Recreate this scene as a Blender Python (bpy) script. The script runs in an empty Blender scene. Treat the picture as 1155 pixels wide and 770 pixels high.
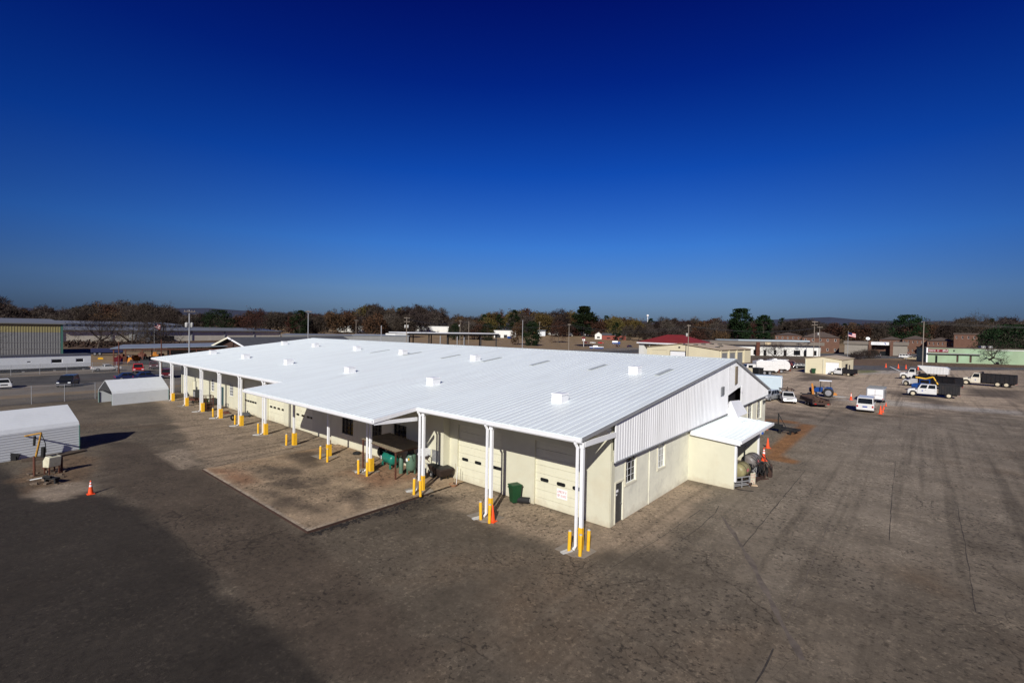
import bpy, bmesh, math, random
from mathutils import Vector, Matrix
random.seed(7)
scene = bpy.context.scene
COL = scene.collection
R = math.radians
PI = math.pi

# ------------------------------------------------------------------ camera
CAM = Vector((12.176, -19.4886, 10.5843))
YAW, PITCH, ROLL, FPX = R(-40.42615), R(-1.36777), R(1.01676), 539.424
PW, PH = 1155.0, 770.0
_cy, _sy, _cp, _sp = math.cos(YAW), math.sin(YAW), math.cos(PITCH), math.sin(PITCH)
FWD = Vector((_sy * _cp, _cy * _cp, _sp))
_r0 = Vector((_cy, -_sy, 0)); _u0 = _r0.cross(FWD)
RT = _r0 * math.cos(ROLL) + _u0 * math.sin(ROLL)
UP = -_r0 * math.sin(ROLL) + _u0 * math.cos(ROLL)
cam = bpy.data.objects.new('camera', bpy.data.cameras.new('camera'))
COL.objects.link(cam)
cam.matrix_world = Matrix(((RT.x, UP.x, -FWD.x, CAM.x), (RT.y, UP.y, -FWD.y, CAM.y), (RT.z, UP.z, -FWD.z, CAM.z), (0, 0, 0, 1)))
cam.data.sensor_width = 36
cam.data.lens = FPX / PW * 36
cam.data.clip_start = 0.1
cam.data.clip_end = 20000
scene.camera = cam

def terrain(x, y):
    d = math.hypot(x - CAM.x, y - CAM.y)
    t = min(1, max(0, (d - 330) / 420))
    return 9 * t * t * (3 - 2 * t)

def ray(px, py):
    return RT * ((px - PW / 2) / FPX) + UP * ((PH / 2 - py) / FPX) + FWD

def gp(px, py, z=None):
    """survey point on the ground seen at a pixel of the photograph"""
    d = ray(px, py)
    if z is not None:
        t = (z - CAM.z) / d.z
        return CAM + d * t
    zz = 0.0
    for _ in range(25):
        t = (zz - CAM.z) / min(d.z, -1e-4)
        p = CAM + d * t
        zz = 0.6 * zz + 0.4 * terrain(p.x, p.y)
    p.z = terrain(p.x, p.y)
    return p

def at_dist(px, dist):
    d = ray(px, 380); h = math.hypot(d.x, d.y)
    x, y = CAM.x + d.x / h * dist, CAM.y + d.y / h * dist
    return Vector((x, y, terrain(x, y)))

def z_at(px, py, P):
    d = ray(px, py); h = math.hypot(P.x - CAM.x, P.y - CAM.y)
    return CAM.z + d.z * h / math.hypot(d.x, d.y)

# ------------------------------------------------------------------ mesh helper
class MB:
    def __init__(s): s.v = []; s.f = []; s.m = []
    def poly(s, pts, m=0):
        n = len(s.v); s.v += [tuple(p) for p in pts]; s.f.append(tuple(range(n, n + len(pts)))); s.m.append(m); return s
    def _solid(s, bot, top, m=0, cap0=True, cap1=True):
        n = len(s.v); k = len(bot)
        s.v += [tuple(p) for p in bot] + [tuple(p) for p in top]
        for i in range(k):
            j = (i + 1) % k
            s.f.append((n + i, n + j, n + k + j, n + k + i)); s.m.append(m)
        if cap0: s.f.append(tuple(reversed(range(n, n + k)))); s.m.append(m)
        if cap1: s.f.append(tuple(range(n + k, n + 2 * k))); s.m.append(m)
        return s
    def box(s, x0, x1, y0, y1, z0, z1, m=0):
        return s._solid([(x0, y0, z0), (x1, y0, z0), (x1, y1, z0), (x0, y1, z0)], [(x0, y0, z1), (x1, y0, z1), (x1, y1, z1), (x0, y1, z1)], m)
    def frustum(s, b, t, z0, z1, m=0):
        return s._solid([(b[0], b[2], z0), (b[1], b[2], z0), (b[1], b[3], z0), (b[0], b[3], z0)], [(t[0], t[2], z1), (t[1], t[2], z1), (t[1], t[3], z1), (t[0], t[3], z1)], m)
    def obox(s, c, size, rz=0, m=0):
        a, b, h = size[0] / 2, size[1] / 2, size[2]
        co, si = math.cos(rz), math.sin(rz)
        q = [(c[0] + x * co - y * si, c[1] + x * si + y * co) for x, y in ((-a, -b), (a, -b), (a, b), (-a, b))]
        return s._solid([(x, y, c[2]) for x, y in q], [(x, y, c[2] + h) for x, y in q], m)
    def prism(s, poly, axis, a, b, m=0):
        if axis == 'y': f = lambda p, t: (p[0], t, p[1])
        elif axis == 'x': f = lambda p, t: (t, p[0], p[1])
        else: f = lambda p, t: (p[0], p[1], t)
        return s._solid([f(p, a) for p in poly], [f(p, b) for p in poly], m)
    def cyl(s, p0, p1, r0, r1=None, n=8, m=0, caps=True):
        r1 = r0 if r1 is None else r1
        p0, p1 = Vector(p0), Vector(p1); d = (p1 - p0).normalized()
        a = d.orthogonal().normalized(); b = d.cross(a)
        ring = lambda p, r: [p + (a * math.cos(2 * PI * i / n) + b * math.sin(2 * PI * i / n)) * r for i in range(n)]
        return s._solid(ring(p0, r0), ring(p1, r1), m, caps, caps)
    def tube(s, pts, r, n=6, m=0):
        for a, b in zip(pts, pts[1:]): s.cyl(a, b, r, r, n, m)
        return s
    def lathe(s, prof, c=(0, 0, 0), n=16, m=0, axis='z'):
        def P(r, z, t):
            u, w = r * math.cos(t), r * math.sin(t)
            if axis == 'z': return (c[0] + u, c[1] + w, c[2] + z)
            if axis == 'x': return (c[0] + z, c[1] + u, c[2] + w)
            return (c[0] + u, c[1] + z, c[2] + w)
        base = len(s.v)
        for r, z in prof:
            s.v += [P(max(r, 1e-4), z, 2 * PI * i / n) for i in range(n)]
        for k in range(len(prof) - 1):
            for i in range(n):
                j = (i + 1) % n
                s.f.append((base + k * n + i, base + k * n + j, base + (k + 1) * n + j, base + (k + 1) * n + i)); s.m.append(m)
        s.f.append(tuple(base + i for i in reversed(range(n)))); s.m.append(m)
        s.f.append(tuple(base + (len(prof) - 1) * n + i for i in range(n))); s.m.append(m)
        return s
    def xf(s, M, start=0):
        for i in range(start, len(s.v)): s.v[i] = tuple(M @ Vector(s.v[i]))
        return s
    def build(s, name, mats, parent=None, smooth=False, bevel=0, seg=2, fixn=True):
        me = bpy.data.meshes.new(name)
        me.from_pydata(s.v, [], s.f)
        if not isinstance(mats, (list, tuple)): mats = [mats]
        for m in mats: me.materials.append(m)
        me.polygons.foreach_set('material_index', s.m)
        if fixn or bevel:
            bm = bmesh.new(); bm.from_mesh(me)
            if bevel:
                bmesh.ops.remove_doubles(bm, verts=bm.verts, dist=1e-4)
            bmesh.ops.recalc_face_normals(bm, faces=bm.faces)
            if bevel:
                es = [e for e in bm.edges if len(e.link_faces) == 2 and e.calc_face_angle(0) > 0.35]
                bmesh.ops.bevel(bm, geom=es, offset=bevel, segments=seg, affect='EDGES', profile=0.6, clamp_overlap=True)
            bm.to_mesh(me); bm.free()
        if smooth:
            me.polygons.foreach_set('use_smooth', [True] * len(me.polygons))
            if hasattr(me, 'set_sharp_from_angle'): me.set_sharp_from_angle(angle=R(40))
        me.update()
        o = bpy.data.objects.new(name, me); COL.objects.link(o)
        if parent: o.parent = parent
        return o

def tag(o, label, cat, group=None):
    o['label'] = label; o['category'] = cat
    if group: o['group'] = group
    return o
def thing(name, label, cat, loc=(0, 0, 0), rz=0, group=None):
    o = bpy.data.objects.new(name, None); o.empty_display_size = .3
    COL.objects.link(o); o.location = loc; o.rotation_euler = (0, 0, rz)
    return tag(o, label, cat, group)
def struct(o): o['kind'] = 'structure'; return o
def stuff(o): o['kind'] = 'stuff'; return o
def dup(root, loc, rz=None, label=None, scale=None):
    r = root.copy(); COL.objects.link(r); r.location = loc
    if rz is not None: r.rotation_euler = (0, 0, rz)
    if label: r['label'] = label
    if scale: r.scale = scale
    for ch in list(root.children):
        c = ch.copy(); COL.objects.link(c); c.parent = r
        for g in list(ch.children):
            d = g.copy(); COL.objects.link(d); d.parent = c
    return r

# ------------------------------------------------------------------ materials
def mat(name, col, rough=.6, var=.12, scale=3.0, metal=0.0, bump=0.0, bscale=30., spec=.4, stretch=None, coat=0., detail=6, base_dirt=None, dark=None, dscale=.6, damt=0.0):
    m = bpy.data.materials.new(name); m.use_nodes = True
    nt = m.node_tree; N = nt.nodes; L = nt.links
    b = N['Principled BSDF']
    b.inputs['Roughness'].default_value = rough; b.inputs['Metallic'].default_value = metal
    b.inputs['Specular IOR Level'].default_value = spec
    if coat: b.inputs['Coat Weight'].default_value = coat
    tc = N.new('ShaderNodeTexCoord'); src = tc.outputs['Object']
    if stretch:
        mp = N.new('ShaderNodeMapping'); mp.inputs['Scale'].default_value = stretch
        L.new(src, mp.inputs['Vector']); src = mp.outputs['Vector']
    n = N.new('ShaderNodeTexNoise'); n.inputs['Scale'].default_value = scale; n.inputs['Detail'].default_value = detail
    n.inputs['Roughness'].default_value = .62
    L.new(src, n.inputs['Vector'])
    rp = N.new('ShaderNodeValToRGB'); rp.color_ramp.elements[0].position = .3; rp.color_ramp.elements[1].position = .7
    rp.color_ramp.elements[0].color = [c * (1 - var) for c in col] + [1]
    rp.color_ramp.elements[1].color = [min(1, c * (1 + var)) for c in col] + [1]
    L.new(n.outputs['Fac'], rp.inputs['Fac'])
    out = rp.outputs['Color']
    if dark:
        n2 = N.new('ShaderNodeTexNoise'); n2.inputs['Scale'].default_value = dscale; n2.inputs['Detail'].default_value = 8
        n2.inputs['Roughness'].default_value = .7
        L.new(src, n2.inputs['Vector'])
        r2 = N.new('ShaderNodeMapRange'); r2.inputs['From Min'].default_value = .5; r2.inputs['From Max'].default_value = .72
        r2.inputs['To Max'].default_value = damt
        L.new(n2.outputs['Fac'], r2.inputs['Value'])
        mx = N.new('ShaderNodeMix'); mx.data_type = 'RGBA'
        L.new(r2.outputs['Result'], mx.inputs['Factor']); L.new(out, mx.inputs['A']); mx.inputs['B'].default_value = list(dark) + [1]
        out = mx.outputs['Result']
    if base_dirt:
        sp = N.new('ShaderNodeSeparateXYZ'); L.new(tc.outputs['Object'], sp.inputs[0])
        n3 = N.new('ShaderNodeTexNoise'); n3.inputs['Scale'].default_value = 1.6; n3.inputs['Detail'].default_value = 8; n3.inputs['Roughness'].default_value = .7; L.new(tc.outputs['Object'], n3.inputs['Vector'])
        ad = N.new('ShaderNodeMath'); ad.operation = 'MULTIPLY_ADD'; L.new(n3.outputs['Fac'], ad.inputs[0]); ad.inputs[1].default_value = -1.3; L.new(sp.outputs['Z'], ad.inputs[2])
        r3 = N.new('ShaderNodeMapRange'); r3.inputs['From Min'].default_value = -.55; r3.inputs['From Max'].default_value = -.25; r3.inputs['To Min'].default_value = .32; r3.inputs['To Max'].default_value = 0; L.new(ad.outputs[0], r3.inputs['Value'])
        m3 = N.new('ShaderNodeMix'); m3.data_type = 'RGBA'; L.new(r3.outputs['Result'], m3.inputs['Factor']); L.new(out, m3.inputs['A']); m3.inputs['B'].default_value = list(base_dirt) + [1]; out = m3.outputs['Result']
        wv = N.new('ShaderNodeTexNoise'); wv.inputs['Scale'].default_value = 1.0; wv.inputs['Detail'].default_value = 6
        mp3 = N.new('ShaderNodeMapping'); mp3.inputs['Scale'].default_value = (3.2, 3.2, .12); L.new(tc.outputs['Object'], mp3.inputs['Vector']); L.new(mp3.outputs['Vector'], wv.inputs['Vector'])
        r4 = N.new('ShaderNodeMapRange'); r4.inputs['From Min'].default_value = .56; r4.inputs['From Max'].default_value = .72; r4.inputs['To Max'].default_value = .10; L.new(wv.outputs['Fac'], r4.inputs['Value'])
        m4 = N.new('ShaderNodeMix'); m4.data_type = 'RGBA'; L.new(r4.outputs['Result'], m4.inputs['Factor']); L.new(out, m4.inputs['A']); m4.inputs['B'].default_value = list(base_dirt) + [1]; out = m4.outputs['Result']
    L.new(out, b.inputs['Base Color'])
    if bump:
        nb = N.new('ShaderNodeTexNoise'); nb.inputs['Scale'].default_value = bscale; nb.inputs['Detail'].default_value = 4
        L.new(tc.outputs['Object'], nb.inputs['Vector'])
        bp = N.new('ShaderNodeBump'); bp.inputs['Strength'].default_value = bump; bp.inputs['Distance'].default_value = .02
        L.new(nb.outputs['Fac'], bp.inputs['Height']); L.new(bp.outputs['Normal'], b.inputs['Normal'])
    return m

M = {}
M['white_roof'] = mat('white_roof_metal', (.745, .81, .815), .42, .045, 1.1, stretch=(1, .10, 1), dark=(.56, .56, .55), dscale=.9, damt=.28)
M['white'] = mat('white_painted_metal', (.80, .81, .82), .4, .05, 1.5)
M['panel'] = mat('white_wall_panel', (.80, .81, .82), .45, .06, .8, stretch=(1, 1, .2), dark=(.5, .5, .48), dscale=.7, damt=.3)
M['trim'] = mat('grey_edge_trim', (.22, .23, .24), .5, .1)
M['cream'] = mat('cream_painted_block', base_dirt=(.38, .29, .19), col=(.605, .59, .455), rough=.75, var=.06, scale=.6, bump=.25, bscale=14, dark=(.5, .42, .28), dscale=.5, damt=.35)
M['cream_door'] = mat('cream_door_paint', base_dirt=(.42, .34, .23), col=(.69, .675, .52), rough=.55, var=.04, scale=.7, dark=(.5, .42, .28), dscale=.8, damt=.25)
M['stucco'] = mat('pale_stucco', base_dirt=(.42, .36, .27), col=(.78, .77, .63), rough=.85, var=.07, scale=.9, bump=.5, bscale=9, dark=(.5, .49, .42), dscale=1.2, damt=.5)
M['creamtrim'] = mat('cream_trim', (.70, .67, .53), .6, .05)
M['dark'] = mat('near_black', (.012, .012, .013), .6, .2)
M['darkgrey'] = mat('dark_grey_paint', (.045, .046, .048), .5, .15)
M['grey'] = mat('grey_metal', (.25, .25, .25), .5, .15)
M['glass'] = mat('dark_glass', (.012, .014, .016), .12, .2, spec=.25)
M['paleglass'] = mat('pale_glass', (.30, .31, .30), .2, .3, 2, spec=.6)
M['yellow'] = mat('safety_yellow', (.82, .46, .02), .5, .10, 3, dark=(.35, .2, .05), dscale=5, damt=.35)
M['cap'] = mat('concrete_cap', (.42, .42, .40), .8, .1)
M['concrete'] = mat('pale_concrete', (.27, .235, .19), .9, .16, 1.2, bump=.3, dark=(.10, .075, .055), dscale=.45, damt=.75)
M['block'] = mat('splash_concrete', (.50, .50, .48), .9, .1, bump=.2)
M['skylight'] = mat('fibreglass_skylight', (.42, .45, .42), .4, .1)
M['rust'] = mat('rusty_steel', (.10, .035, .02), .8, .3, 6)
M['rustbrown'] = mat('brown_steel', (.055, .030, .022), .7, .25, 6)
M['tan_roof'] = mat('weathered_tan_sheet', (.22, .18, .125), .7, .2, 2)
M['green'] = mat('compressor_green', (.012, .17, .12), .35, .1, coat=.3)
M['greygreen'] = mat('tank_green', (.09, .16, .11), .45, .15)
M['bin'] = mat('bin_green', (.008, .052, .018), .5, .12)
M['black'] = mat('black_rubber', (.014, .014, .014), .8, .2)
M['orange'] = mat('cone_orange', (.85, .085, .015), .5, .06)
M['reflect'] = mat('cone_white_band', (.8, .8, .8), .4, .04)
M['shed'] = mat('white_shed_sheet', (.62, .65, .67), .5, .08, .8, dark=(.36, .37, .37), dscale=.8, damt=.4)
M['greentrim'] = mat('green_trim', (.06, .16, .13), .5, .1)
M['galv'] = mat('galvanised_pole', (.38, .39, .40), .5, .1, metal=.4)
M['wood'] = mat('grey_timber_pole', (.26, .22, .18), .85, .2, 4)
M['darkwood'] = mat('dark_timber', (.07, .05, .035), .85, .2, 4)
M['pw'] = mat('white_vehicle_paint', (.68, .68, .665), .3, .04, 1.0, coat=.4, dark=(.5, .47, .4), dscale=1.5, damt=.3)
M['pcream'] = mat('worn_cream_paint', (.72, .68, .56), .45, .08, 1.5, dark=(.42, .28, .14), dscale=1.4, damt=.5)
M['psilver'] = mat('silver_paint', (.45, .47, .50), .25, .04, metal=.5, coat=.5)
M['pblack'] = mat('black_paint', (.010, .011, .014), .25, .1, coat=.5)
M['pred'] = mat('red_paint', (.45, .018, .015), .3, .08, coat=.5)
M['pmaroon'] = mat('maroon_paint', (.11, .012, .014), .3, .08, coat=.5)
M['pnavy'] = mat('navy_paint', (.012, .02, .075), .3, .08, coat=.5)
M['pblue'] = mat('blue_paint', (.008, .055, .24), .35, .08, coat=.3)
M['ptan'] = mat('tan_paint', (.42, .36, .25), .3, .06, coat=.5)
M['pgrey'] = mat('grey_paint', (.16, .17, .18), .3, .06, coat=.5)
M['bluebox'] = mat('pale_blue_box', (.50, .60, .66), .45, .05)
M['lightc'] = mat('headlamp_lens', (.75, .78, .8), .1, .02)
M['lightr'] = mat('tail_lamp_red', (.45, .01, .01), .2, .05)
M['chrome'] = mat('chrome', (.6, .6, .6), .2, .05, metal=.9)
M['rim'] = mat('cream_rim', (.62, .55, .40), .5, .15)
M['rimg'] = mat('grey_rim', (.40, .40, .41), .35, .1, metal=.5)
M['bed'] = mat('black_dump_bed', (.012, .012, .014), .55, .3, 3, dark=(.05, .03, .02), dscale=1.5, damt=.5)
M['oran'] = mat('loader_orange', (.50, .19, .025), .5, .15)
M['hay2'] = mat('tan_basket', (.30, .15, .08), .8, .2, 6)
M['tub'] = mat('scorched_steel', (.030, .019, .015), .7, .3, 4)
M['jib'] = mat('worn_jib_yellow', (.42, .22, .03), .6, .25, 6, dark=(.06, .04, .02), dscale=4, damt=.8)
M['hay'] = mat('brown_load', (.085, .05, .032), .9, .3, 5)
M['steelgrey'] = mat('grey_corrugated', (.21, .215, .215), .5, .1, .8)
M['tanband'] = mat('tan_cladding', (.28, .25, .12), .6, .1)
M['greyroof'] = mat('grey_metal_roof', (.17, .18, .19), .5, .1, .3)
M['blueroof'] = mat('blue_grey_roof', (.20, .23, .27), .5, .1, .3)
M['darkroof'] = mat('dark_shingle', (.075, .078, .085), .8, .18, 1)
M['warewall'] = mat('warehouse_wall', (.62, .58, .47), .7, .1, .3)
M['warewhite'] = mat('white_clerestory', (.62, .63, .62), .5, .15, .3)
M['redroof'] = mat('red_roof', (.20, .024, .018), .55, .12, .6)
M['redwall'] = mat('red_brick', (.22, .055, .04), .8, .15)
M['brick'] = mat('brown_brick', (.135, .070, .047), .85, .14, .5)
M['brickroof'] = mat('brown_shingle', (.085, .064, .053), .85, .2, .6)
M['taupe'] = mat('taupe_fascia', (.17, .145, .12), .75, .1, .4)
M['taupewall'] = mat('taupe_wall', (.25, .225, .19), .75, .1, .4)
M['bwhite'] = mat('white_render', (.70, .70, .66), .75, .06, .3)
M['garage'] = mat('garage_cream', (.66, .60, .42), .6, .05, .3)
M['tanmetalroof'] = mat('tan_metal_roof', (.52, .42, .27), .5, .12, .3, dark=(.35, .26, .15), dscale=.15, damt=.6)
M['bgreen'] = mat('mint_green_wall', (.27, .365, .235), .75, .09, .25, dark=(.30, .50, .33), dscale=.12, damt=.5)
M['signred'] = mat('maroon_sign', (.16, .012, .025), .5, .05)
M['signwhite'] = mat('sign_white', (.82, .82, .82), .5, .03)
M['signredink'] = mat('red_ink', (.50, .16, .16), .6, .05)
M['signblue'] = mat('blue_ink', (.05, .09, .35), .6, .05)
M['bark'] = mat('bark', (.075, .058, .045), .9, .25, 5)
M['paper'] = mat('manila', (.6, .45, .3), .8, .1)
M['bone'] = mat('ivory_tank', (.62, .60, .45), .5, .1, 2, dark=(.3, .2, .1), dscale=3, damt=.5)
M['tankgold'] = mat('olive_tank', (.27, .245, .12), .45, .15, 3, dark=(.15, .09, .05), dscale=4, damt=.6)
M['tankgrey'] = mat('grey_tank', (.17, .155, .145), .45, .2, 3, dark=(.12, .08, .06), dscale=4, damt=.6)
M['bluebarrel'] = mat('blue_plastic', (.015, .10, .45), .4, .05)
M['bluetarp'] = mat('navy_tarp', (.012, .018, .07), .6, .15)
def mat_leaf(name, col, var=.45, tr=.15):
    m = bpy.data.materials.new(name); m.use_nodes = True; nt = m.node_tree; N = nt.nodes; L = nt.links
    b = N['Principled BSDF']; b.inputs['Roughness'].default_value = .8; b.inputs['Specular IOR Level'].default_value = .1
    oi = N.new('ShaderNodeObjectInfo'); g = N.new('ShaderNodeNewGeometry')
    hs = N.new('ShaderNodeHueSaturation'); hs.inputs['Color'].default_value = list(col) + [1]
    a = N.new('ShaderNodeMapRange'); a.inputs['To Min'].default_value = 1 - var; a.inputs['To Max'].default_value = 1 + var
    L.new(g.outputs['Random Per Island'], a.inputs['Value'])
    a2 = N.new('ShaderNodeMapRange'); a2.inputs['To Min'].default_value = .7; a2.inputs['To Max'].default_value = 1.3
    L.new(oi.outputs['Random'], a2.inputs['Value'])
    mu = N.new('ShaderNodeMath'); mu.operation = 'MULTIPLY'; L.new(a.outputs['Result'], mu.inputs[0]); L.new(a2.outputs['Result'], mu.inputs[1])
    L.new(mu.outputs[0], hs.inputs['Value'])
    a3 = N.new('ShaderNodeMapRange'); a3.inputs['To Min'].default_value = .475; a3.inputs['To Max'].default_value = .525
    L.new(oi.outputs['Random'], a3.inputs['Value']); L.new(a3.outputs['Result'], hs.inputs['Hue'])
    L.new(hs.outputs['Color'], b.inputs['Base Color'])
    return m
M['twig'] = mat_leaf('bare_twigs', (.044, .033, .027))
M['twiggrey'] = mat_leaf('grey_twigs', (.062, .049, .042))
M['russet'] = mat_leaf('russet_leaves', (.062, .032, .019))
M['olive'] = mat_leaf('olive_leaves', (.078, .054, .018))
M['pine'] = mat_leaf('pine_needles', (.012, .022, .008))
M['shrub'] = mat_leaf('dry_shrub', (.050, .034, .024))

# ------------------------------------------------------------------ world + sun
SUN_EL = R(30.3)
SUN_TR = Vector((-.56, 1.0, 0)).normalized() * math.cos(SUN_EL) + Vector((0, 0, -math.sin(SUN_EL)))
w = bpy.data.worlds.new('World'); scene.world = w; w.use_nodes = True
nt = w.node_tree; N = nt.nodes; L = nt.links
bg = N['Background']
sky = N.new('ShaderNodeTexSky'); sky.sky_type = 'NISHITA'; sky.sun_disc = False
sky.sun_elevation = SUN_EL; sky.sun_rotation = math.atan2(.56, -1.0)
sky.altitude = 0; sky.air_density = 1.0; sky.dust_density = .3; sky.ozone_density = 3.0
tcw = N.new('ShaderNodeTexCoord'); sx = N.new('ShaderNodeSeparateXYZ'); L.new(tcw.outputs['Generated'], sx.inputs[0])
ramp = N.new('ShaderNodeValToRGB')
els = ramp.color_ramp.elements
SKYR = [(0.0, (0.1333, 0.1909, 0.3711)), (0.02, (0.1333, 0.1909, 0.3711)), (0.05, (0.1948, 0.2756, 0.4926)), (0.078, (0.2204, 0.3262, 0.572)), (0.168, (0.1319, 0.3527, 0.7838)), (0.305, (0.0287, 0.2108, 0.7631)), (0.45, (0.0049, 0.087, 0.5854)), (0.56, (0.0031, 0.0412, 0.4568)), (1, (0.0025, 0.033, 0.3654))]
els[0].position, els[0].color = SKYR[0][0], list(SKYR[0][1]) + [1]
els[1].position, els[1].color = SKYR[-1][0], list(SKYR[-1][1]) + [1]
for p_, c_ in SKYR[1:-1]:
    e = els.new(p_); e.color = list(c_) + [1]
L.new(sx.outputs['Z'], ramp.inputs['Fac'])
mxw = N.new('ShaderNodeMix'); mxw.data_type = 'RGBA'; mxw.blend_type = 'MULTIPLY'; mxw.inputs['Factor'].default_value = 1
L.new(sky.outputs['Color'], mxw.inputs['A']); L.new(ramp.outputs['Color'], mxw.inputs['B'])
# the polarised band: the sky darkens towards ninety degrees from the sun
azn = N.new('ShaderNodeVectorMath'); azn.operation = 'DOT_PRODUCT'; L.new(tcw.outputs['Generated'], azn.inputs[0]); azn.inputs[1].default_value = (-.60, .80, 0)
azr = N.new('ShaderNodeMapRange'); azr.inputs['From Min'].default_value = .40; azr.inputs['From Max'].default_value = .93; azr.inputs['To Min'].default_value = 0; azr.inputs['To Max'].default_value = 1.0
L.new(azn.outputs['Value'], azr.inputs['Value'])
elr = N.new('ShaderNodeMapRange'); elr.inputs['From Min'].default_value = .2; elr.inputs['From Max'].default_value = .80; elr.inputs['To Min'].default_value = 1; elr.inputs['To Max'].default_value = 0
L.new(sx.outputs['Z'], elr.inputs['Value'])
tint = N.new('ShaderNodeMix'); tint.data_type = 'RGBA'; L.new(azr.outputs['Result'], tint.inputs['Factor']); tint.inputs['A'].default_value = (.24, .36, .56, 1); tint.inputs['B'].default_value = (1, 1, 1, 1)
mxz = N.new('ShaderNodeMix'); mxz.data_type = 'RGBA'; L.new(elr.outputs['Result'], mxz.inputs['Factor']); mxz.inputs['A'].default_value = (1, 1, 1, 1); L.new(tint.outputs['Result'], mxz.inputs['B'])
mxy = N.new('ShaderNodeVectorMath'); mxy.operation = 'MULTIPLY'; L.new(mxw.outputs['Result'], mxy.inputs[0]); L.new(mxz.outputs['Result'], mxy.inputs[1])
L.new(mxy.outputs['Vector'], bg.inputs['Color']); bg.inputs['Strength'].default_value = .1
sun = bpy.data.lights.new('sun', 'SUN'); sun.energy = 5.0; sun.angle = R(.5); sun.color = (1, .955, .88)
so = bpy.data.objects.new('sun', sun); COL.objects.link(so)
so.rotation_euler = SUN_TR.to_track_quat('-Z', 'Y').to_euler()
scene.view_settings.view_transform = 'Standard'; scene.view_settings.look = 'None'
scene.view_settings.exposure = 0; scene.view_settings.gamma = 1
scene.render.engine = 'CYCLES'
scene.render.resolution_x = 1024; scene.render.resolution_y = 682

# ------------------------------------------------------------------ ground
def sdist(x, y, poly):
    """signed distance, negative inside"""
    d = 1e18; ins = False; n = len(poly)
    for i in range(n):
        x0, y0 = poly[i]; x1, y1 = poly[(i + 1) % n]
        dx, dy = x1 - x0, y1 - y0
        t = max(0, min(1, ((x - x0) * dx + (y - y0) * dy) / (dx * dx + dy * dy + 1e-12)))
        ex, ey = x0 + t * dx - x, y0 + t * dy - y
        d = min(d, ex * ex + ey * ey)
        if (y0 > y) != (y1 > y) and x < (x1 - x0) * (y - y0) / (y1 - y0 + 1e-12) + x0: ins = not ins
    d = math.sqrt(d)
    return -d if ins else d
def W2(pts): return [tuple(gp(*p)[:2]) for p in pts]
from mathutils import noise as mn
def axis_pts(segs):
    out = []
    for a, b, s in segs:
        n = max(1, round((b - a) / s)); out += [a + (b - a) * i / n for i in range(n)]
    out.append(segs[-1][1]); return out
def mask_sheet(name, xs, ys, zfun, masks, material):
    """one sheet; each mask is a list of (polygon, softness, wobble)"""
    nx, ny = len(xs), len(ys)
    me = bpy.data.meshes.new(name)
    vs = [(x, y, zfun(x, y)) for y in ys for x in xs]
    fs = [(j * nx + i, j * nx + i + 1, (j + 1) * nx + i + 1, (j + 1) * nx + i) for j in range(ny - 1) for i in range(nx - 1)]
    me.from_pydata(vs, [], fs)
    for k, plist in masks.items():
        at = me.attributes.new(k, 'FLOAT', 'POINT'); vals = [0.0] * len(vs)
        boxes = []
        for poly, soft, wob in plist:
            px = [p[0] for p in poly]; py = [p[1] for p in poly]
            boxes.append((min(px) - soft - wob, max(px) + soft + wob, min(py) - soft - wob, max(py) + soft + wob))
        for idx, (x, y, z) in enumerate(vs):
            v = 0
            for (poly, soft, wob), bx in zip(plist, boxes):
                if bx[0] <= x <= bx[1] and bx[2] <= y <= bx[3]:
                    d = sdist(x, y, poly) + wob * (mn.noise((x * .45, y * .45, 3.1)) + .5 * mn.noise((x * 1.3, y * 1.3, 7.7)))
                    t = min(1, max(0, .5 - d / (2 * soft))); v = max(v, t * t * (3 - 2 * t))
            vals[idx] = v
        at.data.foreach_set('value', vals)
    me.materials.append(material); me.update()
    o = bpy.data.objects.new(name, me); COL.objects.link(o); return struct(o)

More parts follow.
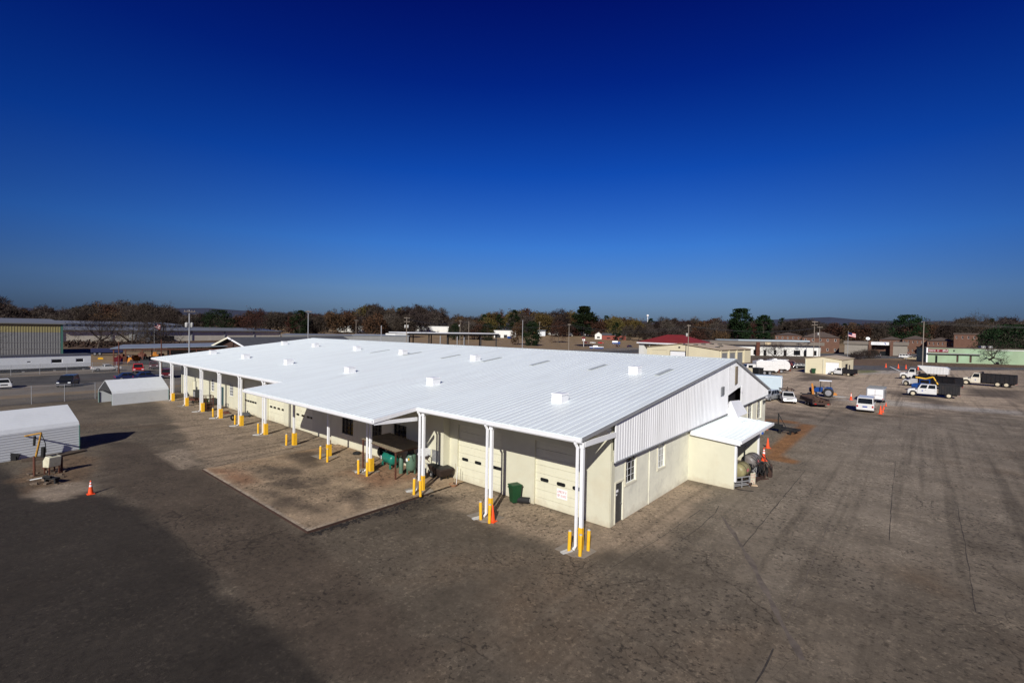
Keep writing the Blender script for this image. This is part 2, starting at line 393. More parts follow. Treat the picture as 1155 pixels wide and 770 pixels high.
def ground_material(name, base, layers, cracks=True, tracks=True, grain=1.0, post=()):
    m = bpy.data.materials.new(name); m.use_nodes = True; nt = m.node_tree; N = nt.nodes; L = nt.links
    b = N['Principled BSDF']; b.inputs['Roughness'].default_value = .92; b.inputs['Specular IOR Level'].default_value = .2
    tc = N.new('ShaderNodeTexCoord'); O = tc.outputs['Object']
    def noise(scale, detail=6, rough=.6, vec=O):
        n = N.new('ShaderNodeTexNoise'); n.inputs['Scale'].default_value = scale; n.inputs['Detail'].default_value = detail
        n.inputs['Roughness'].default_value = rough; L.new(vec, n.inputs['Vector']); return n.outputs['Fac']
    def mr(v, a, b_, c=0., d=1.):
        n = N.new('ShaderNodeMapRange'); n.inputs['From Min'].default_value = a; n.inputs['From Max'].default_value = b_
        n.inputs['To Min'].default_value = c; n.inputs['To Max'].default_value = d; L.new(v, n.inputs['Value']); return n.outputs['Result']
    def math_(op, a, b_):
        n = N.new('ShaderNodeMath'); n.operation = op
        for i, v in enumerate((a, b_)):
            if isinstance(v, (int, float)): n.inputs[i].default_value = v
            else: L.new(v, n.inputs[i])
        return n.outputs[0]
    def mix(f, a, b_, mode='MIX'):
        n = N.new('ShaderNodeMix'); n.data_type = 'RGBA'; n.blend_type = mode
        for s, v in (('Factor', f), ('A', a), ('B', b_)):
            if isinstance(v, (int, float)): n.inputs[s].default_value = v
            elif isinstance(v, tuple): n.inputs[s].default_value = list(v) + [1]
            else: L.new(v, n.inputs[s])
        return n.outputs['Result']
    def mapped(scale, rot):
        mp = N.new('ShaderNodeMapping'); mp.inputs['Scale'].default_value = scale; mp.inputs['Rotation'].default_value = (0, 0, rot)
        L.new(O, mp.inputs['Vector']); return mp.outputs['Vector']
    c = mix(mr(noise(.16, 8, .65), .35, .68), tuple(v * .66 for v in base), tuple(v * 1.22 for v in base))
    # broad rusty dirt
    c = mix(mr(noise(.09, 7, .6), .52, .75, 0, .45), c, (base[0] * 1.35, base[1] * 1.02, base[2] * .74))
    def lay(c, att, col, amt, nscale):
        a = N.new('ShaderNodeAttribute'); a.attribute_name = att
        lc = mix(mr(noise(nscale, 8, .65), .32, .68), tuple(v * .74 for v in col), tuple(v * 1.24 for v in col))
        return mix(math_('MULTIPLY', a.outputs['Fac'], amt), c, lc)
    for l_ in layers: c = lay(c, *l_)
    # pale dust and dark oil
    c = mix(mr(noise(.55, 9, .72), .54, .74, 0, .38), c, (base[0] * 2.0, base[1] * 2.0, base[2] * 1.95))
    c = mix(mr(noise(.33, 9, .72), .56, .74, 0, .62), c, tuple(v * .36 for v in base))
    if tracks:
        for rot, sc, amt in ((R(4), (.75, .022, 1), .5), (R(-24), (1.1, .03, 1), .30), (R(63), (.9, .025, 1), .22)):
            c = mix(mr(noise(1.0, 4, .6, mapped(sc, rot)), .55, .70, 0, amt), c, tuple(v * .42 for v in base))
        c = mix(mr(noise(1.0, 4, .6, mapped((.75, .03, 1), R(-10))), .60, .74, 0, .30), c, tuple(v * 1.9 for v in base))
    for l_ in post: c = lay(c, *l_)
    if cracks:
        dist = N.new('ShaderNodeTexNoise'); dist.inputs['Scale'].default_value = .7; dist.inputs['Detail'].default_value = 5; L.new(O, dist.inputs['Vector'])
        vm = N.new('ShaderNodeVectorMath'); vm.operation = 'SCALE'; vm.inputs['Scale'].default_value = .9; L.new(dist.outputs['Color'], vm.inputs[0])
        va = N.new('ShaderNodeVectorMath'); va.operation = 'ADD'; L.new(O, va.inputs[0]); L.new(vm.outputs['Vector'], va.inputs[1])
        for sc, wd, amt, lo in ((.16, .006, .7, .46), (.62, .014, .5, .50), (1.9, .035, .55, .545)):
            vo = N.new('ShaderNodeTexVoronoi'); vo.feature = 'DISTANCE_TO_EDGE'; vo.inputs['Scale'].default_value = sc; L.new(va.outputs['Vector'], vo.inputs['Vector'])
            f = mr(vo.outputs['Distance'], 0, wd, amt, 0)
            f = math_('MULTIPLY', f, mr(noise(.21 + sc * .05, 4), lo, lo + .12))
            c = mix(f, c, (.020, .016, .013))
        # dark pits, drips and pale stones
        for sc, r0, lo, col, amt in ((1.7, .10, .50, (.020, .016, .013), .8), (4.5, .16, .44, (.024, .019, .016), .7), (6.5, .14, .50, tuple(v * 1.3 for v in base), .5)):
            vo = N.new('ShaderNodeTexVoronoi'); vo.inputs['Scale'].default_value = sc; L.new(va.outputs['Vector'], vo.inputs['Vector'])
            f = math_('MULTIPLY', mr(vo.outputs['Distance'], r0 * .5, r0, amt, 0), mr(noise(.35, 5), lo, lo + .12))
            c = mix(f, c, col)
        flk = math_('MULTIPLY', mr(noise(4.6, 4, .65), .55, .62), mr(noise(.23, 5), .38, .56))
        c = mix(math_('MULTIPLY', flk, .72), c, (.022, .018, .015))
        flk = math_('MULTIPLY', mr(noise(6.0, 3, .65), .56, .64), mr(noise(.4, 5), .40, .56))
        c = mix(math_('MULTIPLY', flk, .75), c, mix(1.0, c, (1.75, 1.75, 1.7), 'MULTIPLY'))
        c = mix(mr(noise(3.6, 7, .8), .32, .60, .62, 0), c, mix(1.0, c, (.50, .50, .50), 'MULTIPLY'))
        c = mix(mr(noise(1.3, 8, .75), .50, .66, 0, .55), c, mix(1.0, c, (1.5, 1.48, 1.45), 'MULTIPLY'))
        c = mix(mr(noise(2.6, 9, .78), .55, .66, 0, .5), c, mix(1.0, c, (.45, .45, .45), 'MULTIPLY'))
        c = mix(mr(noise(3.4, 9, .78, mapped((1, .4, 1), R(20))), .58, .70, 0, .40), c, mix(1.0, c, (1.6, 1.6, 1.6), 'MULTIPLY'))
    gr = noise(26, 5, .75)
    c = mix(mr(gr, .3, .75, 0, .6 * grain), c, mix(1.0, c, (1.75, 1.7, 1.65), 'MULTIPLY'))
    c = mix(mr(noise(7, 6, .8), .52, .8, 0, .5 * grain), c, mix(1.0, c, (.45, .45, .45), 'MULTIPLY'))
    L.new(c, b.inputs['Base Color'])
    bp = N.new('ShaderNodeBump'); bp.inputs['Strength'].default_value = .5; bp.inputs['Distance'].default_value = .03
    L.new(gr, bp.inputs['Height']); L.new(bp.outputs['Normal'], b.inputs['Normal'])
    return m

# the far ground: dead grass, dirt and town plots out to the horizon
gx = axis_pts([(-6000, -1600, 400), (-1600, -400, 30), (-400, 400, 20), (400, 1600, 30), (1600, 6000, 400)])
gy = axis_pts([(-1500, -200, 130), (-200, 600, 20), (600, 1600, 30), (1600, 7000, 450)])
gm = ground_material('dead_grass_ground', (.20, .145, .085), [('woods', (.040, .028, .018), .9, .05), ('scrub', (.055, .034, .022), .9, .15)], cracks=False, tracks=False)
scrub = [W2([(60, 389), (200, 384), (300, 381), (300, 386), (200, 394), (100, 397), (60, 400)])]
mask_sheet('ground', gx, gy, terrain, {'scrub': [(p, 12, 6) for p in scrub]}, gm)

# the yard
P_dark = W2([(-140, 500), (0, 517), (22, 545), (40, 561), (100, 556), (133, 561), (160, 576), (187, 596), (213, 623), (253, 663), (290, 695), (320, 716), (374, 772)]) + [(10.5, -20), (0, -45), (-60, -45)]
P_lane = W2([(150, 497), (230, 532), (346, 608), (405, 645), (485, 735), (455, 772), (374, 772), (320, 716), (253, 663), (187, 596), (160, 576), (133, 561), (112, 535), (120, 500)])
P_apron = [(-74, -1.5), (-60, -2.2), (-45, -4.5), (-35, -6.6), (-27, -7.2), (-27, -.3), (0.6, -.3), (2.6, 3.4), (1.6, 14), (-1, 15.2), (-1, 3.4), (-74, 3.4)]
P_lit_asphalt = W2([(770, 560), (905, 475), (1160, 470), (1160, 590), (1000, 625), (860, 640)])  # paler sealed asphalt, with brighter light at mid distance painted in
P_gravel = W2([(700, 470), (890, 462), (955, 462), (1160, 462), (1160, 418), (1000, 415), (820, 417)])
P_brown = [W2([(862.6, 517.1), (865.9, 508), (879, 495.2), (887.8, 487.7), (897.4, 481.2), (900.7, 478), (919.4, 479.6), (905, 492.5), (894, 502), (885.7, 511.8), (883.5, 515.5), (900.7, 519.8), (897.4, 524.2)]),
           W2([(862, 472), (901, 476), (900, 478.5), (862, 474.5)]), W2([(874, 475.5), (877, 476), (868, 483), (864, 483)])]
P_oval = W2([(36, 558), (50, 567), (75, 564), (103, 551), (103, 545), (85, 543), (40, 553)])
P_soil = W2([(22, 541), (40, 556), (95, 545), (112, 522), (95, 512), (60, 516), (28, 532)])
P_patch = W2([(178, 512), (206, 505), (228, 523), (205, 530)])
P_wash = W2([(880, 478), (940, 462), (1010, 459), (1060, 456), (1100, 462), (1050, 468), (960, 474)])
P_pale = [W2([(930, 450), (960, 449), (1010, 452), (1150, 464), (1150, 468), (1010, 458)]), W2([(965, 419), (1015, 417), (1020, 420), (970, 423)]), W2([(940, 446), (950, 446), (952, 449), (942, 449)])]
P_grassy = W2([(964, 417), (990, 416), (992, 420), (968, 421)])
P_verge = W2([(700, 414), (960, 412), (1160, 415), (1160, 409), (960, 405), (830, 405)])
P_stain = [W2([(1085, 437), (1150, 441), (1150, 450), (1090, 446)]), W2([(255, 545), (300, 525), (345, 540), (310, 560)]), W2([(895, 446), (945, 450), (940, 456), (890, 452)]), W2([(905, 420), (960, 428), (900, 430)]), W2([(1010, 440), (1080, 455), (1060, 458), (1000, 444)])]
P_tar = [(-11.3, -7.9), (-10.7, -7.4), (-10.55, -5), (-10.1, -3), (-10.2, -1.2), (-9.2, .3), (-9.6, .9), (-11.4, .4), (-11.3, -3)]
P_tread = [W2([(790, 560), (815, 556), (860, 640), (905, 712), (895, 722), (835, 640)]), W2([(470, 770), (520, 700), (640, 640), (690, 655), (560, 740), (540, 770)])]
ym = ground_material('yard_asphalt', (.122, .101, .075), [
    ('lit_asphalt', (.225, .192, .148), .85, .3), ('gravel', (.40, .32, .235), .95, .25), ('apron', (.275, .215, .152), .9, .6),
    
    ('pale', (.34, .32, .29), .75, .5), ('grassy', (.12, .13, .04), .85, .4), ('verge', (.13, .085, .052), .92, .3), ('stain', (.040, .032, .026), .75, .35)],
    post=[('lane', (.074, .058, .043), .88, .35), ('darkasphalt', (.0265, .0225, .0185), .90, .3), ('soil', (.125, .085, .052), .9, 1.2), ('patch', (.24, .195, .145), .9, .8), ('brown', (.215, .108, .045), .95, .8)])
yx = axis_pts([(-82, -45, 1.0), (-45, 12, .5), (12, 30, .8), (30, 110, 2.5)])
yy = axis_pts([(-45, -20, 1.5), (-20, 42, .5), (42, 100, 1.0), (100, 262, 3)])
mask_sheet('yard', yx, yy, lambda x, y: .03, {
    'darkasphalt': [(P_dark, .28, .3)], 'lane': [(P_lane, .5, .5)], 'apron': [(P_apron, .6, .7)], 'lit_asphalt': [(P_lit_asphalt, 7, 5)], 'gravel': [(P_gravel, 9, 6)],
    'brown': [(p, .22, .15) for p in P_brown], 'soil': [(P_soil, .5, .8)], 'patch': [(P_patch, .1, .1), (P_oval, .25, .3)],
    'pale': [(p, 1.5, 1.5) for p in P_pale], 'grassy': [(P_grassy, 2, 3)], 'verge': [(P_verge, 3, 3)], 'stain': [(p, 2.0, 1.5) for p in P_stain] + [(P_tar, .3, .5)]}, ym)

# raised concrete loading slab with a weathered edge
SZ = .16
sm = ground_material('stained_slab', (.29, .222, .150), [('stain', (.055, .044, .036), .8, .35), ('rusty', (.20, .10, .055), .7, .4), ('edge', (.42, .38, .32), .7, 1.5)], cracks=True, tracks=False)
P_slab = [(-26.9, -7.75), (-11.35, -7.8), (-11.2, -3.4), (-11.25, -.9), (-12.2, .2), (-11.6, 3.3), (-27.2, 3.3)]
def slab_edge(p): return p
mb = MB()
o = mask_sheet('concrete_slab', axis_pts([(-27, -11.3, .25)]), axis_pts([(-7.75, 3.3, .25)]), lambda x, y: SZ, {
    'stain': [([(-25, -4.6), (-19.5, -5.6), (-16, -5.0), (-17.5, -3.9), (-23, -3.2)], .9, 1.2), ([(-20, -6.9), (-14, -7.0), (-13, -5.6), (-17, -6.2)], .8, 1.2), ([(-16, -3.2), (-12.2, -4.4), (-12, -3.6), (-15, -2.4)], .7, 1.0), ([(-26.8, -2), (-22, -2.6), (-21, -1), (-26, .5)], .8, .9)],
    'rusty': [([(-26.5, -7.4), (-21, -7.4), (-21, -6.2), (-25, -6.4)], .5, .7), ([(-19, -1), (-14.5, -1.4), (-14, 2.8), (-19.5, 2.8)], 1.0, .8)], 'edge': [([(-27, -7.8), (-11.3, -7.8), (-11.3, -7.62), (-27, -7.62)], .1, .12), ([(-11.5, -7.8), (-11.3, -7.8), (-11.3, -2), (-11.5, -2)], .12, .12)]}, sm)
mb = MB(); mb.box(-27.02, -11.28, -7.77, -7.7, 0.0, SZ - .012); mb.box(-11.32, -11.26, -7.7, 0.2, 0.0, SZ - .012); mb.box(-27.06, -27.0, -7.7, 3.3, 0, SZ - .012)
struct(mb.build('slab_edge', M['rustbrown']))
# broken tarry crumbs along the slab's right edge
mb = MB(); rr = random.Random(12)
for i in range(260):
    t = rr.random(); y = -7.7 + 8.0 * t; x = -11.2 + abs(rr.gauss(0, .22 + .25 * t))
    s = rr.uniform(.02, .11); mb.obox((x, y, .02), (s * rr.uniform(1, 2), s, rr.uniform(.02, .06)), rr.uniform(0, 3))
stuff(tag(mb.build('broken_asphalt', mat('broken_tar', (.022, .018, .016), .95, .3)), 'broken dark asphalt crumbs along the slab edge', 'rubble'))

# sawn joints and filled seams in the yard paving
def seam(pts, w_, m_, z=.036, seed=0):
    rr = random.Random(seed); P = [gp(*p) for p in pts]; q = []
    for a, b in zip(P, P[1:]):
        n = max(2, int((b - a).length / .7))
        for i in range(n): q.append(a.lerp(b, i / n))
    q.append(P[-1]); L_, R_ = [], []
    for i, p in enumerate(q):
        d = (q[min(i + 1, len(q) - 1)] - q[max(i - 1, 0)]).to_2d().normalized(); nrm = Vector((-d.y, d.x)); j = rr.uniform(-.03, .03); h = w_ * rr.uniform(.12, .40)
        L_.append((p.x + nrm.x * (j + h), p.y + nrm.y * (j + h), z)); R_.append((p.x + nrm.x * (j - h), p.y + nrm.y * (j - h), z))
    g = MB()
    for i in range(len(q) - 1): g.poly([L_[i], L_[i + 1], R_[i + 1], R_[i]])
    return struct(g.build('pavement_joint', m_))
M['tar'] = mat('joint_tar', (.046, .038, .032), .9, .5, 3); M['fill'] = mat('joint_fill', (.125, .102, .083), .95, .35, 2)
for k, (pts, w_, m_) in enumerate([([(908, 531), (870, 577), (838, 617)], .07, 'tar'), ([(935, 590), (912, 645), (889, 698)], .06, 'fill'), ([(1010, 520), (1005, 570), (1003, 610)], .05, 'tar'),
        ([(811, 571), (806, 580), (786, 597), (768, 610)], .08, 'tar'), ([(815, 583), (845, 630), (880, 700), (905, 745)], .42, 'fill'), ([(872, 732), (853, 772)], .08, 'tar'), ([(1105, 640), (1125, 650), (1155, 665)], .05, 'tar'),
        ([(1080, 570), (1093, 640), (1100, 690)], .05, 'tar'), ([(690, 640), (740, 610), (790, 575)], .05, 'tar'), ([(240, 527), (290, 514), (345, 502)], .16, 'tar'), ([(345, 605), (385, 590), (430, 574), (470, 566)], .10, 'tar')]):
    seam(pts, w_, M[m_], seed=k)

# street on the left and parking lot on the right, beyond the yard
street_m = ground_material('street_asphalt', (.085, .082, .078), [], cracks=True, tracks=True, grain=.5)
lotm = ground_material('lot_asphalt', (.115, .113, .112), [], cracks=True, tracks=True, grain=.5)
shoulder_m = ground_material('gravel_shoulder', (.155, .135, .112), [], cracks=False, tracks=True)
struct(MB().poly([(-86, -260, .012), (-86, 330, .012), (-138, 330, .012), (-138, -260, .012)]).build('gravel_shoulder', shoulder_m))
struct(MB().poly([(-99, -260, .018), (-99, 330, .018), (-119, 330, .018), (-119, -260, .018)]).build('street', street_m))
mb = MB()
for x in (-99.5, -118.5): mb.poly([(x - .08, -260, .024), (x + .08, -260, .024), (x + .08, 330, .024), (x - .08, 330, .024)])
struct(mb.build('road_line', mat('faded_line', (.42, .40, .34), .8, .3)))
lp = W2([(925, 404), (1046, 404.5), (1046, 399.2), (960, 397.8), (900, 399.5)])
struct(MB().poly([(x, y, terrain(x, y) + .05) for x, y in lp]).build('parking_lot', lotm))
lp2 = W2([(955, 412), (1160, 414.8), (1160, 417), (1010, 418), (955, 417)])
struct(MB().poly([(x, y, .036) for x, y in lp2]).build('side_road', lotm))
a, b_ = gp(1004, 413.5), gp(1016, 419)
mb = MB(); d = (b_ - a).normalized(); n_ = Vector((-d.y, d.x, 0)) * .2
mb.poly([(p.x, p.y, .045) for p in (a - n_, a + n_, b_ + n_, b_ - n_)]); struct(mb.build('stop_line', M['bwhite']))

# distant wooded hills
def hill(name, dist, pts, base_h=0):
    mb = MB(); top = []; bot = []; back = []
    for px, py in pts:
        g = at_dist(px, dist); h = z_at(px, py, g)
        wob = 1 + .03 * mn.noise((px * .3, 0, 0))
        d = (g - CAM).normalized()
        bot.append(Vector((g.x - d.x * 500, g.y - d.y * 500, 0))); top.append(Vector((g.x, g.y, h * wob))); back.append(Vector((g.x + d.x * 600, g.y + d.y * 600, 0)))
    for i in range(len(pts) - 1):
        mb.poly([bot[i], bot[i + 1], top[i + 1], top[i]]); mb.poly([top[i], top[i + 1], back[i + 1], back[i]])
    return struct(mb.build(name, mat(name, (.026, .033, .060), .95, .2, .01), smooth=True))  # bluish haze of distance is painted into the hill colour
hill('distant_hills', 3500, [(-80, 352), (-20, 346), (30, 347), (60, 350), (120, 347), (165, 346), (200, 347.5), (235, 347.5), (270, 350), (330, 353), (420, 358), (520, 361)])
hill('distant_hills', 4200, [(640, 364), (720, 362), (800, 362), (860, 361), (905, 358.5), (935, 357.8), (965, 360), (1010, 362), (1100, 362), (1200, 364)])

# ================================================================== main building
S = 5.9627
EY, EZ, RY, RZ, FY, FZ = .10, 5.48, 25.03, 8.37, 37.95, 4.72
SL = (RZ - EZ) / (RY - EY); SB = (RZ - FZ) / (FY - RY)
X0, X1, B0, B1, BY = -75.4, .05, -12.42, -31.79, -3.157
zr = lambda y: EZ + SL * (y - EY) if y <= RY else RZ - SB * (y - RY)
GX = -.26
WY, MY = 3.45, 2.85          # front wall and its projecting middle section
bld = thing('maintenance_shop', 'long low cream maintenance shop with white ribbed metal roof in the middle of the yard', 'building')
# roof
mb = MB()
T = [(X0, EY), (B1, EY), (B1, BY), (B0, BY), (B0, EY), (X1, EY), (X1, RY), (X0, RY)]
mb._solid([(x, y, zr(y) - .09) for x, y in T], [(x, y, zr(y)) for x, y in T])
mb._solid([(X0, RY, RZ - .09), (X1, RY, RZ - .09), (X1, FY, FZ - .09), (X0, FY, FZ - .09)], [(X0, RY, RZ), (X1, RY, RZ), (X1, FY, FZ), (X0, FY, FZ)])
def rib(x, ya, yb, w=.05, h=.022):
    za, zb = zr(ya), zr(yb)
    mb._solid([(x - w, ya, za - .01), (x + w, ya, za - .01), (x + w, yb, zb - .01), (x - w, yb, zb - .01)],
              [(x - w * .45, ya, za + h), (x + w * .45, ya, za + h), (x + w * .45, yb, zb + h), (x - w * .45, yb, zb + h)])
x = X1 - .12
while x > X0:
    inb = B1 + .05 < x < B0 - .05
    rib(x, BY if inb else EY, RY); rib(x, RY, FY)
    x -= .46
mb._solid([(X0, RY - .35, zr(RY - .35) + .03), (X1, RY - .35, zr(RY - .35) + .03), (X1, RY, RZ + .03), (X0, RY, RZ + .03)],
          [(X0, RY - .35, zr(RY - .35) + .055), (X1, RY - .35, zr(RY - .35) + .055), (X1, RY, RZ + .06), (X0, RY, RZ + .06)])
mb.build('roof', M['white_roof'], bld)
# dark foam closures between ribs at the eave
def gutter(xa, xb, y, z):
    g = MB()
    g.prism([(y - .17, z - .02), (y - .17, z - .20), (y - .12, z - .27), (y - .012, z - .27), (y - .012, z - .07), (y - .03, z - .07), (y - .14, z - .14), (y - .15, z - .02)], 'x', xa, xb)
    return g.build('gutter', M['white'], bld)
gutter(X0, B1 - .02, EY, EZ); gutter(B0 + .02, X1, EY, EZ); gutter(B1, B0, BY, zr(BY))
def rake(x, ya, yb, out, name='rake_trim', m='trim', h=.15):
    g = MB(); s = .05 * out
    xa, xb = sorted((x + .004 * out, x + s))
    g._solid([(xa, ya, zr(ya) - h), (xb, ya, zr(ya) - h), (xb, yb, zr(yb) - h), (xa, yb, zr(yb) - h)], [(xa, ya, zr(ya) + .03), (xb, ya, zr(ya) + .03), (xb, yb, zr(yb) + .03), (xa, yb, zr(yb) + .03)])
    return g.build(name, M[m], bld)
rake(X1, EY - .1, RY, 1, 'rake_trim', 'galv'); rake(X1, RY + .002, FY, 1, 'rake_trim', 'galv'); rake(X0, EY - .1, RY, -1, 'rake_trim', 'white'); rake(X0, RY + .002, FY, -1, 'rake_trim', 'white')
rake(B0, BY - .05, EY - .2, 1, 'rake_trim', 'white', .2); rake(B1, BY - .05, EY - .2, -1, 'rake_trim', 'white', .2)

# walls (openings left in the masonry)
def wall_y(y, xa, xb, za, ztop, openings, th=.25, m='cream', name='wall', parent=bld):
    """wall facing -y with rectangular openings (x0,x1,z0,z1)"""
    g = MB(); xs = sorted(set([xa, xb] + [v for o in openings for v in o[:2]]))
    for p, q in zip(xs, xs[1:]):
        ops = sorted([(o[2], o[3]) for o in openings if o[0] <= p + 1e-6 and o[1] >= q - 1e-6])
        z = za
        for o0, o1 in ops:
            if o0 > z + 1e-4: g.box(p, q, y, y + th, z, o0)
            z = o1
        if z < ztop - 1e-4: g.box(p, q, y, y + th, z, ztop)
    return g.build(name, M[m], parent)
DZ = 3.95
bay = [(-5.4, -1.75), (-12.2, -8.1), (-36.9, -32.9), (-43.1, -39.1), (-50.1, -46.1)]
WIN_F = [(-61.1, -59.9, 1.6, 3.2), (-54.5, -53.2, 1.6, 3.1)]
pdoor = (-57.7, -56.4, 0, 2.5); cdoor = (-68.8, -66.2, 0, 2.4)
ops = [(a, b, 0, DZ) for a, b in bay]
LOUV = (-14.25, -13.45, 1.1, 1.95)
wall_y(WY, -13.0, GX, 0, 5.55, [o for o in ops if o[0] > -13])
wall_y(WY, -74, -28.2, 0, 5.55, [o for o in ops if o[0] < -30] + WIN_F + [pdoor, cdoor])
WIN_M = [(-26.4, -24.6, 1.25, 2.75), (-21.9, -20.4, 1.45, 2.8), (-18.8, -17.2, 1.75, 3.15)]
wall_y(MY, -28.2, -13.0, 0, 5.45, WIN_M + [LOUV])
g = MB(); g.box(-13.25, -13.0, MY + .25, WY + .25, 0, 5.45); g.build('wall', M['cream'], bld)
g = MB(); g.box(-28.2, -27.95, MY + .252, WY + .6, 0, 5.4); g.build('wall', M['cream'], bld)
g = MB(); g.prism([(WY + .25, 0), (FY - .4, 0), (FY - .4, FZ - .12), (RY, RZ - .13), (WY + .25, zr(WY + .25) - .12)], 'x', -74, -73.75); g.build('wall', M['cream'], bld)
g = MB(); g.box(-74, -.3, FY - .65, FY - .41, 0, FZ - .1); g.build('wall', M['cream'], bld)
# dark interior floor-to-roof screen so openings stay dark
g = MB(); g.box(-73.6, -.7, 9, 9.1, 0, 5.9); g.build('dark_screen', M['darkgrey'], bld)

def bay_door(xa, xb, slots, zs, m='cream_door'):
    y = WY + .14; g = MB(); n = 8; h = DZ / n
    for i in range(n):
        g.box(xa + .002, xb - .002, y, y + .05, i * h + .008, (i + 1) * h - .008)
        g.box(xa + .002, xb - .002, y - .007, y, i * h + .06, i * h + .07); g.box(xa + .002, xb - .002, y - .007, y, i * h + h * .55, i * h + h * .55 + .01)
    d = g.build('bay_door', M[m], bld)
    gb = MB(); gb.box(xa, xb, y + .06, y + .08, 0, DZ); gb.build('backing', M['darkgrey'], d)
    for s in slots:
        f = MB(); w_, h_ = .30, .105
        pr = []
        for cx_, cz_, a0 in ((w_ - .09, h_ - .09, 0), (-(w_ - .09), h_ - .09, 90), (-(w_ - .09), -(h_ - .09), 180), (w_ - .09, -(h_ - .09), 270)):
            for k in range(5): t = R(a0 + k * 22.5); pr.append((s + cx_ + .09 * math.cos(t), zs + cz_ + .09 * math.sin(t)))
        f.prism(pr, 'y', y - .022, y - .0005); f.build('window_slot', M['glass'], d)
    return d
d1 = bay_door(-5.4, -1.75, (-4.72, -3.52, -2.42), 1.63)
bay_door(-12.2, -8.1, (-11.55, -10.3, -8.95, -7.9 - .55), 1.57)
bay_door(-36.9, -32.9, (-36.2, -35.1, -34.0, -33.3), 1.55)
bay_door(-43.1, -39.1, (-42.5, -41.6, -40.6, -39.6), 1.6)
bay_door(-50.1, -46.1, (-49.5, -48.8, -48.1, -47.4, -46.7), 1.55)
# notice on the first door: two lines of weathered red lettering
def marks(parent, x, y, z, w_, h_, n, m, seed, ax='x', th=.003, name='lettering'):
    """a line of weathered, unreadable letter strokes"""
    g = MB(); rr = random.Random(seed); cw = w_ / n
    for i in range(n):
        if rr.random() < .12: continue
        a = i * cw; b = cw * .62; hh = h_ * rr.choice((1, 1, .8)); st = cw * .2
        segs = [(a, a + st, 0, hh)]
        if rr.random() < .8: segs.append((a + st, a + b, hh - st, hh))
        if rr.random() < .7: segs.append((a + st, a + b, hh * .45, hh * .45 + st))
        if rr.random() < .55: segs.append((a + st, a + b, 0, st))
        if rr.random() < .55: segs.append((a + b, a + b + st, rr.choice((0, hh * .45)), hh))
        for p, q, r_, s_ in segs:
            g.box(x + p, x + q, y - th, y, z + r_, z + s_)
    return g.build(name, m, parent)
sg = MB(); sg.box(-3.80, -3.06, WY + .118, WY + .13, .78, 1.36); sg = sg.build('notice', M['signwhite'], d1)
for z_, n_, s_ in ((1.12, 8, 3), (.90, 8, 8)): marks(sg, -3.74, WY + .1175, z_, .64, .13, n_, M['signredink'], s_)

def window_y(y, o, nx_, nz_, frame='creamtrim', sill=True, glass='glass'):
    a, b, c, d_ = o; g = MB(); t = .05
    yy_ = y + .09
    for i in range(nx_ + 1):
        xx = a + (b - a) * i / nx_; ww = t if i in (0, nx_) else .018
        g.box(max(a, xx - ww), min(b, xx + ww), yy_ - .03, yy_ + .03, c, d_)
    for k in range(nz_ + 1):
        zz = c + (d_ - c) * k / nz_; ww = t if k in (0, nz_) else .018
        g.box(a, b, yy_ - .028, yy_ + .028, max(c, zz - ww), min(d_, zz + ww))
    fr = g.build('window', M[frame], bld)
    p = MB(); p.box(a, b, yy_ + .035, yy_ + .045, c, d_); p.build('pane', M[glass], fr)
    if sill:
        s_ = MB(); s_.box(a - .08, b + .08, y - .06, y + .02, c - .09, c - .002); s_.build('sill', M['creamtrim'], fr)
for o in WIN_M: window_y(MY, o, 3, 4, 'darkgrey')
for o in WIN_F: window_y(WY, o, 2, 4, 'white')
g = MB()
for k in range(9): g._solid([(LOUV[0], MY + .02, LOUV[2] + k * .094), (LOUV[1], MY + .02, LOUV[2] + k * .094), (LOUV[1], MY + .10, LOUV[2] + k * .094 + .05), (LOUV[0], MY + .10, LOUV[2] + k * .094 + .05)],
                            [(LOUV[0], MY + .02, LOUV[2] + k * .094 + .02), (LOUV[1], MY + .02, LOUV[2] + k * .094 + .02), (LOUV[1], MY + .10, LOUV[2] + k * .094 + .07), (LOUV[0], MY + .10, LOUV[2] + k * .094 + .07)])
g.box(LOUV[0], LOUV[1], MY + .13, MY + .14, LOUV[2], LOUV[3]); g.build('louver', M['grey'], bld)
g = MB(); g.box(pdoor[0] + .1, pdoor[1] - .1, WY + .12, WY + .17, .01, 2.4); g.box(pdoor[0], pdoor[0] + .1, WY + .05, WY + .2, 0, 2.5); g.box(pdoor[1] - .1, pdoor[1], WY + .05, WY + .2, 0, 2.5); g.box(pdoor[0] + .1, pdoor[1] - .1, WY + .05, WY + .2, 2.4, 2.5)
pd = g.build('door', mat('teal_door', (.03, .07, .075), .45, .1), bld)
g = MB(); g.cyl((pdoor[1] - .25, WY + .06, 1.0), (pdoor[1] - .25, WY + .12, 1.0), .03); g.build('handle', M['chrome'], pd)
g = MB(); g.box(cdoor[0], cdoor[1], WY + .1, WY + .16, .01, 2.4); g.box(-67.52, -67.48, WY + .09, WY + .1, .01, 2.4); cd = g.build('door', M['cream_door'], bld); cd['label'] = 'cream double door'

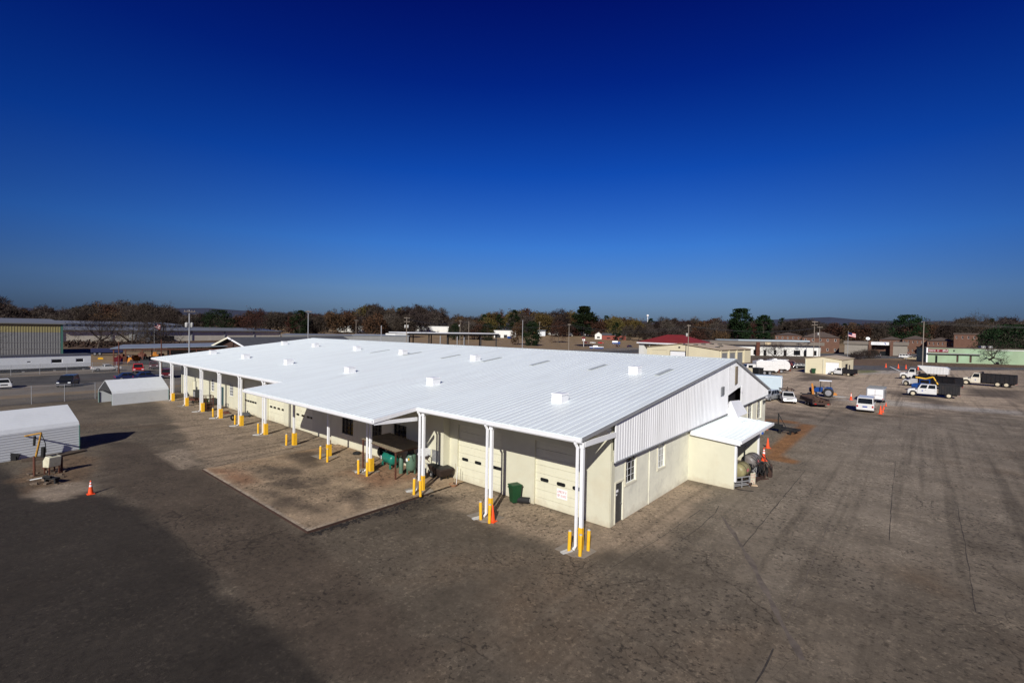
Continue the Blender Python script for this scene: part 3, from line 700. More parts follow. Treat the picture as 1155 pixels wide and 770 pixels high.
# gable wall (faces +x), openings (y0,y1,z0,z1)
def wall_x(x, ya, yb, ztop, openings, m, th=.25):
    g = MB(); ys = sorted(set([ya, yb] + [v for o in openings for v in o[:2]]))
    for p, q in zip(ys, ys[1:]):
        z = 0
        for o0, o1 in sorted([(o[2], o[3]) for o in openings if o[0] <= p + 1e-6 and o[1] >= q - 1e-6]):
            if o0 > z + 1e-4: g.box(x - th, x, p, q, z, o0)
            z = o1
        if z < ztop: g.box(x - th, x, p, q, z, ztop)
    return g.build('wall', M[m], bld)
GX = -.26
gd = (4.08, 4.94, 0, 2.26)
WG = [(5.22, 6.52, 1.97, 3.5), (9.58, 10.69, 1.92, 3.45), (30.4, 32.1, 1.85, 3.9), (33.9, 35.6, 1.9, 3.9)]
wall_x(GX, WY + .25, FY - .66, 4.05, [gd] + WG, 'stucco')
g = MB(); g.box(GX - .25, -.052, WY + .001, WY + .25, 0, 5.5); 
g = MB(); g.box(GX + .004, GX + .035, WY + .05, WY + .42, 0, 3.6); g.build('corner_pilaster', M['cream'], bld)
g = MB(); g.box(GX - .12, GX - .06, gd[0], gd[1], 0.01, gd[3]); dd = g.build('door', M['darkgrey'], bld); dd['label'] = 'dark grey door in the end wall'
g = MB(); g.box(GX - .06, GX - .05, gd[0] + .08, gd[0] + .42, 1.72, 1.86); g.box(GX - .06, GX - .05, gd[0] + .08, gd[0] + .3, 1.55, 1.63); g.build('door_sign', M['signwhite'], dd)
g = MB(); g.cyl((GX - .06, gd[1] - .1, 1.0), (GX + .01, gd[1] - .1, 1.0), .03); g.build('handle', M['chrome'], dd)
g = MB(); g.box(GX + .001, GX + .03, gd[1] + .01, gd[1] + .1, 0, gd[3]); g.box(GX + .001, GX + .03, gd[0] - .1, gd[0] - .01, 0, gd[3]); g.box(GX + .001, GX + .03, gd[0] - .1, gd[1] + .1, gd[3] + .001, gd[3] + .1); g.build('frame', M['creamtrim'], dd)
for wi, o in enumerate(WG):
    a, b, c, d_ = o; g = MB(); xx = GX - .1
    for i in range(4):
        y_ = a + (b - a) * i / 3; ww = .022 if i in (0, 3) else .009
        g.box(xx - .008, xx + .008, max(a, y_ - ww), min(b, y_ + ww), c, d_)
    for k in range(5):
        z_ = c + (d_ - c) * k / 4; ww = .022 if k in (0, 4) else .009
        g.box(xx - .007, xx + .007, a, b, max(c, z_ - ww), min(d_, z_ + ww))
    fr = g.build('window', M['white'], bld)
    p = MB(); p.box(xx - .025, xx - .010, a, b, c, d_); p.build('pane', M['glass' if wi != 1 else 'paleglass'], fr)
    s_ = MB(); s_.box(GX + .001, GX + .05, a - .1, b + .1, c - .11, c - .002); s_.box(GX + .001, GX + .035, b + .002, b + .1, c, d_); s_.box(GX + .001, GX + .035, a - .1, a - .002, c, d_); s_.build('sill', M['creamtrim'], fr)
g = MB(); g.cyl((GX + .03, 8.29, .02), (GX + .03, 8.29, 3.6), .022); g.build('conduit', M['stucco'], bld)
# ribbed white cladding of the gable, with a stepped lower edge and an opening
ZB = 3.62
def ribbed(pts, x, name='gable_cladding', pitch=.30):
    """vertical-rib sheet filling polygon strips: pts = list of (y0,y1,zlo0,zlo1)"""
    g = MB()
    for ya, yb, za, zb in pts:
        n = max(1, round((yb - ya) / (pitch / 2)))
        for i in range(n):
            p, q = ya + (yb - ya) * i / n, ya + (yb - ya) * (i + 1) / n
            mid = []
            zl = lambda y: za + (zb - za) * (y - ya) / (yb - ya)
            # trapezoid profile
            e = (q - p) * .22
            off = .024 if i % 2 else 0.0; off2 = .024 if (i + 1) % 2 else 0.0
            cells = [(p, q - e, off, off), (q - e, q, off, off2)]
            for c0, c1, o0, o1 in cells:
                def zt(y): return zr(y) - .1
                ys = [c0, c1]
                if c0 < RY < c1: ys = [c0, RY, c1]
                for u, v in zip(ys, ys[1:]):
                    ou = o0 + (o1 - o0) * (u - c0) / (c1 - c0); ov = o0 + (o1 - o0) * (v - c0) / (c1 - c0)
                    g._solid([(x + ou - .02, u, zl(u)), (x + ou, u, zl(u)), (x + ov, v, zl(v)), (x + ov - .02, v, zl(v))], [(x + ou - .02, u, zt(u)), (x + ou, u, zt(u)), (x + ov, v, zt(v)), (x + ov - .02, v, zt(v))])
    return g.build(name, M['panel'], bld)
LV = (21.2, 21.9, 5.55, 6.25); TV = (25.0, 25.6, 6.2, 7.75)
OPN = (23.3, 27.0, 4.5, 5.85)
ribbed([(WY + .05, 23.2, ZB, 3.85)], -.055)
ribbed([(27.05, FY - .45, 4.0, 4.15)], -.055)
# cladding above the opening
g = MB()
n = 24
for i in range(n):
    p, q = 23.2 + 3.85 * i / n, 23.2 + 3.85 * (i + 1) / n
    off = .024 if i % 2 else 0
    ztf = lambda y: zr(y) - .1
    zlo = lambda y: 5.35 + (5.85 - 5.35) * min(1, (y - 23.2) / 3.6)
    g._solid([(-.075 + off, p, zlo(p)), (-.055 + off, p, zlo(p)), (-.055 + off, q, zlo(q)), (-.075 + off, q, zlo(q))], [(-.075 + off, p, ztf(p)), (-.055 + off, p, ztf(p)), (-.055 + off, q, ztf(q)), (-.075 + off, q, ztf(q))])
g.build('gable_cladding', M['panel'], bld)
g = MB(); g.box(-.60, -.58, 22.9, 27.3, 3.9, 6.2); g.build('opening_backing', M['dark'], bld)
g = MB(); g.prism([(23.0, 3.62), (27.0, 3.75), (27.0, 4.55), (24.1, 4.75), (23.15, 3.9)], 'x', -.2, -.17)
g._solid([(-.1, 23.15, 3.70), (.75, 23.3, 3.6), (.75, 26.4, 3.6), (-.1, 26.9, 3.7)], [(-.14, 24.2, 4.78), (-.10, 24.2, 4.8), (-.10, 26.95, 4.6), (-.14, 26.95, 4.58)])
g.build('opening_hood', M['white'], bld)
g = MB(); g.box(-.04, .03, 27.0, 27.14, 4.0, 5.9); g.tube([(0, 26.9, 5.4), (.05, 27.3, 5.35), (.08, 27.5, 5.1)], .025); g.build('opening_jamb', M['white'], bld)
g = MB(); g.box(-.02, .012, 3.5, 23.2, ZB - .05, ZB + .0); 
g = MB()
for ya, yb, za, zb in ((WY + .05, 23.2, ZB, 3.85), (27.05, FY - .45, 4.0, 4.15)):
    g._solid([(-.09, ya, za - .06), (.03, ya, za - .06), (.03, yb, zb - .06), (-.09, yb, zb - .06)], [(-.09, ya, za - .002), (.03, ya, za - .002), (.03, yb, zb - .002), (-.09, yb, zb - .002)])
g.build('drip_trim', M['trim'], bld)
g = MB(); g.box(-.02, .03, WY - .02, WY + .045, ZB - .02, zr(WY) - .1); g.build('corner_trim', M['white'], bld)
g = MB(); g.box(-1.6, GX - .002, WY - .035, WY - .002, 4.86, 5.42); g.build('upper_band', M['white'], bld)
g = MB()
g.box(0.0, .06, LV[0], LV[1], LV[2], LV[3])
for k in range(6): g.box(.06, .085, LV[0] + .04, LV[1] - .04, LV[2] + .05 + k * .11, LV[2] + .10 + k * .11)
g.build('gable_louver', M['trim'], bld)
g = MB(); g.box(0.0, .06, TV[0], TV[1], TV[2], TV[3]); g.build('gable_vent', M['tan_roof'], bld)
g = MB(); g.box(GX, GX + .18, 36.2, 36.6, 3.35, 3.62); g.build('flood_light', M['darkgrey'], bld)
# eave beam along column heads and rafters
for k in range(13):
    g = MB(); g.box(-k * S - .06, -k * S + .06, .33, WY - .003, 5.0, 5.25); g.build('rafter', M['white'], bld)

# columns with their guards, downspouts
for k in range(13):
    x = -k * S; z0 = SZ + .0 if B1 + 5 < x < B0 + .9 else .03
    g = MB(); g.box(x - .085, x + .085, .12, .27, z0, 4.97)
    g.box(x - .12, x + .12, .10, .17, 4.971, 5.25)
    c = g.build('column', M['white'], bld)
    g = MB()
    if k < 3: g.box(x - .095, x + .095, .112, .118, z0, 1.12); g.box(x - .105, x - .095, .112, .28, z0, 1.12); g.box(x + .095, x + .105, .112, .28, z0, 1.12)
    else: g.box(x - .17, x + .17, .085, .115, z0, 1.12); g.box(x + .135, x + .165, .116, .40, z0, 1.12); g.box(x - .17, x - .135, .116, .40, z0, 1.12)
    g.build('guard', M['yellow'], c)
    inb = k in (3, 4, 5)
    if k == 12 or (inb and k != 3): continue
    g = MB(); dx = x - .185
    yb = -.02
    g.box(dx - .06, dx + .06, yb, yb + .1, z0 + .18, 4.98 if not inb else 4.6)
    if not inb:
        g._solid([(dx - .06, yb, 4.981), (dx + .06, yb, 4.981), (dx + .06, yb + .1, 4.981), (dx - .06, yb + .1, 4.981)], [(dx - .16, yb - .02, 5.15), (dx - .04, yb - .02, 5.15), (dx - .04, yb + .08, 5.15), (dx - .16, yb + .08, 5.15)])
        g.box(dx - .16, dx - .04, yb - .05, yb + .08, 5.151, 5.3)
    g._solid([(dx - .06, yb - .14, z0 + .05), (dx + .06, yb - .14, z0 + .05), (dx + .06, yb - .14, z0 + .14), (dx - .06, yb - .14, z0 + .14)], [(dx - .06, yb, z0 + .13), (dx + .06, yb, z0 + .13), (dx + .06, yb + .1, z0 + .2), (dx - .06, yb + .1, z0 + .2)])
    g.build('downspout', M['white'], bld)
# outriggers carrying the projecting roof
for x in (-2 * S - .55, -3 * S, -4 * S, -5 * S):
    g = MB()
    g._solid([(x - .05, BY + .02, zr(BY) - .34), (x + .05, BY + .02, zr(BY) - .34), (x + .05, .09, 4.60), (x - .05, .09, 4.60)], [(x - .05, BY + .02, zr(BY) - .12), (x + .05, BY + .02, zr(BY) - .12), (x + .05, .09, 4.84), (x - .05, .09, 4.84)])
    g.build('outrigger', M['white'], bld)
# roof ventilators and skylights on the roof plane
for x, y in [(-68.99, 6.16), (-56.34, 6.06), (-43.62, 5.99), (-30.17, 5.84), (-17.41, 5.6), (-5.03, 5.5), (-69.45, 17.05), (-58.82, 17.05), (-46.9, 16.9), (-36, 16.5), (-23.15, 16.1), (-5.01, 15.9)]:
    z = zr(y); g = MB()
    g.frustum((x - .40, x + .40, y - .40, y + .40), (x - .38, x + .38, y - .38, y + .38), z - .1, z + .46)
    v = g.build('roof_ventilator', M['white'], bld); 
    g = MB(); g.frustum((x - .43, x + .43, y - .43, y + .43), (x - .40, x + .40, y - .40, y + .40), z + .461, z + .56); g.build('hood', M['white'], v, bevel=.03)
for x in (-41.7, -35.05, -28.05, -21.7, -15.4, -9.1, -3.1):
    g = MB(); ya, yb = 15.65, 18.5; w_ = .19
    g._solid([(x - w_, ya, zr(ya) + .003), (x + w_, ya, zr(ya) + .003), (x + w_, yb, zr(yb) + .003), (x - w_, yb, zr(yb) + .003)], [(x - w_, ya, zr(ya) + .05), (x + w_, ya, zr(ya) + .05), (x + w_, yb, zr(yb) + .05), (x - w_, yb, zr(yb) + .05)])
    g.build('skylight', M['skylight'], bld)

# side annex with open front
AY0, AY1, AX = 14.95, 23.6, 2.85
za = lambda x: 3.62 - .075 * x
g = MB(); g._solid([(GX + .002, AY0, 0), (AX, AY0, 0), (AX, AY0 + .22, 0), (GX + .002, AY0 + .22, 0)], [(GX + .002, AY0, za(GX) - .1), (AX, AY0, za(AX) - .1), (AX, AY0 + .22, za(AX) - .1), (GX + .002, AY0 + .22, za(GX) - .1)])
g.build('annex_wall', M['cream'], bld); g = MB()
g._solid([(GX + .002, AY1 - .22, 0), (2.3, AY1 - .22, 0), (2.3, AY1, 0), (GX + .002, AY1, 0)], [(GX + .002, AY1 - .22, za(GX) - .1), (2.3, AY1 - .22, za(2.3) - .1), (2.3, AY1, za(2.3) - .1), (GX + .002, AY1, za(GX) - .1)])
g.build('annex_wall', M['cream'], bld)
g = MB(); ra, rb = AY0 - .15, AY1 + .5
g._solid([(-.12, ra, za(-.12) - .08), (3.25, ra, za(3.25) - .08), (3.25, rb, za(3.25) - .08), (-.12, rb, za(-.12) - .08)], [(-.12, ra, za(-.12)), (3.25, ra, za(3.25)), (3.25, rb, za(3.25)), (-.12, rb, za(-.12))])
y = ra + .2
while y < rb:
    g._solid([(-.1, y - .05, za(-.1) - .01), (3.25, y - .05, za(3.25) - .01), (3.25, y + .05, za(3.25) - .01), (-.1, y + .05, za(-.1) - .01)], [(-.1, y - .02, za(-.1) + .035), (3.25, y - .02, za(3.25) + .035), (3.25, y + .02, za(3.25) + .035), (-.1, y + .02, za(-.1) + .035)]); y += .46
g.tube([(1.5, rb - 2.6, za(1.5) + .05), (1.6, rb - 1.5, za(1.6) + .05), (2.1, rb - .9, za(2.1) + .05), (2.3, rb - .02, za(2.3) + .05)], .03)
g.build('annex_roof', M['white_roof'], bld)
g = MB(); g.box(3.255, 3.34, ra - .05, rb + .02, za(3.3) - .16, za(3.3) + .02); g.build('annex_gutter', M['white'], bld)
g = MB(); g._solid([(-.1, ra - .06, za(0) - .28), (3.25, ra - .06, za(3.25) - .28), (3.25, ra - .002, za(3.25) - .28), (-.1, ra - .002, za(0) - .28)], [(-.1, ra - .06, za(0) + .04), (3.25, ra - .06, za(3.25) + .04), (3.25, ra - .002, za(3.25) + .04), (-.1, ra - .002, za(0) + .04)])
g.build('annex_fascia', M['white'], bld)
g = MB(); g.box(AX + .003, AX + .13, AY0 - .02, AY0 + .24, 0.55, za(AX) - .29); g.build('annex_trim', M['white'], bld); g = MB(); g.box(2.303, 2.42, AY1 - .24, AY1 + .02, 0.3, za(2.3) - .12); g.build('annex_trim', M['white'], bld)

# ================================================================== yard things
ORD = ['first', 'second', 'third', 'fourth', 'fifth', 'sixth', 'seventh', 'eighth', 'ninth', 'tenth', 'eleventh', 'twelfth', 'thirteenth']
# bollards
g = MB(); g.lathe([(.085, 0), (.085, .98), (.078, 1.0)], n=14); bo = g.build('bollard', M['yellow'], smooth=True)
g = MB(); g.lathe([(.079, 1.001), (.07, 1.03), (.04, 1.05), (.005, 1.055)], n=14); bc = g.build('cap', M['cap'], bo, smooth=True)
first = True
def bollard(px, py, label, z=.03):
    global first
    p = gp(px, py, z)
    if first: first = False; o = bo
    else:
        o = bo.copy(); COL.objects.link(o); c = bc.copy(); COL.objects.link(c); c.parent = o
    o.location = (p.x, p.y, z); o.rotation_euler = (random.uniform(-.03, .03), random.uniform(-.03, .03), random.uniform(0, 6)); tag(o, label, 'bollard', 'yellow bollards guarding the canopy columns'); return o
BL = [(641.8, 621.8), (542.2, 586), (466.8, 557.5), (404.3, 534), (361.2, 517.2), (322.9, 502.2), (291.2, 488.8), (265, 478.5), (240.4, 470)]
for i, q in enumerate(BL):
    lab = 'yellow bollard just left of the %s canopy column from the near right corner' % ORD[i]
    bollard(*q, lab, SZ if i in (2, 3, 4) else .03)
BF = [(654, 627), (552, 589.5), (474.2, 559.6), (413.9, 536.8), (369.3, 520.8)]
for i, q in enumerate(BF):
    bollard(*q, 'yellow bollard directly in front of the %s canopy column from the near right corner' % ORD[i], SZ if i in (2, 3, 4) else .03)
bollard(663.3, 620.8, 'yellow bollard right of the near right corner column, between it and the end wall')
# pads and splash blocks
for k in range(12):
    x = -k * S; z = SZ if k in (2, 3, 4) else .03
    g = MB(); rr = random.Random(k)
    pts = []
    for cx_, cy_ in ((-1.3, -.75), (.1, -.72), (.75, -.5), (.75, .5), (.0, .62), (-1.25, .4)): pts.append((x + cx_ * .8 + rr.uniform(-.1, .1), .1 + cy_ + rr.uniform(-.1, .1)))
    g.prism(pts, 'z', z - .02, z + .02); struct(g.build('concrete_pad', M['concrete']))
    if k in (4, 5): continue
    if k > 9: continue
    g = MB(); a = R(-18)
    g.prism([(-.14, -.36), (.14, -.36), (.17, .36), (-.17, .36)], 'z', 0, .03)
    for sx_ in (-1, 1): g.prism([(sx_ * .14, -.36), (sx_ * .175, .36), (sx_ * .13, .36), (sx_ * .095, -.36)], 'z', .0305, .08)
    g.box(-.12, .12, .3, .36, .0305, .08)
    o = g.build('splash_block', M['block']); o.location = (x - .36, -.50, z + .021); o.rotation_euler = (0, 0, R(-14)); o.scale = (.8, .8, .8)
    tag(o, 'pale concrete splash block under the downspout of the %s column from the near right corner' % ORD[k], 'splash block', 'splash blocks under the downspouts')

# traffic cones
def cone(px, py, h, label, banded=False, grp='orange traffic cones'):
    p = gp(px, py); s = h / .9
    g = MB(); g.lathe([(.13, .035), (.15, .04), (.03, .88), (.02, .9)], n=14)
    o = g.build('traffic_cone', M['orange'], smooth=True); o.location = (p.x, p.y, max(.03, p.z)); o.scale = (s, s, s)
    o.rotation_euler = (0, 0, random.uniform(0, 3))
    b = MB(); b.box(-.2, .2, -.2, .2, 0, .034); b.build('base', M['orange'], o, bevel=.01)
    if banded:
        rad = lambda z: .15 + (z - .04) * (.03 - .15) / .84
        for z0, z1 in ((.50, .62), (.69, .78)):
            b = MB(); b.lathe([(rad(z0) + .003, z0), (rad(z1) + .003, z1)], n=14); b.build('reflective_band', M['reflect'], o, smooth=True)
    return tag(o, label, 'traffic cone', grp)
cone(555.5, 588.5, .92, 'orange cone tucked beside the second canopy column near the green wheeled bin')
cone(102.3, 557.5, .85, 'orange cone with white bands on dark asphalt beside the cream tank island', True)
cone(861.3, 519.6, 1.08, 'tall orange cone with white bands beside the machinery at the open annex', True)
cone(865.9, 505.3, .95, 'plain orange cone at the near left edge of the brown dirt strip')
cone(862.8, 484.5, .95, 'orange and white cone just beyond the annex roof beside the blue barrel', True)
cone(993, 467, 1.15, 'tallest orange cone right of the white van')
cone(995.8, 465.3, .6, 'small orange cone nearest the tall cone by the white van')
cone(996.8, 461.5, .6, 'middle small orange cone behind the tall cone by the white van')
cone(999.3, 458.3, .6, 'farthest small orange cone in the row behind the white van')
cone(959.8, 451.0, 1.15, 'orange cone with white top standing between the tractor and the white van', True)
cone(999.2, 414.5, 1.5, 'leftmost of the three orange cones along the grass verge by the side road')
cone(1013.2, 415.4, 1.5, 'middle of the three orange cones along the grass verge by the side road')
cone(1021.8, 416.0, 1.5, 'rightmost of the three orange cones along the grass verge by the side road')
cone(1035.5, 417, 1.4, 'orange cone half hidden behind the white dump body')

# blue barrel
g = MB(); g.lathe([(.27, 0), (.29, .05), (.285, .3), (.30, .32), (.285, .34), (.285, .6), (.30, .62), (.285, .64), (.28, .86), (.26, .88)], n=18)
o = g.build('barrel', M['bluebarrel'], smooth=True); p = gp(857.9, 489.3); o.location = (p.x, p.y, .03)
tag(o, 'blue plastic barrel standing behind the open annex', 'barrel')
g = MB(); g.lathe([(.22, .881), (.2, .9), (.01, .905)], n=14); g.build('lid', M['bluebarrel'], o)

# compressor shelter
sh = thing('compressor_shelter', 'small rust brown lean-to shelter with a tan ribbed roof over the air compressors', 'shelter', (-17.0, 1.35, SZ))
zs = lambda x: 2.06 - .055 * x
g = MB(); n = 15
for i in range(n):
    a, b = -2.15 + 4.3 * i / n, -2.15 + 4.3 * (i + 1) / n; m_ = (a + b) / 2; e = .05
    for p, q, h0, h1 in ((a, m_ - e, 0, 0), (m_ - e, m_, 0, .045), (m_, m_ + e, .045, 0), (m_ + e, b, 0, 0)):
        g._solid([(p, -1.2, zs(p) + h0 - .006), (q, -1.2, zs(q) + h1 - .006), (q, 1.35, zs(q) + h1 + .05), (p, 1.35, zs(p) + h0 + .05)], [(p, -1.2, zs(p) + h0), (q, -1.2, zs(q) + h1), (q, 1.35, zs(q) + h1 + .056), (p, 1.35, zs(p) + h0 + .056)])
g.build('roof', M['tan_roof'], sh)
for x in (-2.0, 2.0):
    for y in (-1.05, 1.2):
        g = MB(); g.box(x - .045, x + .045, y - .045, y + .045, 0, zs(x) - .1); g.build('post', M['rust'], sh)
g = MB()
for y in (-1.10, 1.15): g._solid([(-2.1, y, zs(-2.1) - .1), (2.1, y, zs(2.1) - .1), (2.1, y + .06, zs(2.1) - .1), (-2.1, y + .06, zs(-2.1) - .1)], [(-2.1, y, zs(-2.1) - .012), (2.1, y, zs(2.1) - .012), (2.1, y + .06, zs(2.1) - .012), (-2.1, y + .06, zs(-2.1) - .012)])
for x in (-2.1, 2.04): g.box(x, x + .06, -1.039, 1.149, zs(x) - .1, zs(x) - .02)
g.build('beam', M['rust'], sh)
# horizontal compressor
p = gp(436, 527, SZ)
cp = thing('air_compressor', 'green air compressor with horizontal tank and black flywheel guard under the shelter', 'air compressor', (p.x, p.y + .25, SZ), R(-8))
g = MB(); g.lathe([(.02, -.78), (.2, -.76), (.33, -.70), (.40, -.60), (.41, -.5), (.41, .5), (.40, .60), (.33, .70), (.2, .76), (.02, .78)], (.1, 0, .68), 20, axis='x'); g.build('tank', M['green'], cp, smooth=True)
g = MB()
for x in (-.6, .6):
    for y in (-.25, .25): g.box(x - .05, x + .05, y - .05, y + .05, 0, .36)
g.build('foot', M['green'], cp)
g = MB(); g.box(-.7, .45, -.28, .28, 1.08, 1.12); g.build('deck', M['green'], cp)
g = MB(); g.box(-.35, .0, -.2, .2, 1.121, 1.5); g.lathe([(.12, 1.5), (.16, 1.52), (.16, 1.62), (.12, 1.66), (.05, 1.7)], (-.18, -.08, 0), 12); g.lathe([(.1, 1.5), (.13, 1.55), (.13, 1.6), (.02, 1.64)], (-.18, .14, 0), 10); g.build('pump', M['green'], cp, bevel=.02)
g = MB(); g.lathe([(.14, 0), (.17, .03), (.17, .4), (.1, .45)], (.02, 0, 1.3), 14, axis='x'); g.build('motor', M['greygreen'], cp, smooth=True)
g = MB(); g.lathe([(.45, -.07), (.46, -.05), (.46, .05), (.45, .07)], (-.95, -.05, 1.0), 22, axis='x'); g.build('flywheel_guard', M['black'], cp, smooth=True)
g = MB(); g.box(-.75, -.45, -.425, -.415, .58, .82); lb = g.build('label_plate', M['signwhite'], cp); marks(lb, -.72, -.4255, .70, .24, .07, 5, M['signredink'], 5)
g = MB(); g.tube([(-.1, 0, 1.6), (.5, .1, 1.5), (.7, .1, 1.05)], .025); g.build('pipe', M['dark'], cp)
# upright receiver tank
p = gp(461, 534.5, SZ)
vt = thing('receiver_tank', 'upright grey-green air tank with a white label under the shelter', 'air tank', (p.x, p.y + .2, SZ))
g = MB(); g.lathe([(.02, .22), (.25, .25), (.34, .36), (.36, .5), (.36, 1.25), (.34, 1.38), (.25, 1.47), (.02, 1.5)], n=18); g.build('tank', M['greygreen'], vt, smooth=True)
for t in range(3):
    g = MB(); x, y = .3 * math.cos(2.1 * t + .4), .3 * math.sin(2.1 * t + .4); g.box(x - .04, x + .04, y - .04, y + .04, 0, .4); g.build('leg', M['greygreen'], vt)
g = MB(); g.box(-.16, .16, -.2, .12, 1.5, 1.72); g.cyl((-.05, 0, 1.7), (-.05, 0, 1.95), .09); g.cyl((.1, .05, 1.7), (.1, .05, 1.85), .06); g.tube([(0, -.1, 1.6), (.3, -.2, 1.5), (.38, -.1, 1.0)], .02); g.build('valve_head', M['dark'], vt, bevel=.015)
g = MB(); g.box(-.12, .08, -.372, -.362, .95, 1.15); g.build('label_plate', M['signwhite'], vt)
g = MB(); g.box(.12, .22, -.35, -.33, 1.05, 1.2); g.build('warning_plate', M['yellow'], vt)
p = gp(451, 534, SZ)
g = MB(); g.lathe([(.02, 0), (.15, .02), (.16, .1), (.16, 1.05), (.1, 1.15), (.03, 1.2)], n=14); o = g.build('gas_cylinder', M['greygreen'], smooth=True); o.location = (p.x, p.y + .1, SZ); tag(o, 'slim grey-green gas cylinder just left of the upright air tank', 'gas cylinder')
g = MB(); g.cyl((0, 0, 1.2), (0, 0, 1.3), .04); g.build('valve', M['chrome'], o)
# tyre leaning at shelter post, small drum near wall
def torus(g, c, Rr, r, axis='x', n=18, k=8, m=0):
    prof = [(Rr + r * math.cos(2 * PI * i / k), r * math.sin(2 * PI * i / k)) for i in range(k)]
    base = len(g.v)
    for rr, z in prof:
        for i in range(n):
            t = 2 * PI * i / n; u, w_ = rr * math.cos(t), rr * math.sin(t)
            g.v.append((c[0] + z, c[1] + u, c[2] + w_) if axis == 'x' else ((c[0] + u, c[1] + z, c[2] + w_) if axis == 'y' else (c[0] + u, c[1] + w_, c[2] + z)))
    for a in range(k):
        for i in range(n):
            j = (i + 1) % n; b = (a + 1) % k
            g.f.append((base + a * n + i, base + a * n + j, base + b * n + j, base + b * n + i)); g.m.append(m)
    return g
def tyre(loc, rz, tilt, label, Rr=.33, flat=False):
    g = MB(); torus(g, (0, 0, 0), Rr * .74, Rr * .28, 'x'); o = g.build('tyre', M['black'], smooth=True)
    o.location = loc; o.rotation_euler = (0, tilt, rz)
    return tag(o, label, 'tyre')
p = gp(411, 528, SZ); tyre((p.x, p.y + .3, SZ + .34), R(80), R(-12), 'black tyre leaning by the left post of the compressor shelter')
p = gp(402.5, 512, SZ); tyre((p.x, p.y, SZ + .09), 0, R(90), 'black tyre lying flat against the wall left of the shelter', .33)
# brown tub barrow beside the third column
p = gp(492, 541, .03)
wb = thing('tub_barrow', 'dark brown steel tub barrow with small wheels behind the third column', 'barrow', (p.x + .1, p.y + .3, .03), R(-12))
g = MB(); g.frustum((-.75, .75, -.42, .42), (-1.0, 1.0, -.6, .6), .35, .95); g.build('tub', M['tub'], wb, bevel=.14, seg=3)
g = MB(); g.frustum((-.9, .9, -.5, .5), (-.93, .93, -.53, .53), .952, .96); g.build('load', M['dark'], wb)
for y in (-.45, .45):
    g = MB(); torus(g, (-.5, y, .3), .22, .08, 'y'); g.lathe([(.12, -.03), (.12, .03)], (-.5, y, .3), 10, axis='y'); wh_ = g.build('wheel', M['black'], wb, smooth=True)
    g = MB(); g.lathe([(.1, -.05), (.1, .05)], (-.5, y, .3), 10, axis='y'); g.build('hub', M['rimg'], wh_)
g = MB(); g.tube([(-.7, -.3, .5), (-1.5, -.3, .8), (-1.5, .3, .8), (-.7, .3, .5)], .03); g.box(.5, .6, -.3, -.24, 0, .4); g.box(.5, .6, .24, .3, 0, .4); g.build('handle', M['black'], wb)
p = gp(470, 541, SZ)
g = MB(); g.box(-.22, .22, -.2, .2, .12, .75); g.cyl((-.1, 0, .75), (-.1, 0, 1.0), .09); o = g.build('welding_cart', M['darkgrey'], bevel=.04); o.location = (p.x + .1, p.y + .4, SZ); tag(o, 'dark little machine cart with two wheels left of the third column', 'cart')
for x in (-.2, .2): g = MB(); torus(g, (x, -.24, .12), .09, .035, 'y'); g.build('wheel', M['black'], o, smooth=True)
g = MB(); g.tube([(-.2, .2, .7), (-.2, .3, 1.05), (.2, .3, 1.05), (.2, .2, .7)], .02); g.build('handle', M['grey'], o)
# wall mounted air unit
ac = thing('window_air_unit', 'pale grey air unit hung on the wall on a bracket behind the third column', 'air conditioner', (-14.75, MY - .001, 1.5))
g = MB(); g.box(-.42, .42, -.62, -.02, 0, .48); g.build('case', M['white'], ac, bevel=.02)
g = MB()
for k in range(8): g.box(-.37, .37, -.635, -.621, .05 + k * .05, .075 + k * .05)
g.build('grille', M['grey'], ac)
g = MB(); g.tube([(-.3, -.55, -.02), (-.3, -.02, -.5)], .025); g.tube([(.3, -.55, -.02), (.3, -.02, -.5)], .025); g.build('bracket', M['rust'], ac)
g = MB(); g.tube([(.42, -.3, .1), (.6, -.1, -.1), (.5, -.03, -.7), (.7, -.03, -1.2)], .018); g.build('cable', M['dark'], ac)
# planter and broom by the second bay door
p = gp(512.6, 547.5, .03)
g = MB(); g.lathe([(.2, 0), (.27, .07), (.29, .15), (.26, .16), (.22, .08)], n=16); o = g.build('basket', M['hay2'], smooth=True); o.location = (p.x, p.y - .1, .03); tag(o, 'round tan basket on the ground at the wall left of the second bay door', 'basket')
g = MB(); g.cyl((0, 0, .05), (.02, .1, 1.45), .018); o2 = g.build('broom', M['ptan']); o2.location = (p.x - .03, p.y + .0, .06); tag(o2, 'pale upright broom handle standing in the round basket', 'broom')
g = MB(); g.frustum((-.14, .14, -.04, .04), (-.06, .06, -.03, .03), 0, .2); g.build('bristles', M['hay'], o2)
g = MB(); g.cyl((.12, 0, .05), (.14, .1, 1.3), .016); o3 = g.build('mop_handle', M['white']); o3.location = (p.x + .05, p.y, .06); tag(o3, 'white mop handle leaning beside the broom in the basket', 'mop')
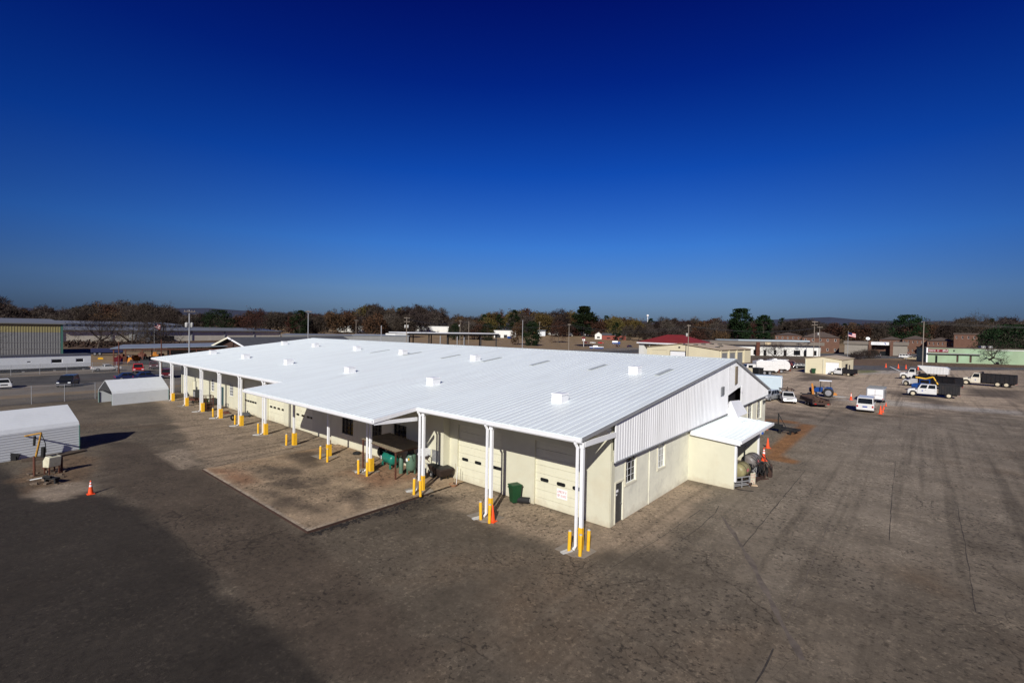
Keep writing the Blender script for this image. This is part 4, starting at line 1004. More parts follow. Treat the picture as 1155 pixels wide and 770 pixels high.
# green wheeled bin + black roller
p = gp(577, 568, .03)
bn = thing('wheeled_bin', 'dark green wheeled rubbish bin by the wall between the two near bay doors', 'wheeled bin', (p.x, p.y + .3, .03), R(-20)); bn.scale = (.88, .88, 1.05)
g = MB(); g.frustum((-.25, .25, -.28, .28), (-.33, .33, -.38, .38), .06, 1.02); g.build('body', M['bin'], bn, bevel=.04)
g = MB(); g.frustum((-.36, .36, -.43, .41), (-.33, .33, -.38, .36), 1.03, 1.10); g.box(-.3, .3, .4, .47, 1.0, 1.05); g.build('lid', M['bin'], bn, bevel=.025)
for x in (-.30, .30): g = MB(); torus(g, (x, .26, .12), .09, .035, 'x'); g.build('wheel', M['black'], bn, smooth=True)
g = MB(); g.cyl((-.28, -.31, .7), (.28, -.31, .7), .025); g.box(-.34, .34, -.40, -.36, .88, .95); g.build('lift_bar', M['bin'], bn)
p = gp(585.5, 568, .03)
g = MB(); g.lathe([(.05, -.42), (.17, -.42), (.19, -.38), (.19, .38), (.17, .42), (.05, .42)], (0, 0, .2), 16, axis='x'); o = g.build('drum_roller', M['black'], smooth=True); o.location = (p.x + .1, p.y + .25, .03); o.rotation_euler = (0, 0, R(28)); tag(o, 'black roll with pale ends lying right beside the green wheeled bin', 'roller')
g = MB()
for s_ in (-1, 1): g.lathe([(.12, -.01), (.12, .01)], (s_ * .43, 0, .2), 12, axis='x')
g.build('end_disc', M['cap'], o)
# clutter at the far bays
def loc(px, py, dz=0): p = gp(px, py, .03); return (p.x, p.y, .03 + dz)
ct = thing('rust_cage', 'rusty mesh cage trolley beside the tenth column', 'cage', loc(235, 463))
g = MB()
for x in (-.5, .5):
    for y in (-.4, .4): g.box(x - .03, x + .03, y - .03, y + .03, .15, 1.9)
for z in (.2, .6, 1.0, 1.4, 1.85): g.box(-.5, .5, -.42, -.39, z, z + .04); g.box(-.5, .5, .39, .42, z, z + .04); g.box(-.52, -.49, -.4, .4, z, z + .04); g.box(.49, .52, -.4, .4, z, z + .04)
for i in range(7): x = -.42 + i * .14; g.box(x - .012, x + .012, -.41, -.4, .2, 1.85); g.box(x - .012, x + .012, .4, .41, .2, 1.85)
g.build('frame', M['rust'], ct)
g = MB(); g.box(-.48, .48, -.38, .38, .1, .15); g.box(-.4, .3, -.3, .3, .16, .9); g.build('load', M['rustbrown'], ct)
for x in (-.45, .45): g = MB(); torus(g, (x, -.3, .06), .045, .02, 'x', 12, 6); g.build('wheel', M['black'], ct)
b2 = thing('wheeled_bin', 'green wheeled bin half hidden behind the tenth column at the far bays', 'wheeled bin', loc(230.5, 459), R(10))
for ch in list(bn.children): c = ch.copy(); COL.objects.link(c); c.parent = b2
g = MB(); g.lathe([(.28, 0), (.29, .02), (.29, .3), (.31, .32), (.29, .34), (.29, .84), (.27, .86)], n=16); o = g.build('drum', M['darkgrey'], smooth=True); o.location = loc(241, 456); tag(o, 'dark steel drum against the wall beside the rusty cage', 'drum')
g = MB(); g.lathe([(.26, .861), (.25, .88), (.02, .88)], n=14); g.build('lid', M['black'], o)
rc = thing('hand_cart', 'low rusty red hand cart with black wheels parked near the eleventh column', 'cart', loc(218, 454), R(20))
g = MB(); g.box(-.9, .9, -.45, .45, .35, .42); g.box(-.9, .9, -.45, -.41, .421, .6); g.box(-.9, .9, .41, .45, .421, .6); g.build('deck', M['rust'], rc)
for x in (-.6, .6):
    for y in (-.48, .48): g = MB(); torus(g, (x, y, .22), .16, .06, 'y', 14, 6); g.build('wheel', M['black'], rc, smooth=True)
g = MB(); g.tube([(.9, 0, .4), (1.4, 0, .9)], .025); g.build('handle', M['black'], rc)
g = MB(); g.box(-.5, .4, -.3, .3, .43, .75); g.build('load', M['rustbrown'], rc, bevel=.05)
p = loc(208.5, 452); g = MB(); g.box(-.5, .5, -.4, .4, 0, 1.4); g.cyl((-.2, 0, 1.4), (-.2, 0, 1.8), .08); o = g.build('parts_washer', M['darkgrey'], bevel=.08); o.location = (p[0], p[1] + 1.5, p[2]); tag(o, 'dark upright machine by the far end wall between the last columns', 'machine')
g = MB(); g.box(-.42, .42, -.42, -.401, .5, 1.2); g.build('panel', M['grey'], o)
gc = thing('floor_jack', 'dark wheeled jack with an upright handle near the eighth column', 'jack', loc(277, 470), R(60))
g = MB(); g.frustum((-.55, .55, -.28, .28), (-.4, .35, -.22, .22), .15, .5); g.cyl((.2, 0, .45), (.2, 0, .72), .07); g.build('body', M['darkgrey'], gc, bevel=.03)
for x in (-.45, .45):
    for y in (-.3, .3): g = MB(); torus(g, (x, y, .13), .085, .04, 'y', 12, 6); g.build('wheel', M['black'], gc)
g = MB(); g.cyl((-.5, 0, .4), (-1.0, 0, 1.1), .025); g.build('handle', M['grey'], gc)
tyre(loc(262.5, 474, .34), R(30), R(-8), 'black tyre standing just left of the eighth column')
g = MB(); g.frustum((-.5, .5, -.35, .35), (-.3, .3, -.2, .2), 0, .25); o = g.build('scrap_pile', M['rust'], bevel=.06); o.location = loc(255.5, 466); tag(o, 'low rusty scrap heap on the ground between the eighth and ninth columns', 'scrap')
g = MB(); g.tube([(-.4, -.1, .2), (.3, .1, .33), (.5, .2, .1)], .04); g.build('pipe', M['rustbrown'], o)

# annex machinery: two tanks on a skid with hoses
tk = thing('spray_tank_skid', 'olive and grey horizontal tanks with hoses on a steel skid in the open annex', 'tank skid', (2.72, 17.9, .03), R(86))
g = MB(); g.lathe([(.03, -.82), (.3, -.79), (.44, -.70), (.49, -.56), (.49, .56), (.44, .70), (.3, .79), (.03, .82)], (-1.25, -.2, 1.0), 22, axis='x'); t1 = g.build('tank', M['tankgold'], tk, smooth=True); t1['label'] = 'olive gold tank'
g = MB(); g.lathe([(.03, -.85), (.32, -.82), (.47, -.72), (.52, -.58), (.52, .58), (.47, .72), (.32, .82), (.03, .85)], (1.0, -.15, 1.22), 22, axis='x'); t2 = g.build('tank', M['tankgrey'], tk, smooth=True); t2['label'] = 'grey brown tank'
for t, x, yc, z, r in ((t1, -1.25, -.2, 1.0, .49), (t2, 1.0, -.15, 1.22, .52)):
    for xo in (-.3, .35):
        g = MB(); torus(g, (x + xo, yc, z), r + .008, .016, 'x', 22, 6); g.build('strap', M['dark'], t)
    g = MB(); g.obox((x - .05, yc - r - .004, z - .02), (.4, .012, .2)); g.build('red_plate', M['signredink'], t)
g = MB(); g.box(-1.6, 2.4, -1.0, -.9, .12, .28); g.box(-1.6, 2.4, .9, 1.0, .12, .28)
for x in (-1.5, -.75, .3, 1.5, 2.3): g.box(x - .06, x + .06, -.89, .89, .12, .26)
for x in (-1.2, -.3, 1.1, 2.0):
    for y in (-.7, .7): g.box(x - .04, x + .04, y - .04, y + .04, .281, .75 if x < .5 else .95)
g.build('skid', M['rustbrown'], tk)
g = MB(); rr = random.Random(4)
for k in range(11):
    a = Vector((rr.uniform(-1.0, 2.0), rr.uniform(-.9, -.5), rr.uniform(1.2, 2.0))); b = Vector((a.x + rr.uniform(-.8, .8), a.y - rr.uniform(.2, .8), rr.uniform(.3, 1.2)))
    mid = (a + b) / 2 + Vector((rr.uniform(-.3, .3), -.25, rr.uniform(-.5, .1))); g.tube([a, (a + mid) / 2 + Vector((0, -.1, -.1)), mid, b], .022)
g.build('hose', M['black'], tk)
g = MB(); g.box(-.2, .15, -.5, .2, .5, 1.2); g.cyl((0, 0, 1.2), (0, 0, 2.3), .06); g.cyl((0, 0, 2.3), (.3, 0, 2.45), .05); g.box(-.35, .3, -.55, .25, .45, .499); g.build('engine', M['dark'], tk, bevel=.03); g = MB(); g.box(1.7, 2.2, -.7, -.2, .3, 1.0); g.build('control_box', M['dark'], tk, bevel=.03)
g = MB(); g.box(1.9, 2.2, -1.3, -1.05, .0, .8); g.cyl((2.05, -1.2, .8), (2.05, -1.2, 1.0), .08); g.build('pump_stand', M['rustbrown'], tk, bevel=.03)
fence_panel = thing('steel_stand', 'grey steel rack and red-lettered notice board on the ground in front of the annex tanks', 'rack', (3.15, 15.75, .03), R(62))
g = MB()
for x in (-.7, .0, .7): g.box(x - .03, x + .03, -.03, .03, 0, .75)
for z in (.15, .4, .7): g.box(-.75, .75, -.035, .035, z, z + .06)
g.box(-.75, .75, .1, .6, .2, .25); g.build('frame', M['grey'], fence_panel)
g = MB(); g.box(.75, 1.2, -.05, -.035, .15, .95); nb = g.build('notice', M['bone'], fence_panel)
for i, z in enumerate((.75, .58, .35, .2)): marks(nb, .79, -.051, z, .36, .11, 5, M['signredink'], 20 + i)
p = gp(846.5, 542, .03)
hr = thing('hose_coil', 'dark hose coil slung on a brown frame at the right of the annex opening', 'hose', (3.75, 19.0, .03), R(60))
g = MB()
for k in range(4): torus(g, (.03 * k, -.08 + .09 * k, .62 + .04 * (k % 2)), .36 - .03 * (k % 2), .035, 'y', 20, 6)
g.build('hose', M['black'], hr, smooth=True)
g = MB(); g.box(-.35, .35, -.2, -.14, 0, .08); g.box(-.04, .04, -.2, -.14, .081, 1.15); g.box(-.35, .35, .32, .38, 0, .08); g.box(-.04, .04, .32, .38, .081, 1.15); g.cyl((0, -.13, 1.0), (0, .31, 1.0), .04); g.build('frame', M['rustbrown'], hr)
g = MB(); g.box(-.4, .3, .5, .9, 0, .75); g.cyl((.1, .7, .75), (.1, .7, 1.2), .06); g.build('pump_box', M['grey'], hr, bevel=.05)
g = MB(); g.prism([(-.4, -.15), (.1, -.22), (.45, -.05), (.3, .2), (-.2, .22)], 'z', 0, .05); o = g.build('cardboard_sheet', M['paper']); p = gp(847, 546.5, .03); o.location = (p.x, p.y, .035); tag(o, 'crumpled manila cardboard lying in front of the annex opening', 'cardboard')
g = MB(); g.tube([(-1.2, -.1, .02), (-.5, .15, .02), (.2, -.1, .02), (.9, .2, .02)], .02); o = g.build('ground_hose', M['black']); o.location = (3.1, 15.2, .05); tag(o, 'thin dark hose lying on the ground at the annex corner', 'hose')

# small black equipment trailer frame on the brown dirt
tf = thing('implement_frame', 'black skeletal implement frame lying on the brown dirt strip', 'implement')
A, B = gp(876, 486, .03), gp(901, 490, .03)
tf.location = ((A.x + B.x) / 2, (A.y + B.y) / 2, .03); ln = (B - A).length; tf.rotation_euler = (0, 0, math.atan2(B.y - A.y, B.x - A.x))
g = MB(); h = ln / 2
for y in (-.5, .55): g.box(-h, h, y - .06, y + .06, .35, .5)
for x in (-h, -.4, .5, h - .1): g.box(x, x + .12, -.43, .48, .37, .48)
g.build('frame', M['black'], tf)
g = MB(); g.box(-h - .4, -h + .5, -.3, .35, .3, .75); g.box(-h + .1, -h + .2, -.05, .05, .76, 2.0); g.tube([(-h + .15, 0, 1.9), (-h + .9, 0, .6)], .04); g.build('hitch_mast', M['black'], tf, bevel=.02)
for x in (-h + .6, h - .6):
    g = MB(); g.box(x - .06, x + .06, -.9, -.56, .05, .42); g.box(x - .15, x + .15, -1.0, -.8, 0, .08); g.build('leg', M['black'], tf)
g = MB(); g.box(h - .7, h - .58, .61, 1.2, .0, .42); g.build('leg', M['black'], tf)

# two white sheet-metal sheds
def carport(name, label, A, u, n, Ln, Wd, eh, rh, openl):
    """A near right base corner, u along the near side, n across to the back"""
    t = thing(name, label, 'shed', (A.x, A.y, .03), math.atan2(u.y, u.x))
    s = 1 if Vector((-u.y, u.x, 0)).dot(n) > 0 else -1     # local +y or -y is the back
    g = MB(); w_ = Wd * s
    prof = [(0, 0), (0, eh - .25), (.16 * s, eh + .05), (w_ / 2, rh), (w_ - .16 * s, eh + .05), (w_, eh - .25), (w_, 0)]
    th = .05 * s
    inn = [(th, 0), (th, eh - .27), (.16 * s + th, eh), (w_ / 2, rh - .06), (w_ - .16 * s - th, eh), (w_ - th, eh - .27), (w_ - th, 0)]
    for i in range(6):
        p0, p1, q0, q1 = prof[i], prof[i + 1], inn[i], inn[i + 1]
        g._solid([(0, p0[0], p0[1]), (0, p1[0], p1[1]), (0, q1[0], q1[1]), (0, q0[0], q0[1])], [(Ln, p0[0], p0[1]), (Ln, p1[0], p1[1]), (Ln, q1[0], q1[1]), (Ln, q0[0], q0[1])])
    # horizontal ribs on the near wall and roof
    def ribs(p0, p1, k):
        for i in range(k):
            t_ = (i + .5) / k; y = p0[0] + (p1[0] - p0[0]) * t_; z = p0[1] + (p1[1] - p0[1]) * t_
            dy, dz = p1[0] - p0[0], p1[1] - p0[1]; l = math.hypot(dy, dz); ny, nz = -dz / l * s * 1, dy / l * s
            ny, nz = (-abs(dz) / l * s, abs(dy) / l) if p0 == prof[0] or p0 == prof[1] or p0 == prof[2] else (ny, nz)
            ty, tz = dy / l * .05, dz / l * .05
            g._solid([(0.01, y - ty, z - tz), (0.01, y + ty, z + tz), (0.01, y + ty * .4 + ny * .010, z + tz * .4 + nz * .010), (0.01, y - ty * .4 + ny * .010, z - tz * .4 + nz * .010)],
                     [(Ln - .01, y - ty, z - tz), (Ln - .01, y + ty, z + tz), (Ln - .01, y + ty * .4 + ny * .010, z + tz * .4 + nz * .010), (Ln - .01, y - ty * .4 + ny * .010, z - tz * .4 + nz * .010)])
    ribs(prof[0], prof[1], 10); ribs(prof[2], prof[3], 10)
    g.build('shell', M['shed'], t)
    for x, op in ((0, False), (Ln, openl)):
        g = MB(); e = .02 if x == 0 else -.07
        if not op:
            g.prism([(p[0] * .985 + .01 * s, p[1] * .985) for p in inn], 'x', x + e, x + e + .05); g.build('end_wall', M['shed'], t)
        else:
            g.prism([(p[0], p[1]) for p in (inn[2], inn[3], inn[4])], 'x', x + e, x + e + .05); g.build('gable_infill', M['darkgrey'], t)
            g = MB(); g.box(x - .08, x + .0, .06 * s if s > 0 else -.14, .14 if s > 0 else -.06, 0, eh - .3); g.build('post', M['greentrim'], t)
            g = MB(); g.box(x - .08, x + .0, min(w_ - .06 * s, w_ - .14 * s), max(w_ - .06 * s, w_ - .14 * s), 0, eh - .3); g.build('post', M['greentrim'], t)
    g = MB(); y0 = -.03 * s if s > 0 else .01
    g.box(-.02, .03, min(-.05 * s, -.0), max(-.05 * s, .0), 0, eh - .26); g.build('corner_trim', M['greentrim'], t)
    return t
A = gp(89.7, 506.5, .03); Bq = gp(0, 521.5, .03); u = (Bq - A); u.z = 0; u.normalize(); n = Vector((u.y, -u.x, 0))
if n.x > 0: n = -n
carport('storage_shed', 'white ribbed metal storage shed at the left edge, nearer and larger of the two', A, u, n, 11.5, 4.4, 2.3, 3.55, False)
A = gp(190.3, 450.8, .03); Bq = gp(126.5, 457.3, .03); u = (Bq - A); u.z = 0; ln = u.length; u.normalize(); n = Vector((u.y, -u.x, 0))
if n.x > 0: n = -n
carport('storage_shed', 'white ribbed metal storage shed with open left end next to the far canopy columns', A, u, n, ln, 4.4, 1.75, 3.1, True)

# island with pump jib, cream tank and posts
p = gp(40, 517, .03)
jb = thing('jib_hoist', 'bent yellow and black jib arm standing in front of the near white shed', 'jib arm', (p.x, p.y, .03), math.atan2(u.y, u.x))
q = lambda px, py: (lambda P: (P.x, P.y, z_at(px, py, P)))(Vector((p.x, p.y, 0)))
kx = 1 / 540 * (Vector((p.x, p.y, 0)) - CAM).to_2d().length
vx = RT.to_2d().normalized() * kx
def rel(dx, z): # metres to the right as seen, height
    return Vector((vx.x * dx, vx.y * dx, z))
jb.rotation_euler = (0, 0, 0)
g = MB(); g.cyl(rel(0, 0), rel(4.8, 2.0), .075, .06); g.build('post', M['jib'], jb)
g = MB(); g.cyl(rel(4.8, 2.0), rel(-9, 1.72), .065, .05); g.build('arm', M['jib'], jb)
g = MB(); g.cyl(rel(-9.02, 1.72), rel(-22.5, 1.05), .055, .04); g.build('arm_extension', M['black'], jb)
g = MB(); g.cyl(rel(-1, 1.0), rel(-.5, 1.75), .08); g.cyl(rel(6, 0), rel(6.5, .9), .14); g.tube([rel(5, 1.9), rel(8, 1.2), rel(8.5, .5)], .03); g.box(-.3, .3, -.3, .3, 0, .1); g.build('hydraulics', M['black'], jb)
def post(px, py, h, r, m, label, kind='steel_post', cat='post'):
    P = gp(px, py, .03); g = MB(); g.lathe([(r, 0), (r, h), (r * .8, h + .02)], n=10); o = g.build(kind, M[m], smooth=True); o.location = (P.x, P.y, .03); tag(o, label, cat)
    g = MB(); g.lathe([(r * 1.6, 0), (r * 1.6, .03)], n=10); g.build('base_plate', M[m], o); return o
post(38.6, 537, 1.35, .07, 'rust', 'left rusty post guarding the cream tank')
post(69.6, 532, 1.05, .07, 'rust', 'right rusty post guarding the cream tank')
o = post(53.5, 511, .9, .11, 'rustbrown', 'short dark valve post by the wall of the near white shed', 'valve_post')
g = MB(); g.cyl((-.35, 0, .8), (.1, 0, .86), .07); g.cyl((.1, 0, .8), (.1, 0, 1.05), .1); g.build('valve', M['black'], o)
P = gp(59, 534, .03)
fk = thing('fuel_tank', 'small cream fuel tank box on a rusty stand between two posts', 'tank', (P.x, P.y, .03), R(20)); fk.scale = (.78, .78, .85)
g = MB(); g.prism([(-.55, .55), (.35, .62), (.5, 1.45), (-.1, 1.5), (-.6, 1.0)], 'y', -.45, .45); g.build('tank', M['bone'], fk, bevel=.05)
g = MB(); g.box(.0, .3, -.2, .2, 1.5, 1.54); g.build('lid', M['darkgrey'], fk)
for x in (-.4, .3):
    for y in (-.35, .35): g = MB(); g.box(x - .04, x + .04, y - .04, y + .04, 0, .62); g.build('leg', M['rust'], fk)
g = MB(); g.tube([(-.6, 0, .8), (-1.1, .1, .5), (-1.2, .1, 0)], .05); g.box(-1.3, -1.0, -.1, .25, .3, .7); g.build('pump', M['rust'], fk)
P = gp(8, 519, .03)
g = MB(); g.prism([(-.7, 0), (.6, 0), (.75, .4), (-.6, .95), (-.75, .9)], 'y', -.3, .3); o = g.build('steel_hopper', M['dark'], bevel=.02); o.location = (P.x, P.y, .03); o.rotation_euler = (0, 0, R(75)); tag(o, 'low dark steel hopper at the left edge before the near shed', 'hopper')
g = MB()
for x in (-.5, .5): g.box(x - .05, x + .05, -.36, -.31, 0, .3)
g.build('leg', M['black'], o)
pts = W2([(24, 521.5), (60, 517.5), (96, 509.5), (95, 508), (58, 514.5), (24, 519.5)])
g = MB(); g.prism(pts, 'z', .032, .16); o = g.build('rail_sleepers', M['darkwood'], bevel=.02); tag(o, 'line of dark timber sleepers along the foot of the near white shed', 'sleepers')
g = MB(); rr = random.Random(9)
for k in range(26):
    P = gp(rr.uniform(28, 78), rr.uniform(530, 547), .03); g.obox((P.x, P.y, .02), (rr.uniform(.1, .5), rr.uniform(.06, .25), rr.uniform(.05, .18)), rr.uniform(0, 3))
stuff(tag(g.build('debris', mat('debris_mix', (.12, .09, .065), .9, .6, 1.0), bevel=.01), 'scattered rubble and scrap on the island below the cream tank', 'debris'))
P = gp(58, 545, .03); vs = thing('bench_vise_stand', 'dark low vise stand with a pale lever on the dirt below the cream tank', 'stand', (P.x, P.y, .03), R(30))
g = MB(); g.box(-.5, .5, -.15, .15, .3, .42); g.box(-.45, -.33, -.1, .1, 0, .3); g.box(.33, .45, -.1, .1, 0, .3); g.cyl((-.3, -.2, .5), (.25, -.2, .5), .08); g.build('frame', M['black'], vs)
g = MB(); g.cyl((-.3, -.3, .45), (-1.0, -.5, .3), .04); g.build('lever', M['block'], vs)

# chain link fence behind the sheds
def mat_link():
    m = bpy.data.materials.new('chain_link'); m.use_nodes = True; nt = m.node_tree; N = nt.nodes; L = nt.links
    b = N['Principled BSDF']; b.inputs['Base Color'].default_value = (.30, .31, .31, 1); b.inputs['Metallic'].default_value = .5; b.inputs['Roughness'].default_value = .5
    tc = N.new('ShaderNodeTexCoord'); fs = []
    for rot in (R(45), R(-45)):
        mp = N.new('ShaderNodeMapping'); mp.inputs['Rotation'].default_value = (rot, 0, 0); L.new(tc.outputs['Object'], mp.inputs['Vector'])
        wv = N.new('ShaderNodeTexWave'); wv.wave_type = 'BANDS'; wv.bands_direction = 'Y'; wv.inputs['Scale'].default_value = 3.6; wv.inputs['Distortion'].default_value = 0
        L.new(mp.outputs['Vector'], wv.inputs['Vector'])
        c = N.new('ShaderNodeMath'); c.operation = 'GREATER_THAN'; c.inputs[1].default_value = .95; L.new(wv.outputs['Fac'], c.inputs[0]); fs.append(c.outputs[0])
    mxm = N.new('ShaderNodeMath'); mxm.operation = 'MAXIMUM'; L.new(fs[0], mxm.inputs[0]); L.new(fs[1], mxm.inputs[1])
    tr = N.new('ShaderNodeBsdfTransparent'); ms = N.new('ShaderNodeMixShader'); L.new(mxm.outputs[0], ms.inputs['Fac']); L.new(tr.outputs[0], ms.inputs[1]); L.new(b.outputs[0], ms.inputs[2])
    L.new(ms.outputs[0], N['Material Output'].inputs['Surface']); return m
M['link'] = mat_link()
def fence(label, a, b, sp, h):
    d = b - a; d.z = 0; ln = d.length; t = thing('chain_link_fence', label, 'fence', (a.x, a.y, .03), math.atan2(d.y, d.x) - PI / 2)
    n = round(ln / sp)
    for i in range(n + 1):
        g = MB(); y = ln * i / n; g.cyl((0, y, 0), (0, y, h + .06), .035, n=8); g.lathe([(.045, h + .06), (.04, h + .1), (.005, h + .12)], (0, y, 0), 8); g.build('post', M['galv'], t)
    g = MB(); g.cyl((0, 0, h), (0, ln, h), .022, n=6); g.build('top_rail', M['galv'], t)
    g = MB(); g.box(-.004, .004, 0, ln, .03, h - .03); g.build('mesh', M['link'], t)
fence('galvanised chain link fence along the yard behind the two white sheds', Vector((-72, -38, 0)), Vector((-75.5, 6, 0)), 3.1, 2.2)
fence('galvanised chain link fence on the far side of the street before the trailer office', Vector((-121.5, -60, 0)), Vector((-121.5, 20, 0)), 4.0, 2.0)

# ================================================================== vehicles (local +x is forward)
def wheel(parent, x, y, r, w_, rim='rimg', dual=False):
    g = MB(); s = 1 if y > 0 else -1
    g.lathe([(r * .55, -w_ / 2), (r * .92, -w_ / 2), (r, -w_ / 2 + .04), (r, w_ / 2 - .04), (r * .92, w_ / 2), (r * .55, w_ / 2)], (x, y, r), 18, axis='y')
    wl = g.build('wheel', M['black'], parent, smooth=True)
    g = MB(); yo = y + s * w_ / 2
    g.lathe([(r * .56, yo - .012), (r * .60, yo + .012), (r * .50, yo + .02)] if s > 0 else [(r * .50, yo - .02), (r * .60, yo - .012), (r * .56, yo + .012)], (x, 0, r), 16, axis='y')
    g.lathe([(r * .16, yo - .01), (r * .16, yo + .05)] if s > 0 else [(r * .16, yo - .05), (r * .16, yo + .01)], (x, 0, r), 10, axis='y')
    g.build('rim', M[rim], wl); return wl
def glass_quads(parent, b, t, z0, z1, names=True, inset=.1, sides=True, front=True, rear=True, split=None, m='glass'):
    """windows on the faces of a cab frustum b=(x0,x1,y0,y1) t likewise; x1 is the front"""
    def face(c, nm):
        c = [Vector(v) for v in c]; ctr = sum(c, Vector()) / 4
        nrm = (c[1] - c[0]).cross(c[3] - c[0]).normalized()
        if nrm.dot(ctr - Vector(((b[0] + b[1]) / 2, 0, (z0 + z1) / 2))) < 0: nrm = -nrm
        def lerp(u, v):
            return c[0] * (1 - u) * (1 - v) + c[1] * u * (1 - v) + c[2] * u * v + c[3] * (1 - u) * v
        spans = [(inset * .6, 1 - inset * .6)] if not split or nm != 'side_window' else split
        for u0, u1 in spans:
            g = MB(); q = [lerp(u0, .10), lerp(u1, .10), lerp(u1, .88), lerp(u0, .88)]
            g._solid([v - nrm * .01 for v in q], [v + nrm * .006 for v in q]); g.build(nm, M[m], parent)
    if front: face([(b[1], b[2], z0), (b[1], b[3], z0), (t[1], t[3], z1), (t[1], t[2], z1)], 'windscreen')
    if rear: face([(b[0], b[2], z0), (b[0], b[3], z0), (t[0], t[3], z1), (t[0], t[2], z1)], 'rear_window')
    if sides:
        for i in (2, 3): face([(b[0], b[i], z0), (b[1], b[i], z0), (t[1], t[i], z1), (t[0], t[i], z1)], 'side_window')
def lamp(parent, x, y, z, w_, h, m, nm, d=.03):
    g = MB(); g.box(x - d, x + d, y - w_ / 2, y + w_ / 2, z - h / 2, z + h / 2); g.build(nm, M[m], parent, bevel=.012)
def car(kind, label, cat, pos, rz, paint, style='sedan', L_=4.6, W_=1.78, H_=1.45, rim='rimg', group=None, detail=True):
    t = thing(kind, label, cat, (pos[0], pos[1], max(.03, terrain(pos[0], pos[1]) + .03) if len(pos) < 3 else pos[2]), rz, group)
    a, b = -L_ / 2, L_ / 2; hw = W_ / 2; zb = .28
    belt = {'sedan': .86, 'suv': 1.05, 'van': 1.15, 'pickup': .98}[style]
    hood = {'sedan': .82, 'suv': 1.0, 'van': 1.02, 'pickup': .95}[style]
    if style == 'sedan': prof = [(a, .45), (a + .03, .78), (a + .25, belt), (b - 1.35, belt), (b - .25, hood - .12), (b, .62), (b, .36), (b - .15, zb), (a + .15, zb)]; cb = (a + .55, b - 1.25); ct_ = (a + 1.15, b - 2.05)
    elif style == 'suv': prof = [(a, .4), (a, belt), (b - 1.25, belt), (b - .15, hood - .08), (b, .75), (b, .38), (b - .12, zb), (a + .1, zb)]; cb = (a + .02, b - 1.15); ct_ = (a + .25, b - 1.8)
    elif style == 'van': prof = [(a, .38), (a, belt), (b - .85, belt), (b - .12, hood - .12), (b, .8), (b, .4), (b - .1, zb), (a + .08, zb)]; cb = (a + .01, b - .75); ct_ = (a + .12, b - 1.45)
    else: prof = [(a, .45), (a, belt), (b - 1.35, belt), (b - .12, hood - .06), (b, .72), (b, .42), (b - .12, zb + .08), (a + .1, zb + .1)]; cb = (a + 1.9, b - 1.25); ct_ = (a + 2.05, b - 1.95)
    g = MB(); g.prism(prof, 'y', -hw, hw); body = g.build('body', M[paint], t, bevel=.07)
    tw = hw * (.80 if style != 'van' else .88)
    B = (cb[0], cb[1], -hw + .05, hw - .05); T = (ct_[0], ct_[1], -tw, tw)
    g = MB(); g.frustum(B, T, belt - .02, H_); g.build('cab', M[paint], t, bevel=.05)
    sp = {'sedan': [(.08, .47), (.52, .93)], 'suv': [(.04, .30), (.34, .62), (.66, .94)], 'van': [(.04, .33), (.37, .66), (.70, .95)], 'pickup': [(.08, .92)]}[style]
    glass_quads(t, B, T, belt - .02, H_, split=sp)
    if style == 'pickup':
        g = MB(); g.box(a + .08, a + 1.8, -hw + .1, hw - .1, belt + .001, belt + .006); g.build('bed_floor', M['dark'], t)
        g = MB()
        for y in (-hw + .05, hw - .05): g.box(a + .05, a + 1.85, y - .045, y + .045, belt, belt + .05)
        g.build('bed_rail', M[paint], t)
    r = .33 if style == 'sedan' else .37
    for x in (a + .85, b - .85):
        for s in (-1, 1): wheel(t, x, s * (hw - .09), r, .22, rim)
    for s in (-1, 1):
        lamp(t, b - .01, s * (hw - .28), .68 if style == 'sedan' else .78, .34, .16, 'lightc', 'headlight'); lamp(t, a + .0, s * (hw - .14), .72 if style == 'sedan' else .85, .18, .26, 'lightr', 'tail_light')
    for x in (a - .03, b + .03):
        g = MB(); g.box(x - .07, x + .07, -hw + .06, hw - .06, .36, .54); g.build('bumper', M['chrome' if style in ('suv', 'pickup') else paint], t, bevel=.03)
    g = MB(); g.box(b - .015, b + .025, -hw + .5, hw - .5, .60, .76); g.build('grille', M['dark'], t)
    for s in (-1, 1):
        g = MB(); g.box(cb[1] - .35, cb[1] - .2, s * hw - .01 if s > 0 else -hw - .16, hw + .16 if s > 0 else -hw + .01, belt + .02, belt + .18); g.build('mirror', M['dark'], t, bevel=.02)
    return t
def head(p, q): return math.atan2(q.y - p.y, q.x - p.x)

# white van seen from behind, with a white box trailer in front of it
A, B = gp(965.5, 464), gp(985.5, 466.5); c = (A + B) / 2; hv = R(91)
van = car('passenger_van', 'white passenger van seen from behind, parked beside a row of small cones', 'van', (c.x + math.cos(hv) * 2.4, c.y + math.sin(hv) * 2.4), hv, 'pw', 'van', 5.0, 2.0, 2.05)
g = MB(); g.box(-2.535, -2.505, -.27, .27, .72, .90); g.build('licence_plate', M['signblue'], van)
A, B = gp(976, 452.5), gp(993.5, 456); c = (A + B) / 2
tr = thing('box_trailer', 'white box trailer with a silver roof standing beyond the white van', 'trailer', (c.x + .3, c.y + 2.0, .03), R(89))
g = MB(); g.box(-2.3, 2.3, -1.15, 1.15, .55, 2.35); g.build('body', M['psilver'], tr, bevel=.05)
g = MB(); g.box(-2.25, 2.25, -1.1, 1.1, 2.352, 2.4)
for i in range(7): g.box(-2.1 + i * .65, -2.02 + i * .65, -1.1, 1.1, 2.401, 2.43)
g.build('roof', M['steelgrey'], tr)
g = MB(); g.box(-2.33, -2.302, -1.0, 1.0, .7, 2.2); dr = g.build('ramp_door', M['signwhite'], tr)
